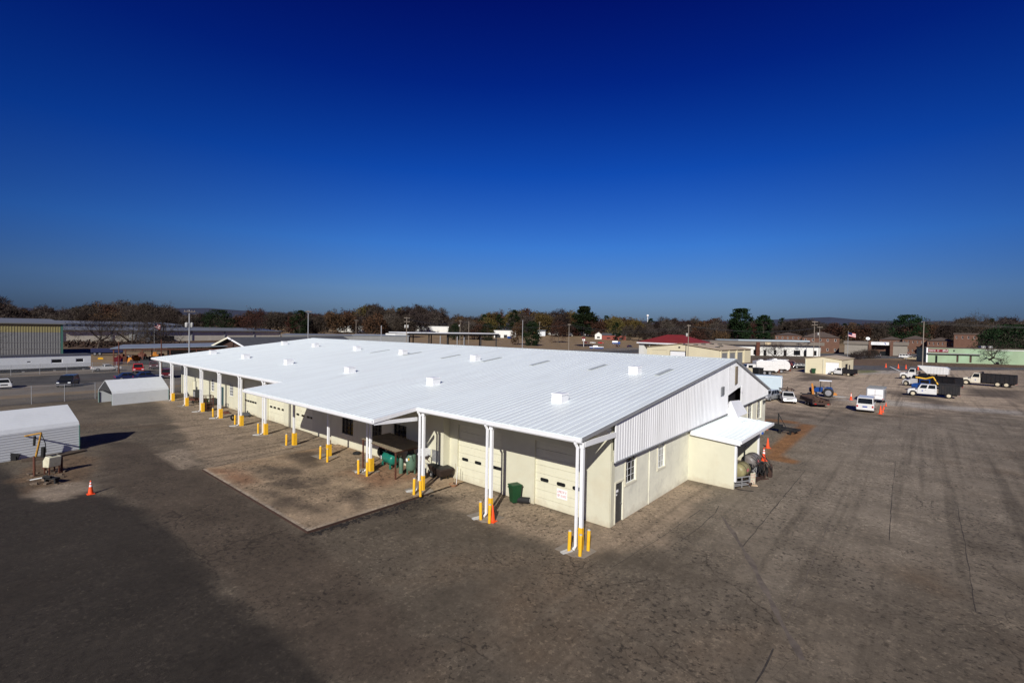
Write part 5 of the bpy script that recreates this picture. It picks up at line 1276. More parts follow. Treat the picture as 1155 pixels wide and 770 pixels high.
g = MB(); g.box(-2.36, -2.331, -.9, .9, 1.25, 1.31); g.box(-2.36, -2.331, -.02, .02, .75, 2.15); g.build('door_bar', M['galv'], dr)
for x in (-.45, .45):
    for s in (-1, 1): wheel(tr, x, s * 1.05, .34, .2)
for s in (-1, 1): lamp(tr, -2.33, s * 1.0, .72, .16, .12, 'lightr', 'tail_light')
g = MB(); g.box(2.3, 3.5, -.06, .06, .5, .6); g.build('drawbar', M['black'], tr)

# white pickup facing the camera, and a silver car behind the gable corner
A, B = gp(873, 455), gp(891, 454.5); c = (A + B) / 2
pk = car('pickup_truck', 'white pickup facing the camera with a dark ladder rack, left of the tractor', 'pickup truck', (c.x + .3, c.y + 2.3), R(-72), 'pw', 'pickup', 5.0, 1.85, 1.62)
g = MB()
for x in (-2.3, -.75):
    for y in (-.85, .85): g.box(x - .04, x + .04, y - .04, y + .04, 1.0, 1.85)
for y in (-.9, .9): g.box(-2.7, .9, y - .04, y + .04, 1.86, 1.94)
for x in (-2.6, -1.7, -.7): g.box(x - .04, x + .04, -.85, .85, 1.861, 1.93)
g.build('ladder_rack', M['rustbrown'], pk)
c = gp(867, 453); car('parked_car', 'silver car half hidden by the gable corner, left of the white pickup', 'car', (c.x - .5, c.y + 2.0), R(-100), 'psilver', 'suv', 4.6, 1.8, 1.65)
# pale blue box trailer
A, B = gp(855, 447), gp(879, 444); c = (A + B) / 2; hb = R(-2)
bt = thing('box_trailer', 'large pale blue enclosed trailer behind the white pickup', 'trailer', (c.x - 2.5, c.y + 2.0, .03), R(8))
g = MB(); g.box(-4, 4, -1.25, 1.25, .6, 3.25); g.build('body', M['bluebox'], bt, bevel=.12, seg=3)
g = MB(); g.box(-4.02, 4.02, -1.28, 1.28, 3.02, 3.08); g.box(3.94, 4.04, -1.27, -1.15, .62, 3.0); g.box(3.94, 4.04, 1.15, 1.27, .62, 3.0); g.build('trim', M['white'], bt)
g = MB(); g.box(4.03, 4.06, -.9, .9, .8, 2.8); g.build('door', M['bluebox'], bt); lamp(bt, 4.05, 1.0, 2.7, .2, .2, 'galv', 'lamp')
for x in (-.5, .6):
    for s in (-1, 1): wheel(bt, x, s * 1.15, .4, .25)
g = MB(); g.box(4.06, 5.2, -.08, .08, .55, .65); g.cyl((4.9, 0, .2), (4.9, 0, 1.5), .06); g.box(4.6, 4.9, -.5, .5, .66, .9); g.build('drawbar', M['black'], bt)

# tractor with white canopy, loader and flatbed trailer
A = gp(924, 447.5)
tc_ = thing('tractor', 'blue tractor with white canopy and raised orange boom', 'tractor', (A.x + .3, A.y + .8, .03), R(186))
for s in (-1, 1): wheel(tc_, -.9, s * .85, .78, .45, 'rimg'); wheel(tc_, 1.25, s * .75, .48, .3, 'rimg')
g = MB(); g.prism([(0, .75), (1.9, .75), (1.95, 1.35), (1.8, 1.5), (-.1, 1.62), (-.1, .75)], 'y', -.36, .36); g.build('hood', M['pblue'], tc_, bevel=.06)
g = MB(); g.box(-1.3, .1, -.4, .4, .55, .95); g.box(1.0, 1.5, -.5, .5, .4, .55); g.box(-.8, -.3, -.3, .3, .951, 1.15); g.box(-.85, -.72, -.3, .3, 1.151, 1.7); g.build('chassis', M['black'], tc_, bevel=.03)
g = MB()
for s in (-1, 1): g.prism([(-1.6, 1.2), (-1.35, 1.62), (-.6, 1.66), (-.2, 1.45), (-.6, 1.58), (-1.3, 1.54)], 'y', s * .85 - .25, s * .85 + .25)
g.build('fender', M['pblue'], tc_)
g = MB(); g.box(-1.35, .45, -.8, .8, 2.72, 2.84); g.build('canopy', M['white'], tc_, bevel=.04)
g = MB()
for x in (-1.2, .25):
    for s in (-1, 1): g.box(x - .04, x + .04, s * .65 - .04, s * .65 + .04, 1.0, 2.72)
g.build('canopy_frame', M['black'], tc_)
g = MB(); torus(g, (0, 0, 0), .2, .02, 'z', 14, 5); g.xf(Matrix.Translation((-.15, 0, 1.75)) @ Matrix.Rotation(R(-35), 4, 'Y')); g.build('steering_wheel', M['black'], tc_)
g = MB()
for s in (-1, 1): g._solid([(1.6, s * .55 - .08, .7), (1.6, s * .55 + .08, .7), (1.95, s * .55 + .08, .8), (1.95, s * .55 - .08, .8)], [(.9, s * .55 - .08, 1.6), (.9, s * .55 + .08, 1.6), (1.15, s * .55 + .08, 1.75), (1.15, s * .55 - .08, 1.75)])
g.build('loader_arm', M['black'], tc_)
g = MB(); g._solid([(-2.2, -.35, .4), (-1.5, -.35, .4), (-1.5, .35, .4), (-2.2, .35, .4)], [(-2.0, -.3, .8), (-1.6, -.3, .8), (-1.6, .3, .8), (-2.0, .3, .8)]); g.build('rear_weight', M['oran'], tc_)
bm_ = thing('mower_boom', 'upright orange mower boom on the left of the blue tractor', 'boom', (gp(916.5, 447.5).x, gp(916.5, 447.5).y + .4, .03), R(12))
g = MB(); g._solid([(-.15, -.12, .4), (.2, -.12, .4), (.2, .12, .4), (-.15, .12, .4)], [(-.32, -.1, 2.25), (-.06, -.1, 2.3), (-.06, .1, 2.3), (-.32, .1, 2.25)]); g.build('arm', M['oran'], bm_, bevel=.03)
g = MB(); g.box(-1.6, .6, -.6, .6, .1, .4); g.box(-1.9, -1.6, -.2, .2, .35, .5); g.build('mower_deck', M['black'], bm_, bevel=.05)
A, B = gp(904.5, 458.5), gp(927.5, 459.5); c = (A + B) / 2
ft = thing('flatbed_trailer', 'low dark flatbed trailer loaded with brown scrap in front of the tractor', 'trailer', (c.x, c.y + 2.2, .03), head(A, B) + PI / 2)
g = MB(); g.box(-2.4, 2.6, -1.2, 1.2, .62, .74); g.box(-2.42, -2.3, -1.2, 1.2, .45, .62); g.build('deck', M['rustbrown'], ft)
g = MB(); g.box(-2.2, 2.5, -1.12, -1.04, .741, 1.15); g.box(-2.2, 2.5, 1.04, 1.12, .741, 1.15); g.box(2.42, 2.5, -1.0, 1.0, .741, 1.3)
for i in range(5): g.box(-2.2 + i * 1.1, -2.1 + i * 1.1, -1.03, 1.03, 1.0, 1.08)
g.build('side_rail', M['rustbrown'], ft)
rr = random.Random(3); g = MB()
for i in range(22): g.obox((rr.uniform(-2, 2.2), rr.uniform(-.85, .85), .742), (rr.uniform(.3, 1.0), rr.uniform(.15, .5), rr.uniform(.1, .4)), rr.uniform(0, 3))
g.build('load', M['hay'], ft, bevel=.02)
for x in (-.6, .3):
    for s in (-1, 1): wheel(ft, x, s * 1.0, .33, .22)
for s in (-1, 1): lamp(ft, -2.43, s * .85, .52, .26, .12, 'lightr', 'tail_light')
g = MB(); g.box(2.6, 4.2, -.07, .07, .6, .72); g.build('drawbar', M['black'], ft)
g = MB(); g.prism([(-.9, -.4), (.6, -.5), (1.0, .1), (.2, .5), (-.7, .4)], 'z', 0, .03); o = g.build('plastic_sheet', M['block']); P = gp(946, 447.5); o.location = (P.x, P.y, .035); tag(o, 'pale flat sheet lying on the gravel right of the tractor', 'sheet')

# medium and heavy trucks
def truck(kind, label, cat, F, Rr, W_=2.3, cab='white', cabH=2.35, paint='pw', bed='dump', bedH=2.5, axles=1, rim='rim', crew=False, rr=.5, long_hood=1.5, group=None, bedm='bed', logo=False):
    """F front wheel ground point, Rr rear wheel ground point (near side)"""
    d = Rr - F; wbase = d.length; hd = math.atan2(-d.y, -d.x)
    fwd = Vector((math.cos(hd), math.sin(hd), 0)); left = Vector((-fwd.y, fwd.x, 0))
    toc = 1 if (CAM - F).dot(left) > 0 else -1
    org = F - left * toc * (W_ / 2 - .15); org.z = .03
    t = thing(kind, label, cat, tuple(org), hd, group)     # origin under the front axle
    hw = W_ / 2; fz = rr * 1.05
    cabL = 2.6 if crew else 1.55
    x1 = .75; xc = -(.75) if not crew else -.55            # cab front x
    hx = x1; cx1 = x1 - long_hood; cx0 = cx1 - cabL
    g = MB(); g.box(-wbase - 1.1, .6, -.42, -.3, fz - .05, fz + .15); g.box(-wbase - 1.1, .6, .3, .42, fz - .05, fz + .15)
    for i in range(5): x = .3 - (wbase + 1.2) * i / 4; g.box(x - .06, x + .06, -.299, .299, fz - .04, fz + .13)
    g.build('chassis', M['black'], t)
    hz = cabH * .60
    g = MB(); g.prism([(cx1 + .01, fz + .1), (cx1 + .01, hz + .1), (hx - .2, hz - .08), (hx, hz - .25), (hx, fz)], 'y', -hw * .68, hw * .68); g.build('hood', M[paint], t, bevel=.08)
    g = MB()
    for s in (-1, 1):
        y0, y1 = sorted((s * hw * .58, s * hw * .96))
        arch = [(rr * 1.25 * math.cos(R(a)), fz * .95 + rr * 1.18 * math.sin(R(a))) for a in range(-10, 191, 20)]
        outer = [(hx - .03, fz - .02), (hx - .03, hz - .42), (hx - .3, hz - .22), (cx1 + .02, hz - .15), (cx1 + .02, fz - .05)]
        g.prism(arch + outer[::-1], 'y', y0, y1)
    g.build('fender', M[paint], t, bevel=.03)
    g = MB(); g.prism([(cx0, fz), (cx1, fz), (cx1, hz + .12), (cx0, hz + .12)], 'y', -hw * .88, hw * .88); cabp = g.build('cab', M[paint], t, bevel=.05)
    Bq = (cx0 + .02, cx1 - .02, -hw * .87, hw * .87); Tq = (cx0 + .08, cx1 - .45, -hw * .78, hw * .78)
    g = MB(); g.frustum(Bq, Tq, hz + .10, cabH); g.build('cab_roof', M[paint], t, bevel=.05)
    glass_quads(t, Bq, Tq, hz + .10, cabH, split=[(.06, .46), (.54, .92)] if crew else [(.1, .9)])
    for s in (-1, 1):
        ya, yb = sorted((s * hw * .88, s * hw * .88 + s * .008))
        for xa, xb in ([(cx0 + cabL / 2 + .04, cx1 - .08), (cx0 + .08, cx0 + cabL / 2 - .04)] if crew else [(cx0 + .12, cx1 - .08)]):
            g = MB(); g.box(xa, xb, ya, yb, fz + .1, hz + .08); dr = g.build('door', M[paint], t)
            g = MB(); y2 = sorted((s * (hw * .88 + .008), s * (hw * .88 + .03))); g.box(xa + .08, xa + .24, y2[0], y2[1], hz - .12, hz - .07); g.build('handle', M['chrome'], dr)
            if logo and xb > cx1 - .2:
                g = MB(); y2 = sorted((s * (hw * .88 + .0085), s * (hw * .88 + .011))); cx_ = (xa + xb) / 2; cz_ = (fz + hz) / 2 + .15
                g.prism([(cx_ + .17 * (1 if k % 2 == 0 else .5) * math.cos(R(k * 45)), cz_ + .17 * (1 if k % 2 == 0 else .5) * math.sin(R(k * 45))) for k in range(8)], 'y', *y2); g.build('door_emblem', M['signblue'], dr)
        g = MB(); ym = sorted((s * hw * .9, s * (hw + .22))); g.box(cx1 - .12, cx1 - .02, ym[0], ym[1], hz + .2, hz + .55); g.build('mirror', M['dark'], t)
        lamp(t, hx + .0, s * hw * .76, hz - .52, .24, .22, 'lightc', 'headlight')
    g = MB(); g.box(hx - .02, hx + .03, -hw * .55, hw * .55, fz + .1, hz - .3); g.build('grille', M['darkgrey'], t)
    g = MB(); g.box(hx + .02, hx + .16, -hw, hw, fz - .12, fz + .12); g.build('bumper', M['darkgrey'], t, bevel=.03)
    for s in (-1, 1):
        wheel(t, 0, s * (hw - .16), rr, .28, rim)
        for k in range(axles): wheel(t, -wbase + (k * 1.35), s * (hw - .25), rr, .5, rim)
    bx1 = cx0 - .25; bx0 = -wbase - 1.35; bz = fz + .2
    if bed == 'dump':
        g = MB(); th = .07
        g.box(bx0, bx1, -hw, hw, bz, bz + .1)
        for s in (-1, 1): ya, yb = sorted((s * hw, s * (hw - th))); g.box(bx0, bx1, ya, yb, bz + .101, bedH)
        g.box(bx1 - th, bx1, -hw + th + .001, hw - th - .001, bz + .101, bedH + .15)
        n = 8
        for i in range(n):
            x = bx0 + .1 + (bx1 - bx0 - .25) * i / (n - 1)
            for s in (-1, 1): ya, yb = sorted((s * (hw + .002), s * (hw + .06))); g.box(x, x + .09, ya, yb, bz, bedH - .05)
        for s in (-1, 1): ya, yb = sorted((s * (hw - .08), s * (hw + .07))); g.box(bx0, bx1, ya, yb, bedH + .001, bedH + .09)
        bd = g.build('dump_bed', M[bedm], t)
        g = MB(); g.box(bx0 - .07, bx0 - .01, -hw, hw, bz, bedH - .05); g.build('tailgate', M[bedm], bd)
        g = MB(); g._solid([(bx1, -hw, bedH + .1), (bx1 + .06, -hw, bedH + .1), (bx1 + .06, hw, bedH + .1), (bx1, hw, bedH + .1)], [(bx1, -hw * .9, bedH + .38), (bx1 + .06, -hw * .9, bedH + .38), (bx1 + .06, hw * .9, bedH + .38), (bx1, hw * .9, bedH + .38)]); g.box(bx1 + .0, bx1 + .5, -hw * .8, hw * .8, bedH + .38, bedH + .43); g.build('cab_guard', M[bedm], bd)
    elif bed == 'flat':
        g = MB(); g.box(bx0, bx1, -hw, hw, bz, bz + .15)
        for s in (-1, 1): ya, yb = sorted((s * hw, s * (hw - .06))); g.box(bx0, bx1, ya, yb, bz + .151, bedH)
        g.box(bx1 - .06, bx1, -hw + .07, hw - .07, bz + .151, bedH + .4); g.build('flat_bed', M[bedm], t)
    elif bed == 'hopper':
        g = MB(); g.prism([(bx0 + .2, bz + .95), (bx1 - 1.9, bz + .95), (bx1, bedH), (bx0 + .7, bedH - .1), (bx0 + .1, bedH - .5)], 'y', -hw, hw); bd = g.build('hopper_body', M[bedm], t, bevel=.05)
        g = MB(); n = 6
        for i in range(n): x = bx0 + 1.0 + (bx1 - bx0 - 3.2) * i / (n - 1); g.box(x, x + .08, -hw - .05, -hw - .002, bz + 1.0, bedH - .2); g.box(x, x + .08, hw + .002, hw + .05, bz + 1.0, bedH - .2)
        g.build('rib', M[bedm], bd)
        g = MB(); g.box(bx0 - .2, bx1 - .1, -hw * .8, hw * .8, bz, bz + .12)
        for x in (bx0 + .6, bx0 + 2.4, bx1 - 2.2, bx1 - .4): g.box(x, x + .12, -hw * .8, hw * .8, bz + .121, bz + (.94 if x < bx1 - 2 else 1.3))
        g.build('hopper_frame', M['rustbrown'], t)
    for s in (-1, 1): lamp(t, bx0 - .08, s * (hw - .2), bz - .05, .2, .12, 'lightr', 'tail_light')
    return t
truck('dump_truck', 'white crew-cab truck with black dump bed, nearest in the row of trucks', 'dump truck', gp(1029.5, 446.4), gp(1070, 449.6), 2.35, bedH=2.35, crew=True, rr=.47, cabH=2.2, long_hood=1.35, logo=True)
truck('dump_truck', 'white dump truck with long black bed and three axles standing apart on the right', 'dump truck', gp(1089.5, 433.8), gp(1135, 437.2), 2.5, bedH=2.65, axles=2, rr=.56, cabH=2.75, paint='pcream', long_hood=1.5, logo=True)
truck('hopper_truck', 'white-cab truck with a big white hopper body at the back of the truck row', 'truck', gp(1019, 427.5), gp(1062, 430.5), 2.5, bedH=3.6, rr=.55, cabH=2.8, bed='hopper', bedm='pw', paint='pw')
truck('dump_truck', 'second white cab truck in the row, its black bed behind the nearest truck', 'dump truck', gp(1022, 435), gp(1068, 440), 2.45, bedH=2.5, rr=.52, cabH=2.55, paint='pw')
bk = thing('backhoe', 'blue tractor with a folded yellow boom wedged between the white trucks', 'backhoe', tuple(gp(1039, 441.5)), R(175))
g = MB(); g.prism([(-1.2, .6), (1.4, .6), (1.5, 1.3), (1.2, 1.55), (-.2, 1.7), (-1.2, 1.5)], 'y', -.5, .5); g.build('hood', M['pblue'], bk, bevel=.08)
g = MB(); g.box(-1.3, .3, -.75, .75, 2.35, 2.45)
for x in (-1.2, .2):
    for s in (-1, 1): g.box(x - .04, x + .04, s * .65 - .04, s * .65 + .04, 1.0, 2.34)
g.build('canopy', M['pblue'], bk)
g = MB(); g.cyl((-.6, .0, 2.55), (.9, .1, 2.75), .14); g.cyl((-.6, .0, 2.55), (-1.7, .1, 3.0), .14); g.cyl((-1.7, .1, 3.0), (-2.4, .1, 1.6), .11); g.build('boom', M['yellow'], bk)
for s in (-1, 1): wheel(bk, -.9, s * .8, .72, .4, 'rim'); wheel(bk, 1.0, s * .7, .45, .28, 'rim')
truck('flatbed_truck', 'white pickup with black flatbed parked before the small cream shed', 'pickup truck', gp(938.8, 422.8), gp(957, 424.2), 2.2, bedH=1.75, rr=.42, cabH=2.0, bed='flat', long_hood=1.4, rim='rim')

# refuse trucks
def refuse(label, F, Rr, grp='refuse trucks'):
    d = Rr - F; wb_ = d.length; hd = math.atan2(-d.y, -d.x); fwd = Vector((math.cos(hd), math.sin(hd), 0)); left = Vector((-fwd.y, fwd.x, 0)); toc = 1 if (CAM - F).dot(left) > 0 else -1
    org = F - left * toc * 1.1; org.z = .03
    t = thing('refuse_truck', label, 'refuse truck', tuple(org), hd, grp); hw = 1.25
    g = MB(); g.prism([(-wb_ - 2.2, 1.3), (-wb_ - 2.35, 2.2), (-wb_ - 2.0, 3.0), (-wb_ - 1.3, 3.45), (-wb_ - .7, 3.6), (-1.5, 3.6), (-1.5, 1.15), (-wb_ - 1.2, 1.15), (-wb_ - 1.6, .8)], 'y', -hw, hw); b = g.build('body', M['pw'], t, bevel=.08)
    g = MB(); yy0 = -hw - .05
    for s in (-1, 1):
        ya, yb = sorted((s * (hw + .002), s * (hw + .06)))
        g._solid([(-wb_ - .9, ya, 1.2), (-wb_ - .75, ya, 1.2), (-wb_ - .75, yb, 1.2), (-wb_ - .9, yb, 1.2)], [(-wb_ - .75, ya, 3.4), (-wb_ - .6, ya, 3.4), (-wb_ - .6, yb, 3.4), (-wb_ - .75, yb, 3.4)])
        g.box(-wb_ - .5, -1.5, ya, yb, 2.3, 2.42)
    g.build('rail', M['pw'], b)
    g = MB(); g.box(-wb_ - 2.0, -2.0, -.9, .9, 3.602, 3.75); g.box(-3.5, -2.6, -.5, .5, 3.751, 4.0); g.cyl((-wb_ - 1.8, -1.0, 3.2), (-wb_ - .6, -1.0, 3.75), .09); g.cyl((-wb_ - 1.8, 1.0, 3.2), (-wb_ - .6, 1.0, 3.75), .09); g.build('roof_gear', M['pw'], b)
    g = MB(); g.prism([(-1.4, .7), (1.0, .7), (1.0, 1.9), (.75, 2.75), (-1.4, 2.75)], 'y', -1.2, 1.2); g.build('cab', M['pw'], t, bevel=.07)
    g = MB(); g.box(-.6, .5, -1.21, -1.2, 1.75, 2.5); g.box(-.6, .5, 1.2, 1.21, 1.75, 2.5); g.build('side_window', M['glass'], t)
    g = MB(); g._solid([(1.003, -1.05, 1.92), (1.02, -1.05, 1.92), (1.02, 1.05, 1.92), (1.003, 1.05, 1.92)], [(.775, -1.0, 2.65), (.79, -1.0, 2.65), (.79, 1.0, 2.65), (.775, 1.0, 2.65)]); g.build('windscreen', M['glass'], t)
    g = MB(); g.box(-wb_ - 1.5, .9, -.5, .5, .6, .85); g.build('chassis', M['black'], t)
    g = MB(); g.box(-wb_ - 2.6, -wb_ - 2.1, -1.1, 1.1, .6, 1.25); g.build('hopper', M['rust'], t)
    for s in (-1, 1):
        wheel(t, 0, s * 1.05, .52, .3, 'rimg'); wheel(t, -wb_, s * 1.0, .52, .55, 'rimg'); wheel(t, -wb_ + 1.35, s * 1.0, .52, .55, 'rimg'); lamp(t, -wb_ - 2.3, s * 1.05, 1.5, .2, .3, 'lightr', 'tail_light')
    return t
refuse('white refuse truck, nearer of the pair, partly behind the gable peak', gp(846, 422.5), gp(868, 423))
refuse('white refuse truck with rounded rear end, farther and to the right of the pair', gp(862, 420.5), gp(881, 421))
# small white-roofed loader cab hidden by the gable
A = gp(853, 428)
ld = thing('wheel_loader', 'dark glazed loader cab with a cream engine cover just behind the gable slope', 'loader', (A.x, A.y + 1, .03), R(160))
g = MB(); g.box(-.9, .7, -.8, .8, 1.3, 2.6); g.build('cab', M['glass'], ld, bevel=.06)
g = MB(); g.box(-1.0, .8, -.9, .9, 2.601, 2.75)
for x in (-.88, .68):
    for s in (-1, 1): g.box(x - .05, x + .05, s * .79 - .05, s * .79 + .05, 1.2, 2.6)
g.build('cab_frame', M['darkgrey'], ld)
g = MB(); g.box(.75, 3.2, -.85, .85, .9, 2.5); g.build('engine_cover', M['garage'], ld, bevel=.12)
g = MB(); g.box(-2.5, 3.0, -.6, .6, .6, .95); g.build('chassis', M['darkgrey'], ld)
for x in (-1.6, 1.7):
    for s in (-1, 1): wheel(ld, x, s * .95, .65, .45, 'rim')

# cars around the left street
P = gp(75, 436.5); car('sport_utility', 'black sport utility parked on the gravel between the fence and the street', 'car', (P.x - 1.6, P.y + .4), R(-20), 'pblack', 'suv', 4.9, 1.95, 1.8)
P = gp(6, 438); car('parked_car', 'white car with a glinting windscreen at the left edge of the photo', 'car', (P.x - .5, P.y - .3), R(2), 'pw', 'sedan', 4.6, 1.8, 1.45)
P = gp(161, 420.0); car('pickup_truck', 'bright red pickup facing the street by the junk yard canopy', 'pickup truck', (P.x - 1.5, P.y - .5), R(-10), 'pred', 'pickup', 5.2, 1.95, 1.85)
P = gp(171, 416); car('parked_car', 'maroon car behind the far canopy columns, right of the red pickup', 'car', (P.x - 1.0, P.y + .6), R(-12), 'pmaroon', 'suv', 4.6, 1.8, 1.6)
P = gp(190.5, 427); car('parked_car', 'dark maroon sport utility glimpsed between the two farthest columns', 'car', (P.x - 2, P.y + .2), R(-20), 'pmaroon', 'suv', 4.8, 1.9, 1.75)
P = gp(168, 428.5); car('parked_car', 'navy car on the street just above the open-ended white shed', 'car', (P.x - 1, P.y), R(88), 'pnavy', 'sedan', 4.6, 1.8, 1.45)
P = gp(148, 429); car('parked_car', 'dark blue car half hidden behind the roof of the open-ended white shed', 'car', (P.x - 1, P.y), R(88), 'pnavy', 'sedan', 4.4, 1.75, 1.4)
P = gp(121, 418.5); o = car('pickup_truck', 'low white pickup parked on the verge left of the red pickup', 'pickup truck', (P.x - 1, P.y), R(95), 'pw', 'pickup', 5.0, 1.8, 1.45)
# lot cars at right
def lot(px, py, rz, paint, style, label, kind='parked_car', **k):
    P = gp(px, py); return car(kind, label, 'car' if style != 'pickup' else 'pickup truck', (P.x, P.y), rz, paint, style, **k)
lot(991, 402.5, R(92), 'pgrey', 'suv', 'grey sport utility alone in the store parking lot under the white sign', L_=5.0, W_=2.0, H_=1.85)
lot(1013, 399.2, R(5), 'pw', 'pickup', 'white pickup rearmost in the lot beside the maroon car', L_=6, W_=2.0, H_=1.9)
lot(1021, 400.0, R(8), 'pmaroon', 'suv', 'maroon car between the white vehicles in the store lot', L_=5, W_=2.0, H_=1.7)
lot(1021, 403.5, R(8), 'pw', 'suv', 'white sport utility nearest the middle of the store lot', L_=5.4, W_=2.0, H_=1.85)
lot(1028, 405.5, R(184), 'ptan', 'sedan', 'tan sedan in front of the other cars in the store lot', L_=5.6, W_=2.0, H_=1.5)
lot(1035, 404.5, R(184), 'pnavy', 'suv', 'navy car at the corner of the mint green building', L_=5.4, W_=2.0, H_=1.8)
lot(893, 413.2, R(10), 'pmaroon', 'suv', 'maroon sport utility on the lot right of the refuse trucks', L_=4.9, W_=1.95, H_=1.8)
lot(904, 415.5, R(20), 'pblack', 'suv', 'black car at the left wall of the small cream shed', L_=4.6, W_=1.9, H_=1.6)
lot(1031, 397.6, R(0), 'pgrey', 'sedan', 'grey car at the far back corner of the store lot', L_=5, W_=2)

# ================================================================== buildings around the yard
def site(name, label, A, B, cat='building', group=None):
    """thing with local x along the facade from A to B, local y away from the camera"""
    t = thing(name, label, cat, (A.x, A.y, A.z), math.atan2(B.y - A.y, B.x - A.x), group); return t, (B - A).to_2d().length
def bx(parent, nm, m, *c, bevel=0):
    g = MB(); g.box(*c); return g.build(nm, M[m], parent, bevel=bevel)
def facade(parent, L_, D_, H_, m, ops=(), th=.3, name='wall'):
    """four walls; ops are openings in the front wall (x0,x1,z0,z1)"""
    wall_y(0, 0, L_, -.5, H_, list(ops), th, m, name, parent)
    g = MB(); g.box(0, th, th, D_, -.5, H_); g.box(L_ - th, L_, th, D_, -.5, H_); g.box(th, L_ - th, D_ - th, D_, -.5, H_); g.build(name, M[m], parent)
    if ops: bx(parent, 'interior', 'dark', th + .05, L_ - th - .05, .9, 1.0, -.4, H_ - .05)
def pane(parent, o, m='glass', fr='darkgrey', y=.12, name='window'):
    a, b, c, d_ = o; t = min(.1, (b - a) * .1); g = MB(); g.box(a, a + t, y, y + .08, c, d_); g.box(b - t, b, y, y + .08, c, d_); g.box(a + t, b - t, y, y + .08, c, c + t); g.box(a + t, b - t, y, y + .08, d_ - t, d_)
    f = g.build(name, M[fr], parent); bx(f, 'pane', m, a + t, b - t, y + .03, y + .05, c + t, d_ - t); return f
def gable_roof(parent, L_, D_, z, rise, m, over=.4, axis='x', th=.12, name='roof'):
    g = MB(); o = over
    if axis == 'x': prof = [(-o, z - rise * o / (D_ / 2)), (D_ / 2, z + rise), (D_ + o, z - rise * o / (D_ / 2)), (D_ + o, z + th - rise * o / (D_ / 2)), (D_ / 2, z + rise + th), (-o, z + th - rise * o / (D_ / 2))]; g.prism(prof, 'x', -o, L_ + o)
    else: prof = [(-o, z - rise * o / (L_ / 2)), (L_ / 2, z + rise), (L_ + o, z - rise * o / (L_ / 2)), (L_ + o, z + th - rise * o / (L_ / 2)), (L_ / 2, z + rise + th), (-o, z + th - rise * o / (L_ / 2))]; g.prism(prof, 'y', -o, D_ + o)
    r = g.build(name, M[m], parent); return r
def gable_ends(parent, L_, D_, z, rise, m, axis='x'):
    g = MB(); tri = [(.02, z), ((D_ if axis == 'x' else L_) / 2, z + rise - .02), ((D_ if axis == 'x' else L_) - .02, z)]
    e = L_ if axis == 'x' else D_
    for a, b in ((.02, .2), (e - .2, e - .02)): g = MB(); g.prism(tri, axis, a, b); g.build('gable', M[m], parent)
def hip_roof(parent, L_, D_, z, rise, m, over=.5):
    o = over; k = min(L_, D_) / 2; g = MB()
    b = [(-o, -o, z), (L_ + o, -o, z), (L_ + o, D_ + o, z), (-o, D_ + o, z)]
    if L_ >= D_: r0, r1 = (k, D_ / 2, z + rise), (L_ - k, D_ / 2, z + rise); fs = [(b[0], b[1], r1, r0), (b[1], b[2], r1), (b[2], b[3], r0, r1), (b[3], b[0], r0)]
    else: r0, r1 = (L_ / 2, k, z + rise), (L_ / 2, D_ - k, z + rise); fs = [(b[0], b[1], r0), (b[1], b[2], r1, r0), (b[2], b[3], r1), (b[3], b[0], r0, r1)]
    for f in fs: g.poly(f)
    g.poly(b[::-1]); return g.build('roof', M[m], parent)

# --- left side
A, B = Vector((-192.5, -42, 0)), gp(71, 400.5)
t, Lq = site('metal_warehouse', 'tall grey metal warehouse with a tan band under its roof at the left edge', A, B)
H_ = 10.3
# facade with ribbed sheet in two colours
g = MB(); n = round(Lq / .6)
for i in range(n):
    a, b = Lq * i / n, Lq * (i + 1) / n; g.box(a, b - .12, 0, .3, 0, 7.3); g.box(b - .12, b, -.07, .3, 0, 7.3)
g.build('wall', M['steelgrey'], t)
g = MB()
for i in range(n):
    a, b = Lq * i / n, Lq * (i + 1) / n; g.box(a, b - .12, -.01, .3, 7.3, H_ - .3); g.box(b - .12, b, -.08, .3, 7.3, H_ - .3)
g.build('cladding_band', M['tanband'], t)
g = MB(); g.box(0, .3, .31, 40, 0, H_ - .2); g.box(Lq - .3, Lq, .31, 40, 0, H_ - .2); g.box(.3, Lq - .3, 39.7, 40, 0, H_ - .2); g.build('wall', M['steelgrey'], t)
g = MB(); g.box(0, Lq, -.085, -.08, 4.2, 4.3); g.box(0, Lq, -.085, -.08, 2.2, 2.3); g.build('girt_line', M['grey'], t)
for x in (Lq - 16.2, Lq - 31.5): bx(t, 'downpipe', 'trim', x - .35, x + .35, -.45, -.09, 0, H_ - .2)
bx(t, 'corner_trim', 'greentrim', Lq - .5, Lq + .02, -.12, -.085, 0, H_ - .3)
g = MB(); g._solid([(-.6, -.6, H_ - .45), (Lq + .6, -.6, H_ - .45), (Lq + .6, 20, H_ + .9), (-.6, 20, H_ + .9)], [(-.6, -.6, H_ - .1), (Lq + .6, -.6, H_ - .1), (Lq + .6, 20, H_ + 1.25), (-.6, 20, H_ + 1.25)]); g._solid([(-.6, 20, H_ + .9), (Lq + .6, 20, H_ + .9), (Lq + .6, 40.6, H_ - .45), (-.6, 40.6, H_ - .45)], [(-.6, 20, H_ + 1.25), (Lq + .6, 20, H_ + 1.25), (Lq + .6, 40.6, H_ - .1), (-.6, 40.6, H_ - .1)]); g.build('roof', M['greyroof'], t)
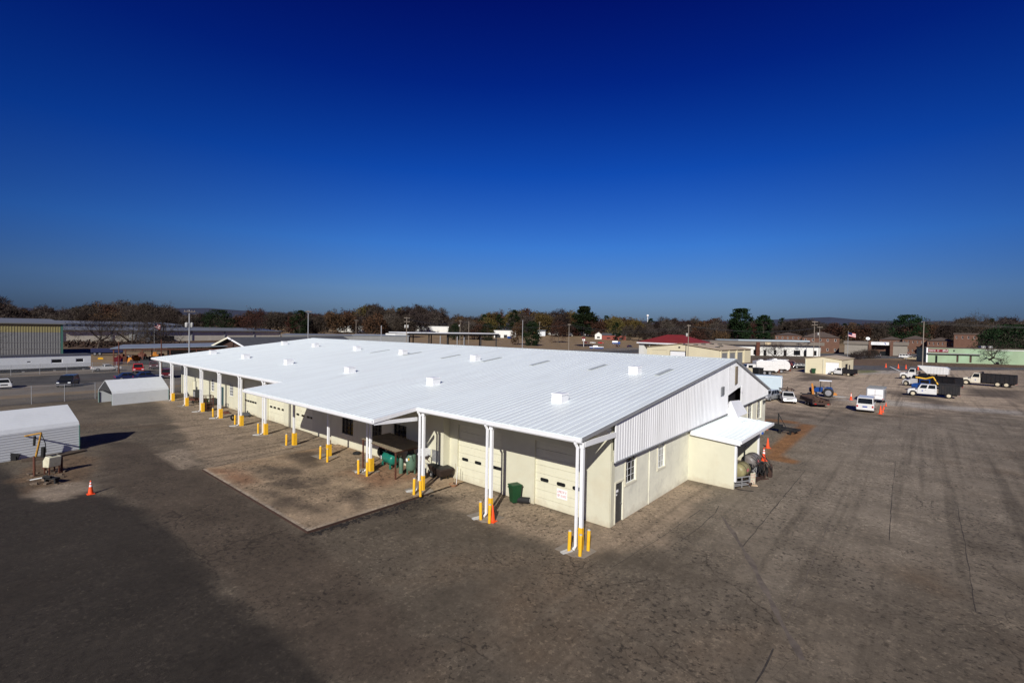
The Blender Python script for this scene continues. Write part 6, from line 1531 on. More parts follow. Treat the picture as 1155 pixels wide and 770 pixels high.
# trailer office
A, B = Vector((-126.5, -30, 0)), gp(102.5, 416.5); B.z = 0
t, Lq = site('trailer_office', 'long white trailer office on blocks beside the street at left', A, B)
ops = [(Lq - 16.3, Lq - 14.4, 1.9, 2.7), (Lq - 6.6, Lq - 4.8, 1.7, 2.6), (Lq - 2.6, Lq - 1.2, 1.75, 2.6), (Lq - 10.3, Lq - 9.7, 2.0, 2.3)]
wall_y(0, 0, Lq, .75, 3.4, ops, .15, 'shed', 'wall', t)
g = MB(); g.box(0, .15, .16, 3.6, .75, 3.4); g.box(Lq - .15, Lq, .16, 3.6, .75, 3.4); g.box(.16, Lq - .16, 3.45, 3.6, .75, 3.4); g.build('wall', M['shed'], t)
for o in ops: pane(t, o, 'glass', 'white', .04)
bx(t, 'roof', 'darkroof', -.2, Lq + .2, -.2, 3.8, 3.401, 3.55); bx(t, 'undercarriage', 'dark', .3, Lq - .3, .3, 3.2, .35, .749)
g = MB()
for i in range(7): g.box(1 + i * (Lq - 2.4) / 6, 1.4 + i * (Lq - 2.4) / 6, .4, .9, 0, .349)
g.build('block_pier', M['cap'], t)
# long sawtooth warehouse
A = gp(70, 386.3); B = Vector((-356, 142, 0)); A.z = B.z = 0
t, Lq = site('long_warehouse', 'very long pale warehouse with a raised white clerestory strip behind the bare trees at left', A, B)
n = max(1, round(Lq / 22))
g = MB(); g.box(0, Lq, 0, .3, 0, 6.3); g.box(0, .3, .31, 60, 0, 6.3); g.box(Lq - .3, Lq, .31, 60, 0, 6.3); g.build('wall', M['warewall'], t)
for i in range(n + 1): x = Lq * i / n; bx(t, 'pilaster', 'trim', x - .35, x + .35, -.35, -.005, 0, 6.1)
g = MB(); g._solid([(-1, -1.2, 6.31), (Lq + 1, -1.2, 6.31), (Lq + 1, 22, 8.0), (-1, 22, 8.0)], [(-1, -1.2, 6.75), (Lq + 1, -1.2, 6.75), (Lq + 1, 22, 8.3), (-1, 22, 8.3)]); g.build('lower_roof', M['greyroof'], t)
g = MB(); g.box(0, Lq * .55, 22.01, 22.4, 7.9, 9.6)
k = 24
g.build('clerestory', M['warewhite'], t)
g = MB()
for i in range(k): x = Lq * .55 * (i + .3) / k; g.box(x, x + Lq * .55 / k * .45, 21.96, 22.0, 8.35, 9.4)
g.build('clerestory_window', M['greyroof'], t)
g = MB(); g._solid([(-1, 21, 9.7), (Lq * .56, 21, 9.7), (Lq * .56, 45, 11.2), (-1, 45, 11.2)], [(-1, 21, 10.0), (Lq * .56, 21, 10.0), (Lq * .56, 45, 11.5), (-1, 45, 11.5)]); g.box(Lq * .56 + .01, Lq, 23, 60, 7.0, 8.6); g.build('upper_roof', M['greyroof'], t)
for f, w_, h_, m in ((.23, 8, 4.5, 'steelgrey'), (.285, 14, 3.4, 'dark')): bx(t, 'loading_annex', m, Lq * f, Lq * f + w_, -6, -.36, 0, h_)
# blue tarp trailer, yard canopy, junk
A = gp(121, 400.6); bl = thing('tarp_trailer', 'navy tarp-covered trailer beyond the white trailer office', 'trailer', (A.x, A.y, .03), R(78))
g = MB(); g.box(-4, 4, -1.2, 1.2, .9, 2.2); g.build('tarp_body', M['bluetarp'], bl, bevel=.15)
bx(bl, 'chassis', 'black', -3.9, 4, -.6, .6, .6, .89)
for x in (-3, -1.8, 3): wheel(bl, x, 1.0, .5, .4); wheel(bl, x, -1.0, .5, .4)
A, B = gp(124, 412), gp(192, 411); A.z = B.z = 0
cn, Lq = site('yard_canopy', 'blue-grey sheet roof canopy on rusty posts over a junk yard across the street', A, B, 'canopy')
d_ = (B - A).to_2d().length
A0 = gp(124, 390.5, 4.4); 
g = MB(); L2 = 36
g._solid([(0, 0, 4.1), (L2, 0, 5.0), (L2, 13, 5.5), (0, 13, 4.6)], [(0, 0, 4.25), (L2, 0, 5.15), (L2, 13, 5.65), (0, 13, 4.75)]); g.build('roof', M['blueroof'], cn)
for i in range(7):
    for y in (.4, 12.5): bx(cn, 'post', 'rust',   .5 + i * 5.8, .75 + i * 5.8, y, y + .25, 0, 4.05)
bx(cn, 'back_wall', 'warewall', 10, 24, 12.0, 12.2, 0, 3.9); bx(cn, 'beam', 'rust', .2, L2 - .2, .3, .5, 3.85, 4.07)
rr = random.Random(21)
JK = [('pmaroon', 'red'), ('rust', 'rusty'), ('dark', 'dark'), ('steelgrey', 'grey'), ('rustbrown', 'brown'), ('oran', 'orange')]
for i in range(16):
    m_, nm = JK[i % 6]; P = gp(134 + i * 3.7, 411 - (i % 4) * 1.6); w_ = rr.uniform(1.5, 3.2); h_ = rr.uniform(1.0, 2.3)
    g = MB(); g.prism([(-w_ / 2, 0), (w_ / 2, 0), (w_ / 2 * .8, h_ * .6), (w_ * .1, h_), (-w_ * .4, h_ * .8)], 'y', -.9, .9); g.obox((0, 0, h_ * .7), (w_ * .4, .8, h_ * .5), rr.uniform(0, 3))
    o = g.build('scrap_machine', M[m_], bevel=.1); o.location = (P.x, P.y, .0); o.rotation_euler = (0, 0, rr.uniform(0, 6)); tag(o, 'dark or rusty scrap machine heaped under the junk yard canopy', 'scrap', 'scrap under the junk yard canopy')
P = gp(113.5, 405); g = MB(); g.prism([(-2.2, 0), (2.2, 0), (2.0, 1.4), (.4, 1.9), (-2.0, 1.5)], 'y', -.8, .8); g.xf(Matrix.Scale(.28, 4)); o = g.build('pallet_stack', M['yellow'], bevel=.05); o.location = (P.x, P.y, 0); o.rotation_euler = (0, 0, R(80)); tag(o, 'small yellow stack left of the junk yard canopy', 'stack')
P = gp(140, 397); A2 = P
t = thing('corrugated_fence', 'grey corrugated sheet fence along the junk yard behind the far columns', 'fence', tuple(gp(176, 414)), R(88))
g = MB()
for i in range(60): g.box(i * .5, i * .5 + .3, 0, .05, 0, 2.6); g.box(i * .5 + .3, i * .5 + .5, .03, .08, 0, 2.6)
g.build('sheet', M['steelgrey'], t)
for i in range(8): bx(t, 'post', 'rust', i * 4.2, i * 4.2 + .1, .09, .2, 0, 2.7)
# dark gabled hall and grey roofs behind the shop
P = at_dist(257, 150); P.z = 0
hd_ = R(86); t = thing('gabled_hall', 'dark-roofed hall with white trimmed gable end showing over the shop roof', 'building', (P.x, P.y - 6, 0), R(0))
d_ = (P - CAM).to_2d().normalized(); u = Vector((-d_.y, d_.x)); 
ly = Vector((d_.y, -d_.x)) * .80 + d_ * .6
t.rotation_euler = (0, 0, math.atan2(-ly.x, ly.y)); t.location = (P.x, P.y, 0)
hz, rise, hw_ = 4.4, 2.9, 7.6
g = MB(); g.box(-hw_ + .5, hw_ - .5, .6, 43, 0, hz - .3); g.build('wall', M['darkwood'], t)
g = MB(); g.prism([(-hw_ + .5, hz - .3), (hw_ - .5, hz - .3), (0, hz + rise - .4)], 'y', 1.2, 1.4); g.build('gable', M['rustbrown'], t)
g = MB(); g.prism([(-hw_, hz - .25), (0, hz + rise - .3), (hw_, hz - .25), (hw_, hz), (0, hz + rise), (-hw_, hz)], 'y', 0.02, 44); g.build('roof', M['darkroof'], t)
for s in (-1, 1):
    g = MB(); g._solid([(0, -.15, hz + rise - .35), (s * hw_, -.15, hz - .3), (s * hw_, .015, hz - .3), (0, .015, hz + rise - .35)], [(0, -.15, hz + rise + .1), (s * hw_, -.15, hz + .08), (s * hw_, .015, hz + .08), (0, .015, hz + rise + .1)]); g.build('barge_board', M['white' if s > 0 else 'creamtrim'], t)
def flat_roof_block(px0, px1, dist, pyt, depth, label, wm='steelgrey', rm='greyroof', name='flat_roofed_building', rot=0):
    A, B = at_dist(px0, dist), at_dist(px1, dist); H_ = z_at((px0 + px1) / 2, pyt, (A + B) / 2) - (A.z + B.z) / 2
    t, Lq = site(name, label, A, B)
    facade(t, Lq, depth, H_ - .3, wm); bx(t, 'roof', rm, -.3, Lq + .3, -.3, depth + .3, H_ - .299, H_); return t, Lq, H_
flat_roof_block(318, 402, 215, 377.6, 30, 'low grey roof seen just over the shop ridge, right of the gabled hall')
flat_roof_block(398, 461, 205, 377.8, 24, 'grey low roof left of the open loading canopy behind the shop', rm='blueroof')
# open loading canopy on dark posts
A, B = at_dist(462, 210), at_dist(560, 240); A.z = B.z = 0
t, Lq = site('loading_canopy', 'open loading canopy with a thin white roof on dark posts behind the shop ridge', A, B, 'canopy')
H_ = z_at(510, 375.2, (A + B) / 2)
bx(t, 'roof', 'white', -1, Lq + 1, -1, 16, H_ - .35, H_); bx(t, 'beam', 'dark', -.9, Lq + .9, -.9, -.6, H_ - 1.1, H_ - .351); bx(t, 'beam', 'dark', -.9, Lq + .9, 14, 14.3, H_ - 1.1, H_ - .351)
for i in range(6):
    for y in (0, 13): bx(t, 'post', 'darkgrey', Lq * i / 5 - .2, Lq * i / 5 + .2, y, y + .4, 0, H_ - 1.101)
bx(t, 'office_end', 'bwhite', -7, -1.2, 0, 8, 0, H_ - .6)
for i, x in enumerate((.43, .62, .70)):
    P = A + (B - A) * x; P.y -= 6; g = MB(); g.lathe([(.25, 0), (.25, H_ - 1.5 - i * .3), (.2, H_ - 1.4 - i * .3)], n=8); o = g.build('vent_pipe', M['galv']); o.location = (P.x, P.y, 0)
    tag(o, 'pale upright vent pipe standing in front of the loading canopy, %s from the left' % ('first', 'second', 'third')[i], 'pipe')
# small white buildings beyond
def small(px0, px1, dist, pyb, pyt, label, wm='bwhite', rm='greyroof', roof='flat', rise=1.5, depth=10, ops=(), name='house'):
    A, B = at_dist(px0, dist), at_dist(px1, dist); mid = (A + B) / 2; H_ = max(2.6, z_at((px0 + px1) / 2, pyt, mid) - mid.z)
    t, Lq = site(name, label, A, B); hw_ = H_ - (rise if roof != 'flat' else 0)
    os_ = [(a * Lq, b * Lq, c, d) for a, b, c, d in ops]
    facade(t, Lq, depth, hw_, wm, os_)
    for o in os_:
        if o[2] > .3: pane(t, o)
    if roof == 'flat': bx(t, 'roof', rm, -.3, Lq + .3, -.3, depth + .3, hw_ + .001, hw_ + .35)
    elif roof == 'gable': gable_roof(t, Lq, depth, hw_, rise, rm); gable_ends(t, Lq, depth, hw_, rise, wm)
    elif roof == 'gable_y': gable_roof(t, Lq, depth, hw_, rise, rm, axis='y'); gable_ends(t, Lq, depth, hw_, rise, wm, 'y')
    else: hip_roof(t, Lq, depth, hw_, rise, rm)
    return t, Lq, H_
small(380, 411, 560, 0, 367.5, 'low white building among trees left of the twin transformer pole', ops=((.1, .25, 1, 2.4), (.6, .8, 1, 2.4)))
small(469, 506, 560, 0, 367.8, 'long white building just above the open loading canopy', ops=((.1, .2, 1, 2.4), (.45, .6, 1, 2.4)))
small(557, 582, 480, 0, 372.6, 'white building with dark openings right of the loading canopy', ops=((.05, .3, .0, 3.0), (.45, .6, 0, 3), (.75, .9, 1, 2.4)))
small(606, 615, 540, 0, 372, 'tiny grey house right of the round evergreen', wm='shed', roof='gable', ops=((.3, .5, 1, 2.2),))
small(641, 653, 560, 0, 374, 'tiny white house left of the tall pine', roof='gable', ops=((.3, .5, 1, 2.2),))
small(653, 664, 560, 0, 374.5, 'tiny white cottage right below the tall pine', roof='gable', ops=((.3, .5, 1, 2.2),))
small(671, 679, 490, 0, 374.5, 'small house with a white gable left of the red brick house', wm='bwhite', rm='bwhite', roof='gable_y', rise=2.4, ops=((.3, .7, 1, 2.6),))
small(679, 706, 480, 0, 376, 'red brick house with grey gabled roof and white end door', wm='redwall', rm='darkroof', roof='gable', rise=1.8, ops=((.2, .35, 1, 2.2), (.72, .84, 0, 2.4)))
small(618, 632, 570, 0, 373.5, 'pale low house at the edge of the woods across the field', roof='gable', ops=((.2, .5, 1, 2.2),))
# red-roofed drive-in
A, B = at_dist(722, 215), at_dist(775, 200); A.z = B.z = 0
t, Lq = site('red_roof_station', 'station with a broad red hip roof over an open dark carport', A, B)
zt = z_at(745, 386.5, (A + B) / 2); zr_ = z_at(745, 377.2, (A + B) / 2)
hip_roof(t, Lq, 16, zt, zr_ - zt, 'redroof', 1.0)
bx(t, 'fascia', 'white', -1.0, Lq + 1.0, -1.02, -.9, zt - .55, zt - .01); bx(t, 'wall', 'bwhite', -.5, 2.2, 0, 12, 0, zt - .6); bx(t, 'wall', 'dark', 2.5, Lq - .5, 8, 15, 0, zt - .6)
for x in (5, 9, 14, Lq - 1): bx(t, 'post', 'white', x, x + .3, 0, .3, 0, zt - .56)
# cream garage with tan roof
A, B = gp(729.5, 405.5), gp(811, 411); A.z = B.z = 0; Cq = gp(840, 405)
t, Lq = site('cream_garage', 'cream metal garage with a shallow tan gable roof behind the shop ridge', A, B)
D_ = 25; He = z_at(729.5, 390.3, A); Hr = z_at(765, 386.8, (A + B) / 2)
ops = [(Lq * .35, Lq * .56, 0, He - 1.4), (Lq * .06, Lq * .30, 0, He - 1.2)]
wall_y(0, 0, Lq, 0, He - .2, ops, .3, 'garage', 'wall', t)
g = MB(); g.prism([(.02, He - .2), (Lq - .02, He - .2), (Lq / 2, Hr - .25)], 'y', .0, .3); g.build('gable', M['garage'], t)
for o, m in zip(ops, ('white', 'garage')): bx(t, 'bay_door', m, o[0], o[1], .12, .2, 0, o[3])
g = MB(); g.box(ops[0][0] - .2, ops[0][1] + .2, -.03, -.003, ops[0][3], ops[0][3] + .18); g.box(ops[0][0] - .2, ops[0][0], -.03, -.003, 0, ops[0][3]); g.box(ops[0][1], ops[0][1] + .2, -.03, -.003, 0, ops[0][3]); g.build('door_frame', M['darkgrey'], t)
bx(t, 'wall_lamp', 'dark', Lq * .47, Lq * .49, -.3, -.003, Hr - 1.7, Hr - 1.3)
so_ = [(2 + i * 6.0, 6.2 + i * 6.0, 0, 3.9) for i in range(3)]
g = MB()
ys = [0.31] + [v for o in so_ for v in o[:2]] + [D_]
for i in range(0, len(ys), 2): g.box(Lq - .3, Lq, ys[i], ys[i + 1], 0, He - .2)
for o in so_: g.box(Lq - .3, Lq, o[0], o[1], 3.9, He - .2)
g.box(0, .3, .31, D_, 0, He - .2); g.box(.31, Lq - .31, D_ - .3, D_, 0, He - .2); g.build('wall', M['garage'], t)
for o in so_: bx(t, 'bay_door', 'steelgrey', Lq - .16, Lq - .1, o[0], o[1], 0, 3.9)
g = MB()
for i in range(4): y = 1.0 + i * 6.1; g.box(Lq + .003, Lq + .25, y - .3, y + .3, 0, He - .25)
g.build('downpipe', M['garage'], t)
gable_roof(t, Lq, D_, He - .19, Hr - He, 'tanmetalroof', .5, 'y')
rr = random.Random(8)
g = MB()
for i in range(6): x = Lq * (.56 + .3 * rr.random()); y = 2 + i * 3.6; z = He - .1 + (Hr - He) * (1 - abs(x - Lq / 2) / (Lq / 2)); g.box(x, x + 1.1, y, y + 1.5, z - .1, z + .25)
g.build('roof_vent', M['darkgrey'], t)
# taupe strip building with white store front
A, B = gp(800, 400), gp(925, 402); A.z = B.z = 0
t, Lq = site('strip_store', 'long white store with a deep taupe fascia and a row of dark doors', A, B)
Hs = z_at(880, 385.6, (A + B) / 2)
n = 11; ops = []
for i in range(n): x = Lq * (i + .35) / n; ops.append((x, x + (3.4 if i in (4, 8) else 1.5), .0 if i % 2 else .4, 2.9))
facade(t, Lq, 22, Hs - 1.6, 'bwhite', ops)
for o in ops: pane(t, o, 'glass', 'rustbrown', .1)
bx(t, 'fascia', 'taupe', -.8, Lq + .8, -1.8, 22, Hs - 1.599, Hs); bx(t, 'sign_panel', 'tanmetalroof', Lq * .48, Lq * .53, -1.86, -1.805, Hs - 1.5, Hs - .3)
bx(t, 'end_pier', 'rust', Lq * .40, Lq * .43, -2.3, -1.81, 0, Hs - .3)
A, B = at_dist(833, 300), at_dist(912, 330); t, Lq = site('blue_roof_store', 'low building with a pale blue metal roof edge behind the taupe store', A, B)
Hb = z_at(870, 381.2, (A + B) / 2) - 1; facade(t, Lq, 20, Hb - .8, 'steelgrey'); bx(t, 'roof_edge', 'bluebox', -.5, Lq + .5, -.6, 20.5, Hb - .799, Hb - .2); bx(t, 'roof', 'greyroof', -.4, Lq + .4, .4, 20.4, Hb - .199, Hb)
# small cream shed in the lot
A, B = gp(908.5, 420.3), gp(932, 421.5); Cc = gp(960, 416.5); A.z = B.z = Cc.z = 0
ur = (Cc - gp(932, 421.5)).to_2d()
t, Lq = site('small_shed', 'small cream metal shed with a white roller door beside the gravel lot', gp(908.5, 420.3), gp(949, 423.0))
D_ = 15; He, Hr = 4.1, 4.75
o = (Lq * .57, Lq * .93, 0, 3.3)
wall_y(0, 0, Lq, 0, He, [o], .2, 'garage', 'wall', t)
bx(t, 'roller_door', 'signwhite', o[0], o[1], .08, .14, 0, 3.3)
g = MB(); g.box(0, .2, .21, D_, 0, He); g.box(Lq - .2, Lq, .21, D_, 0, He); g.box(.21, Lq - .21, D_ - .2, D_, 0, He); g.prism([(.02, He), (Lq - .02, He), (Lq / 2, Hr - .02)], 'y', 0, .2); g.build('wall', M['garage'], t)
gable_roof(t, Lq, D_, He, Hr - He, 'tanmetalroof', .25, 'y', .12)
g = MB(); g.box(Lq * .5 - .1, Lq * .5 + .1, -.12, -.003, 0, He); g.box(-.1, 0.1, -.12, -.003, 0, He); g.build('downpipe', M['cream'], t)
for y in (4.5,): bx(t, 'door', 'dark', Lq + .003, Lq + .04, y, y + 2.6, 0, 2.8)
for y in (9,): bx(t, 'window', 'glass', Lq + .003, Lq + .04, y, y + 1.5, 1.2, 2.4)
P = gp(917.5, 421); b3 = thing('wheeled_bin', 'green wheeled bin standing against the small cream shed', 'wheeled bin', (P.x, P.y, .03), R(10))
b3.scale = (1.6, 1.3, 1.25)
for ch in list(bn.children): c = ch.copy(); COL.objects.link(c); c.parent = b3
# taupe store with white sign
A, B = gp(955, 397.2), gp(1023, 398.3); z_ = (A.z + B.z) / 2; A.z = B.z = z_
A, B = at_dist(953, 330), at_dist(1024, 330); A.z = B.z = 0
t, Lq = site('sign_store', 'flat taupe store with a white sign over its brick entrance', A, B)
Hs = z_at(985, 385.2, (A + B) / 2); e0, e1 = Lq * .415, Lq * .74
wall_y(0, 0, Lq, -.5, Hs - 1.7, [(e0, e1, -.5, Hs - 1.9)], .3, 'taupewall', 'wall', t)
bx(t, 'side_wall', 'taupewall', 0, .3, .31, 25, -.5, Hs - 1.7); bx(t, 'side_wall', 'taupewall', Lq - .3, Lq, .31, 25, -.5, Hs - 1.7)
bx(t, 'fascia', 'taupe', -.5, Lq + .5, -.6, 25, Hs - 1.699, Hs); bx(t, 'entrance_wall', 'brick', e0, e1, 3.0, 3.2, -.5, Hs - 1.75)
for f in (.42, .56, .66): bx(t, 'entrance_glass', 'glass', Lq * f + .5, Lq * f + 3.2, 2.95, 2.99, -.4, 2.6)
for f in (.395, .735): bx(t, 'entrance_pier', 'brick', Lq * f, Lq * f + 1.3, -.75, -.605, -.5, Hs + .25)
sg = bx(t, 'sign_board', 'signwhite', Lq * .435, Lq * .715, -1.0, -.66, Hs - 1.75, Hs - .15)
marks(sg, Lq * .455, -1.003, Hs - 1.25, Lq * .14, .55, 12, M['grey'], 31, th=.02)
g = MB(); g.prism([(Lq * .64, Hs - .55), (Lq * .66, Hs - .45), (Lq * .675, Hs - 1.2), (Lq * .66, Hs - 1.35)], 'y', -1.03, -1.003); g.build('sign_emblem', M['signblue'], sg)
g = MB()
for i in range(16): x = Lq * (.02 + .024 * i); g.lathe([(.5, -.4), (.6, .1), (.3, .5)], (x, -1.2, 0), 7)
for i in range(12): x = Lq * (.78 + .018 * i); g.lathe([(.5, -.4), (.6, .1), (.3, .5)], (x, -1.2, 0), 7)
stuff(tag(g.build('clipped_hedge', M['shrub']), 'low clipped hedge along the foot of the taupe sign store', 'hedge')); bpy.context.view_layer.update()
hd2 = bpy.data.objects['clipped_hedge']; hd2.location = t.location; hd2.rotation_euler = t.rotation_euler
# brown brick flats and school
def flats(px0, px1, dist, pe, pr, label, depth=16, wn=5, roof='hip', rm='brickroof', wm='brick', name='brick_building'):
    A, B = at_dist(px0, dist), at_dist(px1, dist); A.z = B.z = (A.z + B.z) / 2; mid = (A + B) / 2
    He = z_at((px0 + px1) / 2, pe, mid) - A.z; Hr = z_at((px0 + px1) / 2, pr, mid) - A.z
    t, Lq = site(name, label, A, B); ops = []
    for i in range(wn):
        x = Lq * (i + .35) / wn; ops += [(x, x + Lq * .25 / wn, max(1, He - 2.4), He - .9)]
        if He > 5.5: ops += [(x, x + Lq * .25 / wn, 1.0, 2.6)]
    facade(t, Lq, depth, He, wm, ops)
    for o in ops: pane(t, o, 'glass', 'white', .08)
    if roof == 'hip': hip_roof(t, Lq, depth, He + .002, Hr - He, rm)
    else: bx(t, 'roof', rm, -.3, Lq + .3, -.3, depth + .3, He + .001, Hr)
    return t
flats(874, 904, 370, 378, 374.6, 'brown brick flats with brown hip roof, left of the twin utility poles')
flats(905, 947, 355, 380.5, 374.2, 'wide brown brick flats behind the twin utility poles')
flats(1018, 1048, 390, 382.6, 378.2, 'low brown brick wing of the school left of the tall pole', wn=6)
flats(1046, 1077, 380, 384.5, 380.3, 'low brown brick wing of the school right of the tall pole', wn=6)
flats(1076, 1103, 375, 377.2, 375.6, 'square brown brick block rising above the mint green building', roof='flat', wn=4)
flats(992, 1020, 400, 383, 379.4, 'brown-roofed brick wing behind the taupe sign store', wn=5)
# mint green building
A, B = gp(1044.5, 408.5), gp(1162, 411.8); A.z = B.z = 0
t, Lq = site('mint_building', 'long mint green flat-roofed building with a maroon sign on its upper left wall', A, B)
B2 = B; H0 = 6.4
f = lambda px: Lq * ((px - 1044.5) / 117.5)
ops = [(f(1055), f(1057.6), 0, 3.0), (f(1079.5), f(1082), .4, 3.1), (f(1094.5), f(1097), .4, 3.1)]
wall_y(0, 0, Lq, -.5, H0 - .3, ops, .3, 'bgreen', 'wall', t)
for o, m in zip(ops, ('glass', 'rustbrown', 'rustbrown')): bx(t, 'door', m, o[0] + .08, o[1] - .08, .14, .2, o[2] + .02, o[3] - .08)
g = MB(); g.box(0, .3, .31, 7, -.5, H0 - .3); g.box(Lq - .3, Lq, .31, 7, -.5, H0 - .3); g.box(.31, Lq - .31, 6.7, 7, -.5, H0 - .3); g.build('wall', M['bgreen'], t)
bx(t, 'canopy_ledge', 'grey', 0, f(1106), -1.1, -.003, 3.75, 4.05); bx(t, 'corner_post', 'white', -.1, .45, -.15, -.004, 0, H0 - .1)
bx(t, 'roof', 'brickroof', -.2, Lq + .2, .35, 7.2, H0 - .299, H0 + .1); bx(t, 'coping', 'block', f(1112), Lq + .2, -.12, .34, H0 - .8, H0 - .45)
sg = bx(t, 'sign_board', 'signred', .1, f(1069.8), -.14, -.004, H0 - 2.0, H0 - .62)
marks(sg, .7, -.145, H0 - 1.65, f(1052.5) - .7, .75, 7, M['signwhite'], 41, th=.02); marks(sg, f(1053.5), -.145, H0 - 1.65, f(1069.3) - f(1053.5), .75, 13, M['signwhite'], 44, th=.02)
bx(t, 'wall_lamp', 'darkgrey', f(1075.6), f(1077), -.4, -.003, 5.0, 5.5)
for x in (f(1115), f(1123)): bx(t, 'roof_unit', 'block', x, x + 1.6, 4, 6, H0 + .1, H0 + 1.0)
P = gp(1128, 410.5); g = MB(); g.box(-1, 1, -.6, .6, 0, 1.2); o = g.build('white_bin', M['signwhite'], bevel=.05); o.location = (P.x, P.y - 1, 0); tag(o, 'white box standing against the mint green wall right of the bare tree', 'box')
bx(o, 'lid', 'redwall', .5, 1.02, -.61, .61, .02, 1.21)
P = gp(1122, 410.5); g = MB(); g.prism([(-1.2, 0), (1.2, 0), (1.0, 1.0), (-.6, 1.1)], 'y', -.6, .6); o = g.build('dark_bin', M['pblack'], bevel=.08); o.location = (P.x, P.y - 1, 0); tag(o, 'dark skip left of the white box at the mint green wall', 'skip')

# utility poles
def pole(px, pyb, pyt, label, arms=1, trans=0, m='wood', dist=None, r=.17, armw=2.4, group=None, lampy=False):
    P = at_dist(px, dist) if dist else gp(px, pyb); P.z = terrain(P.x, P.y); H_ = z_at(px, pyt, P) - P.z
    rz = math.atan2(P.y - CAM.y, P.x - CAM.x) + PI / 2 + .35
    t = thing('utility_pole', label, 'utility pole', (P.x, P.y, P.z), rz, group)
    g = MB(); g.lathe([(r, -.2), (r * .65, H_)], n=10); g.build('pole', M[m], t, smooth=True)
    for k in range(arms):
        g = MB(); z = H_ - .5 - k * 1.4; g.box(-armw / 2, armw / 2, .15, .3, z, z + .18)
        for x in (-armw * .45, -armw * .2, armw * .2, armw * .45): g.cyl((x, .22, z + .18), (x, .22, z + .45), .05, n=6)
        g.build('cross_arm', M['wood'], t)
    for k in range(trans):
        g = MB(); x = (.55 if k % 2 == 0 else -.55); g.lathe([(.3, 0), (.34, .05), (.34, 1.0), (.28, 1.1), (.1, 1.2)], (x, -.1, H_ - 4.2), 12); g.build('transformer', M['cap'], t, smooth=True)
    if lampy: g = MB(); g.tube([(0, 0, H_ - .4), (0, -1.6, H_ - .1)], .05); g.box(-.2, .2, -2.3, -1.5, H_ - .18, H_ - .02); g.build('lamp_head', M['galv'], t)
    return P, H_, rz
pl = {}
pl['a'] = pole(213.5, 396, 349.5, 'grey pole with two white transformers behind the far end of the shop', 1, 2, 'galv', 140, .2)
pl['b'] = pole(347.5, 0, 350, 'tall slim grey pole rising behind the left part of the shop ridge', 1, 0, 'galv', 150, .17, 1.6)
pl['c'] = pole(458.5, 0, 357.5, 'pole with two cross arms and two white transformers left of the loading canopy', 2, 2, 'wood', 190)
pl['d'] = pole(401.5, 0, 360.5, 'thin pole left of the twin transformer pole near the white building', 1, 0, 'wood', 300)
pl['e'] = pole(430, 0, 367, 'short pale pipe-like pole standing right behind the shop ridge', 0, 0, 'galv', 120, .16)
pl['f'] = pole(518.8, 0, 361, 'left pole of the close pair above the loading canopy', 1, 1, 'wood', 320, .22, 2.0)
pl['g'] = pole(528.6, 0, 362, 'right pole of the close pair above the loading canopy', 0, 0, 'wood', 330, .22)
pl['h'] = pole(589.3, 0, 361, 'pale slim pole just left of the round evergreen in the field', 0, 0, 'galv', 190, .17)
pl['i'] = pole(608.3, 0, 363, 'thin pole just right of the round evergreen', 1, 0, 'wood', 400, .25, 2)
pl['j'] = pole(641.7, 0, 365, 'grey pole in the field left of the tall pine', 1, 0, 'wood', 215, .17, 1.4)
pl['k'] = pole(776.5, 0, 366, 'pole with a single white transformer behind the cream garage', 1, 1, 'wood', 180, .15, 1.2)
pl['l'] = pole(917.5, 404, 362, 'left of the twin utility poles by the small shed, with two cross arms', 2, 0, 'wood')
pl['m'] = pole(923.5, 403.5, 368, 'right of the twin utility poles by the small shed, with a white transformer', 1, 1, 'wood')
pl['n'] = pole(1040.3, 412.5, 362.5, 'tall timber pole by the corner of the mint green building', 0, 0, 'wood', None, .2, lampy=True)
pl['o'] = pole(134, 0, 385, 'short rusty pole by the junk yard canopy', 0, 0, 'rust', 130, .14)
pl['q'] = pole(182, 0, 383, 'dark brown pole standing at the right end of the junk yard canopy', 0, 0, 'rust', 118, .14)
def wire(a, b, label, sag=1.0, dz=0, n=10, r=.06):
    pts = []
    for i in range(n + 1):
        s = i / n; p = a.lerp(b, s); p.z = a.z + (b.z - a.z) * s - sag * 4 * s * (1 - s); pts.append(p)
    g = MB(); g.tube(pts, r, 4); o = g.build('power_line', M['darkgrey']); return tag(o, label, 'power line', 'overhead power lines')
def ptop(k, d=0, x=0): P, H_, rz = pl[k]; return Vector((P.x + x * math.cos(rz), P.y + x * math.sin(rz), P.z + H_ - .2 - d))
for dx in (-1, 1):
    wire(ptop('m', .3, dx), ptop('k', .3, dx * .5), 'sagging power line from the twin poles to the pole behind the cream garage', 2)
    wire(ptop('n', .3 + dx * .2, 0), ptop('l', .3 + dx * .5, dx), 'sagging power line from the tall right pole to the twin poles', 2)
    wire(ptop('n', .3 + dx * .35, 0), Vector((130, 215, 15.5 + dx * .5)), 'power line running off to the right from the tall right pole', 2)
    wire(ptop('f', .4 + dx * .3, dx * .8), ptop('j', .4 + dx * .3, dx * .5), 'power line crossing the field behind the shop ridge', 2.5)
    wire(ptop('j', .4 + dx * .3, dx * .5), ptop('k', .4 + dx * .4, dx * .5), 'power line from the field pole to the cream garage pole', 2.5)
    wire(ptop('c', .4, dx), ptop('f', .4, dx * .8), 'power line above the loading canopy', 2)
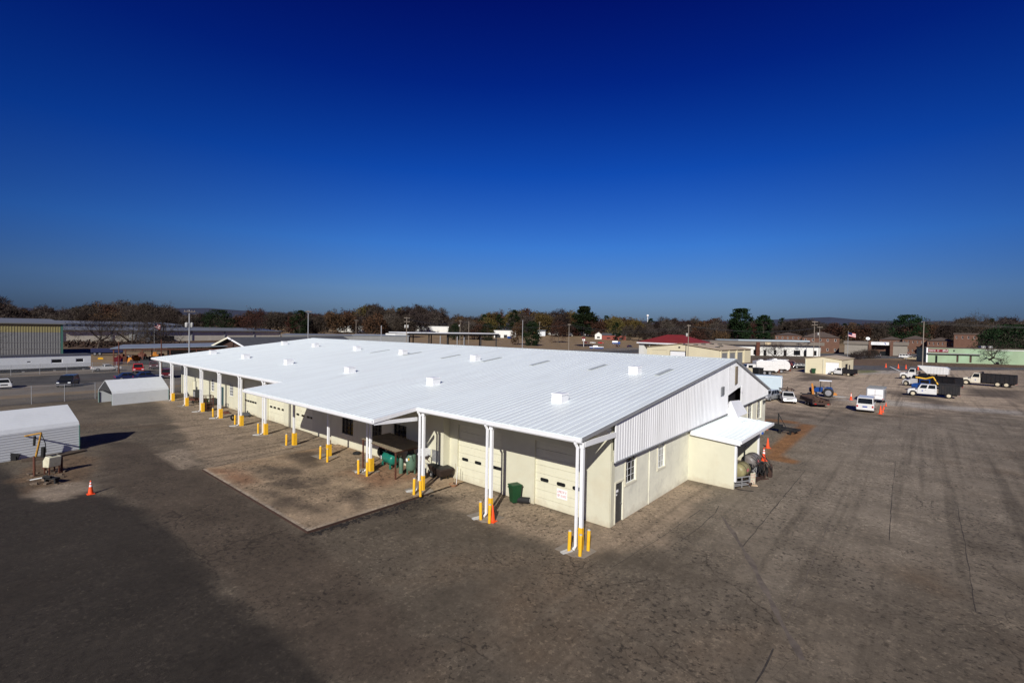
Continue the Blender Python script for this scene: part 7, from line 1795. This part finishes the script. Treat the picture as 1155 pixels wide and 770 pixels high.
# flag poles
def flag(px, pyb, pyt, label, dist=None):
    P = at_dist(px, dist) if dist else gp(px, pyb); H_ = z_at(px, pyt, P) - P.z
    t = thing('flag_pole', label, 'flag pole', (P.x, P.y, P.z), .4)
    g = MB(); g.lathe([(.12, 0), (.07, H_), (.14, H_ + .05), (.14, H_ + .2), (.02, H_ + .3)], n=10); g.build('pole', M['galv'], t, smooth=True)
    n = 7; g = MB()
    for k in range(n):
        z0, z1 = H_ - .2 - 1.9 * k / n, H_ - .2 - 1.9 * (k + 1) / n
        for i in range(6):
            xa, xb = .1 + i * .5, .1 + (i + 1) * .5; ya, yb = .22 * math.sin(i * 1.1), .22 * math.sin((i + 1) * 1.1); da, db = -.12 * i, -.12 * (i + 1)
            mi = 2 if (i < 3 and k < 4) else (k % 2)
            g._solid([(xa, ya, z1 + da), (xb, yb, z1 + db), (xb, yb + .02, z1 + db), (xa, ya + .02, z1 + da)], [(xa, ya, z0 + da), (xb, yb, z0 + db), (xb, yb + .02, z0 + db), (xa, ya + .02, z0 + da)], mi)
    g.build('flag', [M['pred'], M['signwhite'], M['pnavy']], t)
flag(955.8, 404, 374, 'flag pole with a red, white and blue flag left of the taupe sign store')
flag(174, 0, 363.5, 'flag pole with a small red and white flag before the long warehouse', 235)
# satellite dish-like white sign behind store
P = at_dist(979, 350); t = thing('white_dish', 'small white dish on a mast above the taupe sign store', 'dish', tuple(P), .3)
zz = z_at(979, 382, P) - P.z
g = MB(); g.lathe([(.02, 0), (.6, .08), (1.0, .27), (1.03, .28), (.6, .12), (.02, .04)], n=16); g.xf(Matrix.Translation((0, 0, zz)) @ Matrix.Rotation(R(55), 4, 'X')); g.build('dish', M['signwhite'], t, smooth=True)
g = MB(); g.cyl((0, 0, 0), (0, 0, zz), .12); g.build('mast', M['galv'], t)
# signboard, boats and vehicles in the field beyond the ridge
P = at_dist(658.5, 330); t = thing('road_sign', 'tall roadside sign with a dark red top and white panel beyond the ridge', 'sign', (P.x, P.y, P.z), .3)
z1 = z_at(658.5, 380, P); g = MB()
g.box(-.15, .15, -.15, .15, 0, z1 - 2.4); g.build('pole', M['white'], t); bx(t, 'upper_panel', 'signred', -1.2, .9, -.2, .2, z1 - 1.3, z1); bx(t, 'lower_panel', 'signwhite', -.9, .9, -.2, .2, z1 - 2.6, z1 - 1.301)
P = at_dist(673, 300); z_d = z_at(673, 391, P)
t = thing('moored_boat', 'white boat with a blue hull stripe parked on a trailer just over the shop ridge', 'boat', (P.x, P.y, 0), R(30))
zb_ = max(.8, z_at(673, 395, P))
g = MB(); hull = [(-4.2, -.9), (-4.2, .9), (2.0, 1.2), (3.6, .6), (4.4, 0), (3.6, -.6), (2.0, -1.2)]
g._solid([(x * .9, y * .6, zb_ - 1.1) for x, y in hull], [(x, y, zb_) for x, y in hull]); g.build('hull', M['pblue'], t)
g = MB(); g._solid([(x, y, zb_ + .002) for x, y in hull], [(x * 1.02, y * 1.04, zb_ + .45) for x, y in hull]); g.build('gunwale', M['white'], t)
g = MB(); g.frustum((-2.2, 1.2, -.8, .8), (-1.8, .4, -.6, .6), zb_ + .46, zb_ + 1.1); g.build('cabin', M['white'], t, bevel=.05)
g = MB(); g.box(-4, 3.4, -.6, .6, max(.3, zb_ - 1.4), zb_ - 1.11); g.build('trailer', M['black'], t)
for s in (-1, 1): wheel(t, -1.5, s * .9, .4, .25)
def far_car(px, dist, py, rz, paint, style, label):
    P = at_dist(px, dist); return car('pickup_truck' if style == 'pickup' else 'parked_car', label, 'pickup truck' if style == 'pickup' else 'car', (P.x, P.y), rz, paint, style)
far_car(661, 400, 0, R(20), 'pmaroon', 'suv', 'dark red vehicle beside the tall roadside sign')
far_car(669, 400, 0, R(20), 'pw', 'pickup', 'white pickup between two red vehicles beyond the ridge')
far_car(678, 400, 0, R(20), 'pred', 'suv', 'bright red vehicle above the blue and white boat')
far_car(697, 345, 0, R(100), 'pblack', 'suv', 'black vehicle beyond the ridge below the white and blue box truck')
far_car(710.5, 345, 0, R(80), 'pnavy', 'sedan', 'dark car beyond the ridge left of the red-roofed station')
P = at_dist(695, 400); t = thing('box_truck', 'white and blue box truck in front of the red brick house', 'truck', (P.x, P.y, 0), R(25))
bx(t, 'box', 'signwhite', -3, 1.5, -1.2, 1.2, .9, 3.2, bevel=.05); bx(t, 'cab', 'pblue', 1.6, 3.4, -1.1, 1.1, .7, 2.6, bevel=.15); bx(t, 'blue_panel', 'pblue', -3.0, 1.5, -1.215, -1.203, .95, 1.9)
for x in (-2, 2.5):
    for s in (-1, 1): wheel(t, x, s * .95, .45, .3)
P = at_dist(576, 465); g = MB(); g.box(-1.8, 1.8, -1, 1, .3, 2.2); o = g.build('blue_skip', M['pblue'], bevel=.1); o.location = (P.x, P.y - 2, P.z); tag(o, 'small bright blue container in front of the white building past the loading canopy', 'container')
bx(o, 'skid', 'black', -1.7, 1.7, -.9, .9, 0, .299)
# water tower speck
P = at_dist(730, 1500); t = thing('water_tower', 'tiny white water tower on the horizon above the woods', 'water tower', (P.x, P.y, P.z), 0)
zt = z_at(730.3, 354.6, P) - P.z
g = MB(); g.lathe([(.3, zt - 7), (2.8, zt - 5.6), (3.6, zt - 3.5), (2.8, zt - 1), (.3, zt)], n=14); g.build('tank', M['signwhite'], t, smooth=True); g = MB(); g.lathe([(1.2, 0), (.9, zt - 6.5)], n=10); g.build('stem', M['signwhite'], t)

# ================================================================== trees
def branchy(seed, H_, spread, trunk=.32, fork=.28, depth=4, blades=1800, blade=(1.4, .10), up=.55, squash=1.0, leaf=None, nleaf=0, lsize=.5, limbs=6):
    """trunk and crown meshes of a deciduous tree, unit metres, base at origin"""
    rr = random.Random(seed); tr = MB(); br = MB(); tips = []
    def seg(p, d, L_, r, lev):
        k = 3 if lev < depth - 1 else 2; q = p
        n = 2 if lev < 2 else 1
        for i in range(n):
            d2 = (d + Vector((rr.gauss(0, .16), rr.gauss(0, .16), rr.gauss(.05, .1)))).normalized()
            e = q + d2 * (L_ / n); (tr if lev == 0 else br).cyl(q, e, max(.02, r * (1 - .35 * i / n)), max(.018, r * (1 - .35 * (i + 1) / n)), 6 if lev < 2 else 4, caps=False); q = e; d = d2
        r *= .65
        if lev >= depth: tips.append((q, d)); return
        m = limbs if lev == 0 else rr.choice((3, 3, 4))
        for j in range(m):
            a = 2 * PI * (j + rr.random() * .7) / m; s_ = rr.uniform(.5, 1.05) * (1 if lev else 1.05)
            side = d.orthogonal().normalized(); side = (Matrix.Rotation(a, 3, d) @ side)
            nd = (d * up * rr.uniform(.7, 1.3) + side * s_).normalized(); nd.z *= squash; nd.z += .05 ; nd.normalize()
            seg(q - d * (L_ * rr.uniform(0, .35) if lev else L_ * rr.uniform(0, .25)), nd, L_ * rr.uniform(.62, .82) if lev else spread * rr.uniform(.5, .7), r * rr.uniform(.6, .85), lev + 1)
    seg(Vector((0, 0, -.3)), Vector((0, 0, 1)), H_ * fork, trunk, 0)
    zmax = max(t[0].z for t in tips); k = (H_ - blade[0] * .4) / zmax
    for b in (tr, br): b.v = [(x, y, z * k if z > 0 else z) for x, y, z in b.v]
    tips = [(Vector((t.x, t.y, t.z * k)), d) for t, d in tips]
    for i in range(blades):
        t, d = rr.choice(tips); c = t - d * rr.uniform(0, 1.2) + Vector((rr.gauss(0, .55), rr.gauss(0, .55), rr.gauss(0, .45)))
        v = (d * .7 + Vector((rr.gauss(0, .6), rr.gauss(0, .6), rr.gauss(.2, .5)))).normalized() * blade[0] * rr.uniform(.5, 1.3)
        s_ = v.orthogonal().normalized(); s_ = Matrix.Rotation(rr.uniform(0, 6.28), 3, v.normalized()) @ s_ * blade[1] * .5
        br.poly([c - s_, c + s_, c + v])
    lf = MB()
    if nleaf:
        for i in range(nleaf):
            t, d = rr.choice(tips); c = t + Vector((rr.gauss(0, .8), rr.gauss(0, .8), rr.gauss(0, .65)))
            a = Vector((rr.gauss(0, 1), rr.gauss(0, 1), rr.gauss(0, 1))).normalized(); b_ = a.orthogonal().normalized(); cc = a.cross(b_); s_ = lsize * rr.uniform(.5, 1.2)
            lf.poly([c - b_ * s_ * .5, c + cc * s_ * .35, c + b_ * s_ * .5, c - cc * s_ * .35])
    return tr, br, lf
def conifer(seed, H_, wid, n=2600, base=.12, shape='pine'):
    rr = random.Random(seed); tr = MB(); lf = MB()
    tr.cyl((0, 0, -.3), (0, 0, H_ * .9), .3, .06, 7, caps=False)
    clumps = []
    nc = 46 if shape == 'pine' else 110
    for i in range(nc):
        t = rr.random()
        z = H_ * (base + (1 - base) * t)
        if shape == 'pine': w_ = wid * (math.sin(PI * min(1, .12 + .88 * t)) ** .6) * (.75 + .25 * rr.random())
        elif shape == 'round': w_ = wid * math.sqrt(max(.05, 1 - (2 * t - .9) ** 2 / 1.25))
        else: w_ = wid * (1 - t) ** .8 + .3
        a = rr.uniform(0, 6.28); r = w_ * math.sqrt(rr.uniform(.15, 1)); clumps.append((Vector((r * math.cos(a), r * math.sin(a), z)), rr.uniform(.09, .17) * wid * 1.7))
        if i % 2 == 0: tr.cyl((0, 0, z * .93), (r * math.cos(a), r * math.sin(a), z), .07, .03, 4, caps=False)
    for i in range(n):
        c0, s0 = rr.choice(clumps); c = c0 + Vector((rr.gauss(0, s0 * .6), rr.gauss(0, s0 * .6), rr.gauss(0, s0 * .42)))
        if c.z > H_: c.z = H_ - rr.random() * .5
        a = Vector((rr.gauss(0, 1), rr.gauss(0, 1), rr.gauss(.3, 1))).normalized(); b_ = a.orthogonal().normalized(); cc = a.cross(b_); s_ = rr.uniform(.35, .95) * (H_ / 16)
        lf.poly([c - b_ * s_ * .5, c + cc * s_ * .28, c + b_ * s_ * .5, c - cc * s_ * .28])
    return tr, lf
def far_mesh(name, parts):
    """single mesh for a distant tree (parts too small to see)"""
    g = MB(); mats = []
    for b, m in parts:
        off = len(g.v); mi = len(mats); mats.append(M[m]); g.v += b.v; g.f += [tuple(i + off for i in f) for f in b.f]; g.m += [mi] * len(b.f)
    me = bpy.data.meshes.new(name); me.from_pydata(g.v, [], g.f)
    for m in mats: me.materials.append(m)
    me.polygons.foreach_set('material_index', g.m); me.update(); return me
FAR = {}
for i in range(4):
    a, b, c = branchy(100 + i, 16, 6.5, blades=4200, blade=(1.8, .24), fork=.2); FAR['bare%d' % i] = far_mesh('bare_tree', [(a, 'bark'), (b, 'twig' if i % 2 else 'twiggrey')])
for i in range(3):
    a, b, c = branchy(200 + i, 15, 6.2, blades=900, blade=(1.5, .2), nleaf=3400, lsize=.9, fork=.18); FAR['russet%d' % i] = far_mesh('russet_tree', [(a, 'bark'), (b, 'twig'), (c, 'russet')])
for i in range(2):
    a, b, c = branchy(300 + i, 15, 6.2, blades=800, blade=(1.5, .2), nleaf=3600, lsize=.9, fork=.18); FAR['olive%d' % i] = far_mesh('olive_tree', [(a, 'bark'), (b, 'twig'), (c, 'olive')])
for i in range(2):
    a, b = conifer(400 + i, 16, 4.2, 2600); FAR['pine%d' % i] = far_mesh('pine_tree', [(a, 'bark'), (b, 'pine')])
for i in range(1):
    a, b = conifer(410 + i, 12, 4.8, 3600, .05, 'round'); FAR['ever%d' % i] = far_mesh('evergreen_tree', [(a, 'bark'), (b, 'pine')])
LAB = {'bare': ('bare_tree', 'bare grey-brown tree in the dense woodland on the horizon', 'bare trees of the horizon woodland'),
       'russet': ('russet_tree', 'tree still holding russet brown leaves in the horizon woodland', 'russet trees of the horizon woodland'),
       'olive': ('olive_tree', 'tree with dull olive yellow leaves in the horizon woodland', 'olive trees of the horizon woodland'),
       'pine': ('pine_tree', 'dark green pine standing among the bare horizon trees', 'pines of the horizon woodland')}
SKYL = [(-30, 330), (0, 333), (12, 343), (30, 344), (60, 342), (90, 343), (105, 338), (130, 336), (150, 337), (170, 336), (190, 341), (205, 349), (235, 350), (262, 353), (275, 349), (290, 345), (310, 348), (340, 348), (365, 346), (400, 347), (415, 341), (428, 338), (445, 344), (465, 341), (482, 341), (495, 346), (510, 352), (530, 353), (550, 350), (575, 346), (600, 347), (630, 347), (655, 349), (680, 352), (700, 354), (730, 356), (760, 355), (800, 355), (830, 358), (860, 358), (900, 357), (915, 358), (935, 361), (965, 361), (985, 359), (1010, 362), (1050, 358), (1070, 357), (1095, 355), (1110, 358), (1130, 354), (1160, 356), (1190, 354)]
def skyl(px):
    for (x0, y0), (x1, y1) in zip(SKYL, SKYL[1:]):
        if x0 <= px <= x1: return y0 + (y1 - y0) * (px - x0) / (x1 - x0)
    return 355
rr = random.Random(77)
def far_tree(px, dist, pyt, kind):
    P = at_dist(px, dist); H_ = z_at(px, pyt, P) - P.z
    keys = [k for k in FAR if k.startswith(kind)]; k = rr.choice(keys); me = FAR[k]
    base = 16 if kind in ('bare', 'pine') else 15
    if H_ < 4: return
    o = bpy.data.objects.new(LAB[kind][0], me); COL.objects.link(o); o.location = P
    s = H_ / base; w_ = max(s, .85) * rr.uniform(.85, 1.2); o.scale = (w_, w_, s); o.rotation_euler = (0, 0, rr.uniform(0, 6.28))
    tag(o, LAB[kind][1], 'tree', LAB[kind][2])
def kind_at(px):
    r = rr.random()
    if px < 60: return 'russet' if r < .2 else 'bare'
    if px < 270: return 'pine' if r < .05 else ('russet' if r < .18 else 'bare')
    if px < 345: return 'russet' if r < .35 else 'bare'
    if px < 540: return 'russet' if r < .2 else ('olive' if r < .3 else ('pine' if r < .36 else 'bare'))
    if px < 720: return 'olive' if r < .38 else ('russet' if r < .55 else ('pine' if r < .73 else 'bare'))
    if px < 1000: return 'russet' if r < .14 else ('pine' if r < .26 else 'bare')
    return 'russet' if r < .2 else ('pine' if r < .28 else 'bare')
cnt = 0
for row, (dist, step, dy0, dy1) in enumerate([(640, 11.0, 1, 5), (540, 12.0, 3, 8), (450, 14, 7, 13)]):
    px = -40 + row * 4.0
    while px < 1200:
        q = px + rr.uniform(-4, 4)
        if not (row == 2 and (545 < q < 700 and rr.random() < .75 or 150 < q < 330 or 370 < q < 420 or 462 < q < 512 or 850 < q < 1110)):
            far_tree(q, dist * rr.uniform(.95, 1.08), skyl(min(1189, max(-29, q))) + rr.uniform(dy0, dy1), kind_at(q))
        px += step * rr.uniform(.8, 1.2)
# ground-hugging brush under the woodland: one mass nobody could count
g = MB()
for i in range(9000):
    px = rr.uniform(-40, 1200); P = at_dist(px, rr.uniform(600, 660) if 370 < px < 720 else rr.uniform(480, 640)); z = P.z + rr.random() ** 1.3 * 7; s_ = rr.uniform(1.5, 3.4)
    a = Vector((rr.gauss(0, 1), rr.gauss(0, 1), rr.gauss(0, 1))).normalized(); b_ = a.orthogonal().normalized(); c_ = a.cross(b_); c = Vector((P.x, P.y, z))
    g.poly([c - b_ * s_ * .5, c + c_ * s_ * .3, c + b_ * s_ * .5, c - c_ * s_ * .3])
stuff(tag(g.build('undergrowth', M['shrub'], fixn=False), 'brown leafless undergrowth massed below the horizon woodland', 'undergrowth'))
# trees one can single out
def tree(name, label, P, parts):
    t = thing(name, label, 'tree', tuple(P), rr.uniform(0, 6))
    for nm, b, m in parts: b.build(nm, M[m], t, fixn=False)
    return t
def solo_bare(label, P, H_, seed, spread, **k):
    a, b, c = branchy(seed, H_, spread, **k); return tree('bare_tree', label, P, [('trunk', a, 'bark'), ('crown', b, 'twig')])
P = gp(149, 387.5); P.z = 0; hh = z_at(149, 337, P)
P = at_dist(149, 235); P.z = 0; hh = z_at(149, 337.5, P)
solo_bare('large bare spreading tree before the long warehouse at left', P, hh, 11, 11, blades=2600, blade=(1.3, .07), fork=.16, trunk=.5, depth=5, up=.42)
P = at_dist(110, 260); P.z = 0; solo_bare('bare tree left of the large spreading tree by the long warehouse', P, z_at(118, 339, P), 12, 9, blades=2200, blade=(1.4, .08), fork=.2, trunk=.4, depth=5)
P = at_dist(182, 250); P.z = 0; solo_bare('bare tree right of the large spreading tree by the long warehouse', P, z_at(182, 338, P), 13, 9, blades=2200, blade=(1.4, .08), fork=.2, trunk=.4, depth=5)
P = at_dist(-58, 150); P.z = 0; solo_bare('bare branches reaching in at the left edge over the metal warehouse', P, z_at(-30, 327, P), 14, 6, blades=2600, blade=(1.2, .06), fork=.2, trunk=.4, depth=5)
P = gp(1110.5, 410.2); P.z = 0; solo_bare('bare forked tree with low spreading limbs in front of the mint green wall', P, 10.2, 15, 7.0, blades=1100, blade=(1.2, .08), fork=.13, trunk=1.0, depth=5, up=.5, limbs=3, squash=.9)
P = gp(873.5, 406.5); P.z = 0; solo_bare('slender bare tree in front of the long white store', P, z_at(873, 383.5, P), 16, 4.5, blades=700, blade=(.9, .05), fork=.22, trunk=.2, depth=5)
P = at_dist(1097, 480); P.z = terrain(P.x, P.y); solo_bare('tall bare grey tree rising above the mint green building on the skyline', P, z_at(1097, 347.5, P) - P.z, 17, 10, blades=2200, blade=(1.6, .13), fork=.2, trunk=.5, depth=5)
for px, py, h, sd, lb in ((985, 404, 5.5, 18, 'small leafless shrub tree at the left of the store parking lot'), (975, 404, 4.6, 19, 'bushy bare shrub right of the flag pole by the store lot'), (967, 405, 4.2, 22, 'bushy bare shrub directly beside the flag pole')):
    P = gp(px, py); solo_bare(lb, P, h, sd, 2.6, blades=1300, blade=(.9, .09), fork=.1, trunk=.12, depth=4, limbs=7)
def solo_con(label, px, dist, pyt, wid, shape, seed, n=5200, base=.12, name='pine_tree', z0=None):
    P = at_dist(px, dist); P.z = terrain(P.x, P.y); H_ = z_at(px, pyt, P) - P.z
    a, b = conifer(seed, H_, wid, n, base, shape); tree(name, label, P, [('trunk', a, 'bark'), ('crown', b, 'pine')])
solo_con('tall dark pine standing above the others at the edge of the brown field', 658, 330, 345.5, 8.0, 'pine', 51, 7000, .38)
solo_con('round dark pine crown rising above the cream garage', 835, 330, 348, 6.6, 'round', 52, 6500, .2)
solo_con('dark evergreen just right of the round pine crown', 861, 350, 355.5, 5.5, 'round', 53, 4200, .1)
solo_con('broad dark evergreen mass left of the tall right utility pole', 1024, 420, 355, 10, 'round', 54, 5200, .1)
solo_con('dark evergreen clump above the dark gabled hall', 246, 420, 349.5, 11, 'round', 55, 5200, .1)
solo_con('dark evergreen mass on the skyline at the far right edge', 1146, 300, 366, 12, 'round', 56, 6500, .02)
solo_con('broad low evergreen near the right edge above the mint green roof', 1122, 330, 371, 7, 'round', 57, 4200, .02)
solo_con('round dark evergreen bush standing in the brown field', 599.5, 330, 362.5, 6.2, 'round', 58, 6500, .02, 'evergreen_bush')
solo_con('dark evergreen bush behind the loading canopy roof', 550, 420, 364.5, 6.5, 'round', 59, 3600, .02, 'evergreen_bush')
solo_con('dark evergreen left of the close pole pair', 513, 420, 364.5, 5.5, 'round', 60, 3600, .02, 'evergreen_bush')
solo_con('evergreen above the white buildings left of centre', 338, 430, 350, 7, 'round', 61, 3600, .1)
def solo_leaf(label, px, dist, pyt, seed, spread, m='russet', name='russet_tree'):
    P = at_dist(px, dist); P.z = terrain(P.x, P.y); H_ = z_at(px, pyt, P) - P.z
    a, b, c = branchy(seed, H_, spread, blades=500, blade=(1.1, .1), nleaf=3000, lsize=.7, fork=.16); tree(name, label, P, [('trunk', a, 'bark'), ('branches', b, 'twig'), ('crown', c, m)])
solo_leaf('russet tree left of the round evergreen bush', 585, 345, 362, 71, 4.5)
solo_leaf('russet tree in the field right of the round evergreen bush', 630, 400, 361.5, 72, 5.5)
solo_leaf('reddish tree left of the evergreen behind the loading canopy', 537, 430, 363.5, 73, 5.5)
solo_leaf('big rust-red oak on the skyline above the gabled hall', 288, 400, 347, 74, 8)
solo_leaf('rusty tree behind the cream garage and the pole', 785, 300, 372, 75, 5)
solo_leaf('low russet hedge tree behind the tan garage roof', 815, 320, 373.5, 76, 5)
# brush along the old siding at left
g = MB()
for i in range(1500):
    P = gp(rr.uniform(72, 210), rr.uniform(386.5, 392)); z = rr.random() * 1.6; s_ = rr.uniform(.5, 1.6); a = Vector((rr.gauss(0, 1), rr.gauss(0, 1), rr.gauss(0, 1))).normalized(); b_ = a.orthogonal().normalized(); c_ = a.cross(b_); c = Vector((P.x, P.y, z))
    g.poly([c - b_ * s_ * .5, c + c_ * s_ * .3, c + b_ * s_ * .5, c - c_ * s_ * .3])
stuff(tag(g.build('siding_brush', M['shrub'], fixn=False), 'dry brown brush along the siding below the long warehouse', 'brush'))
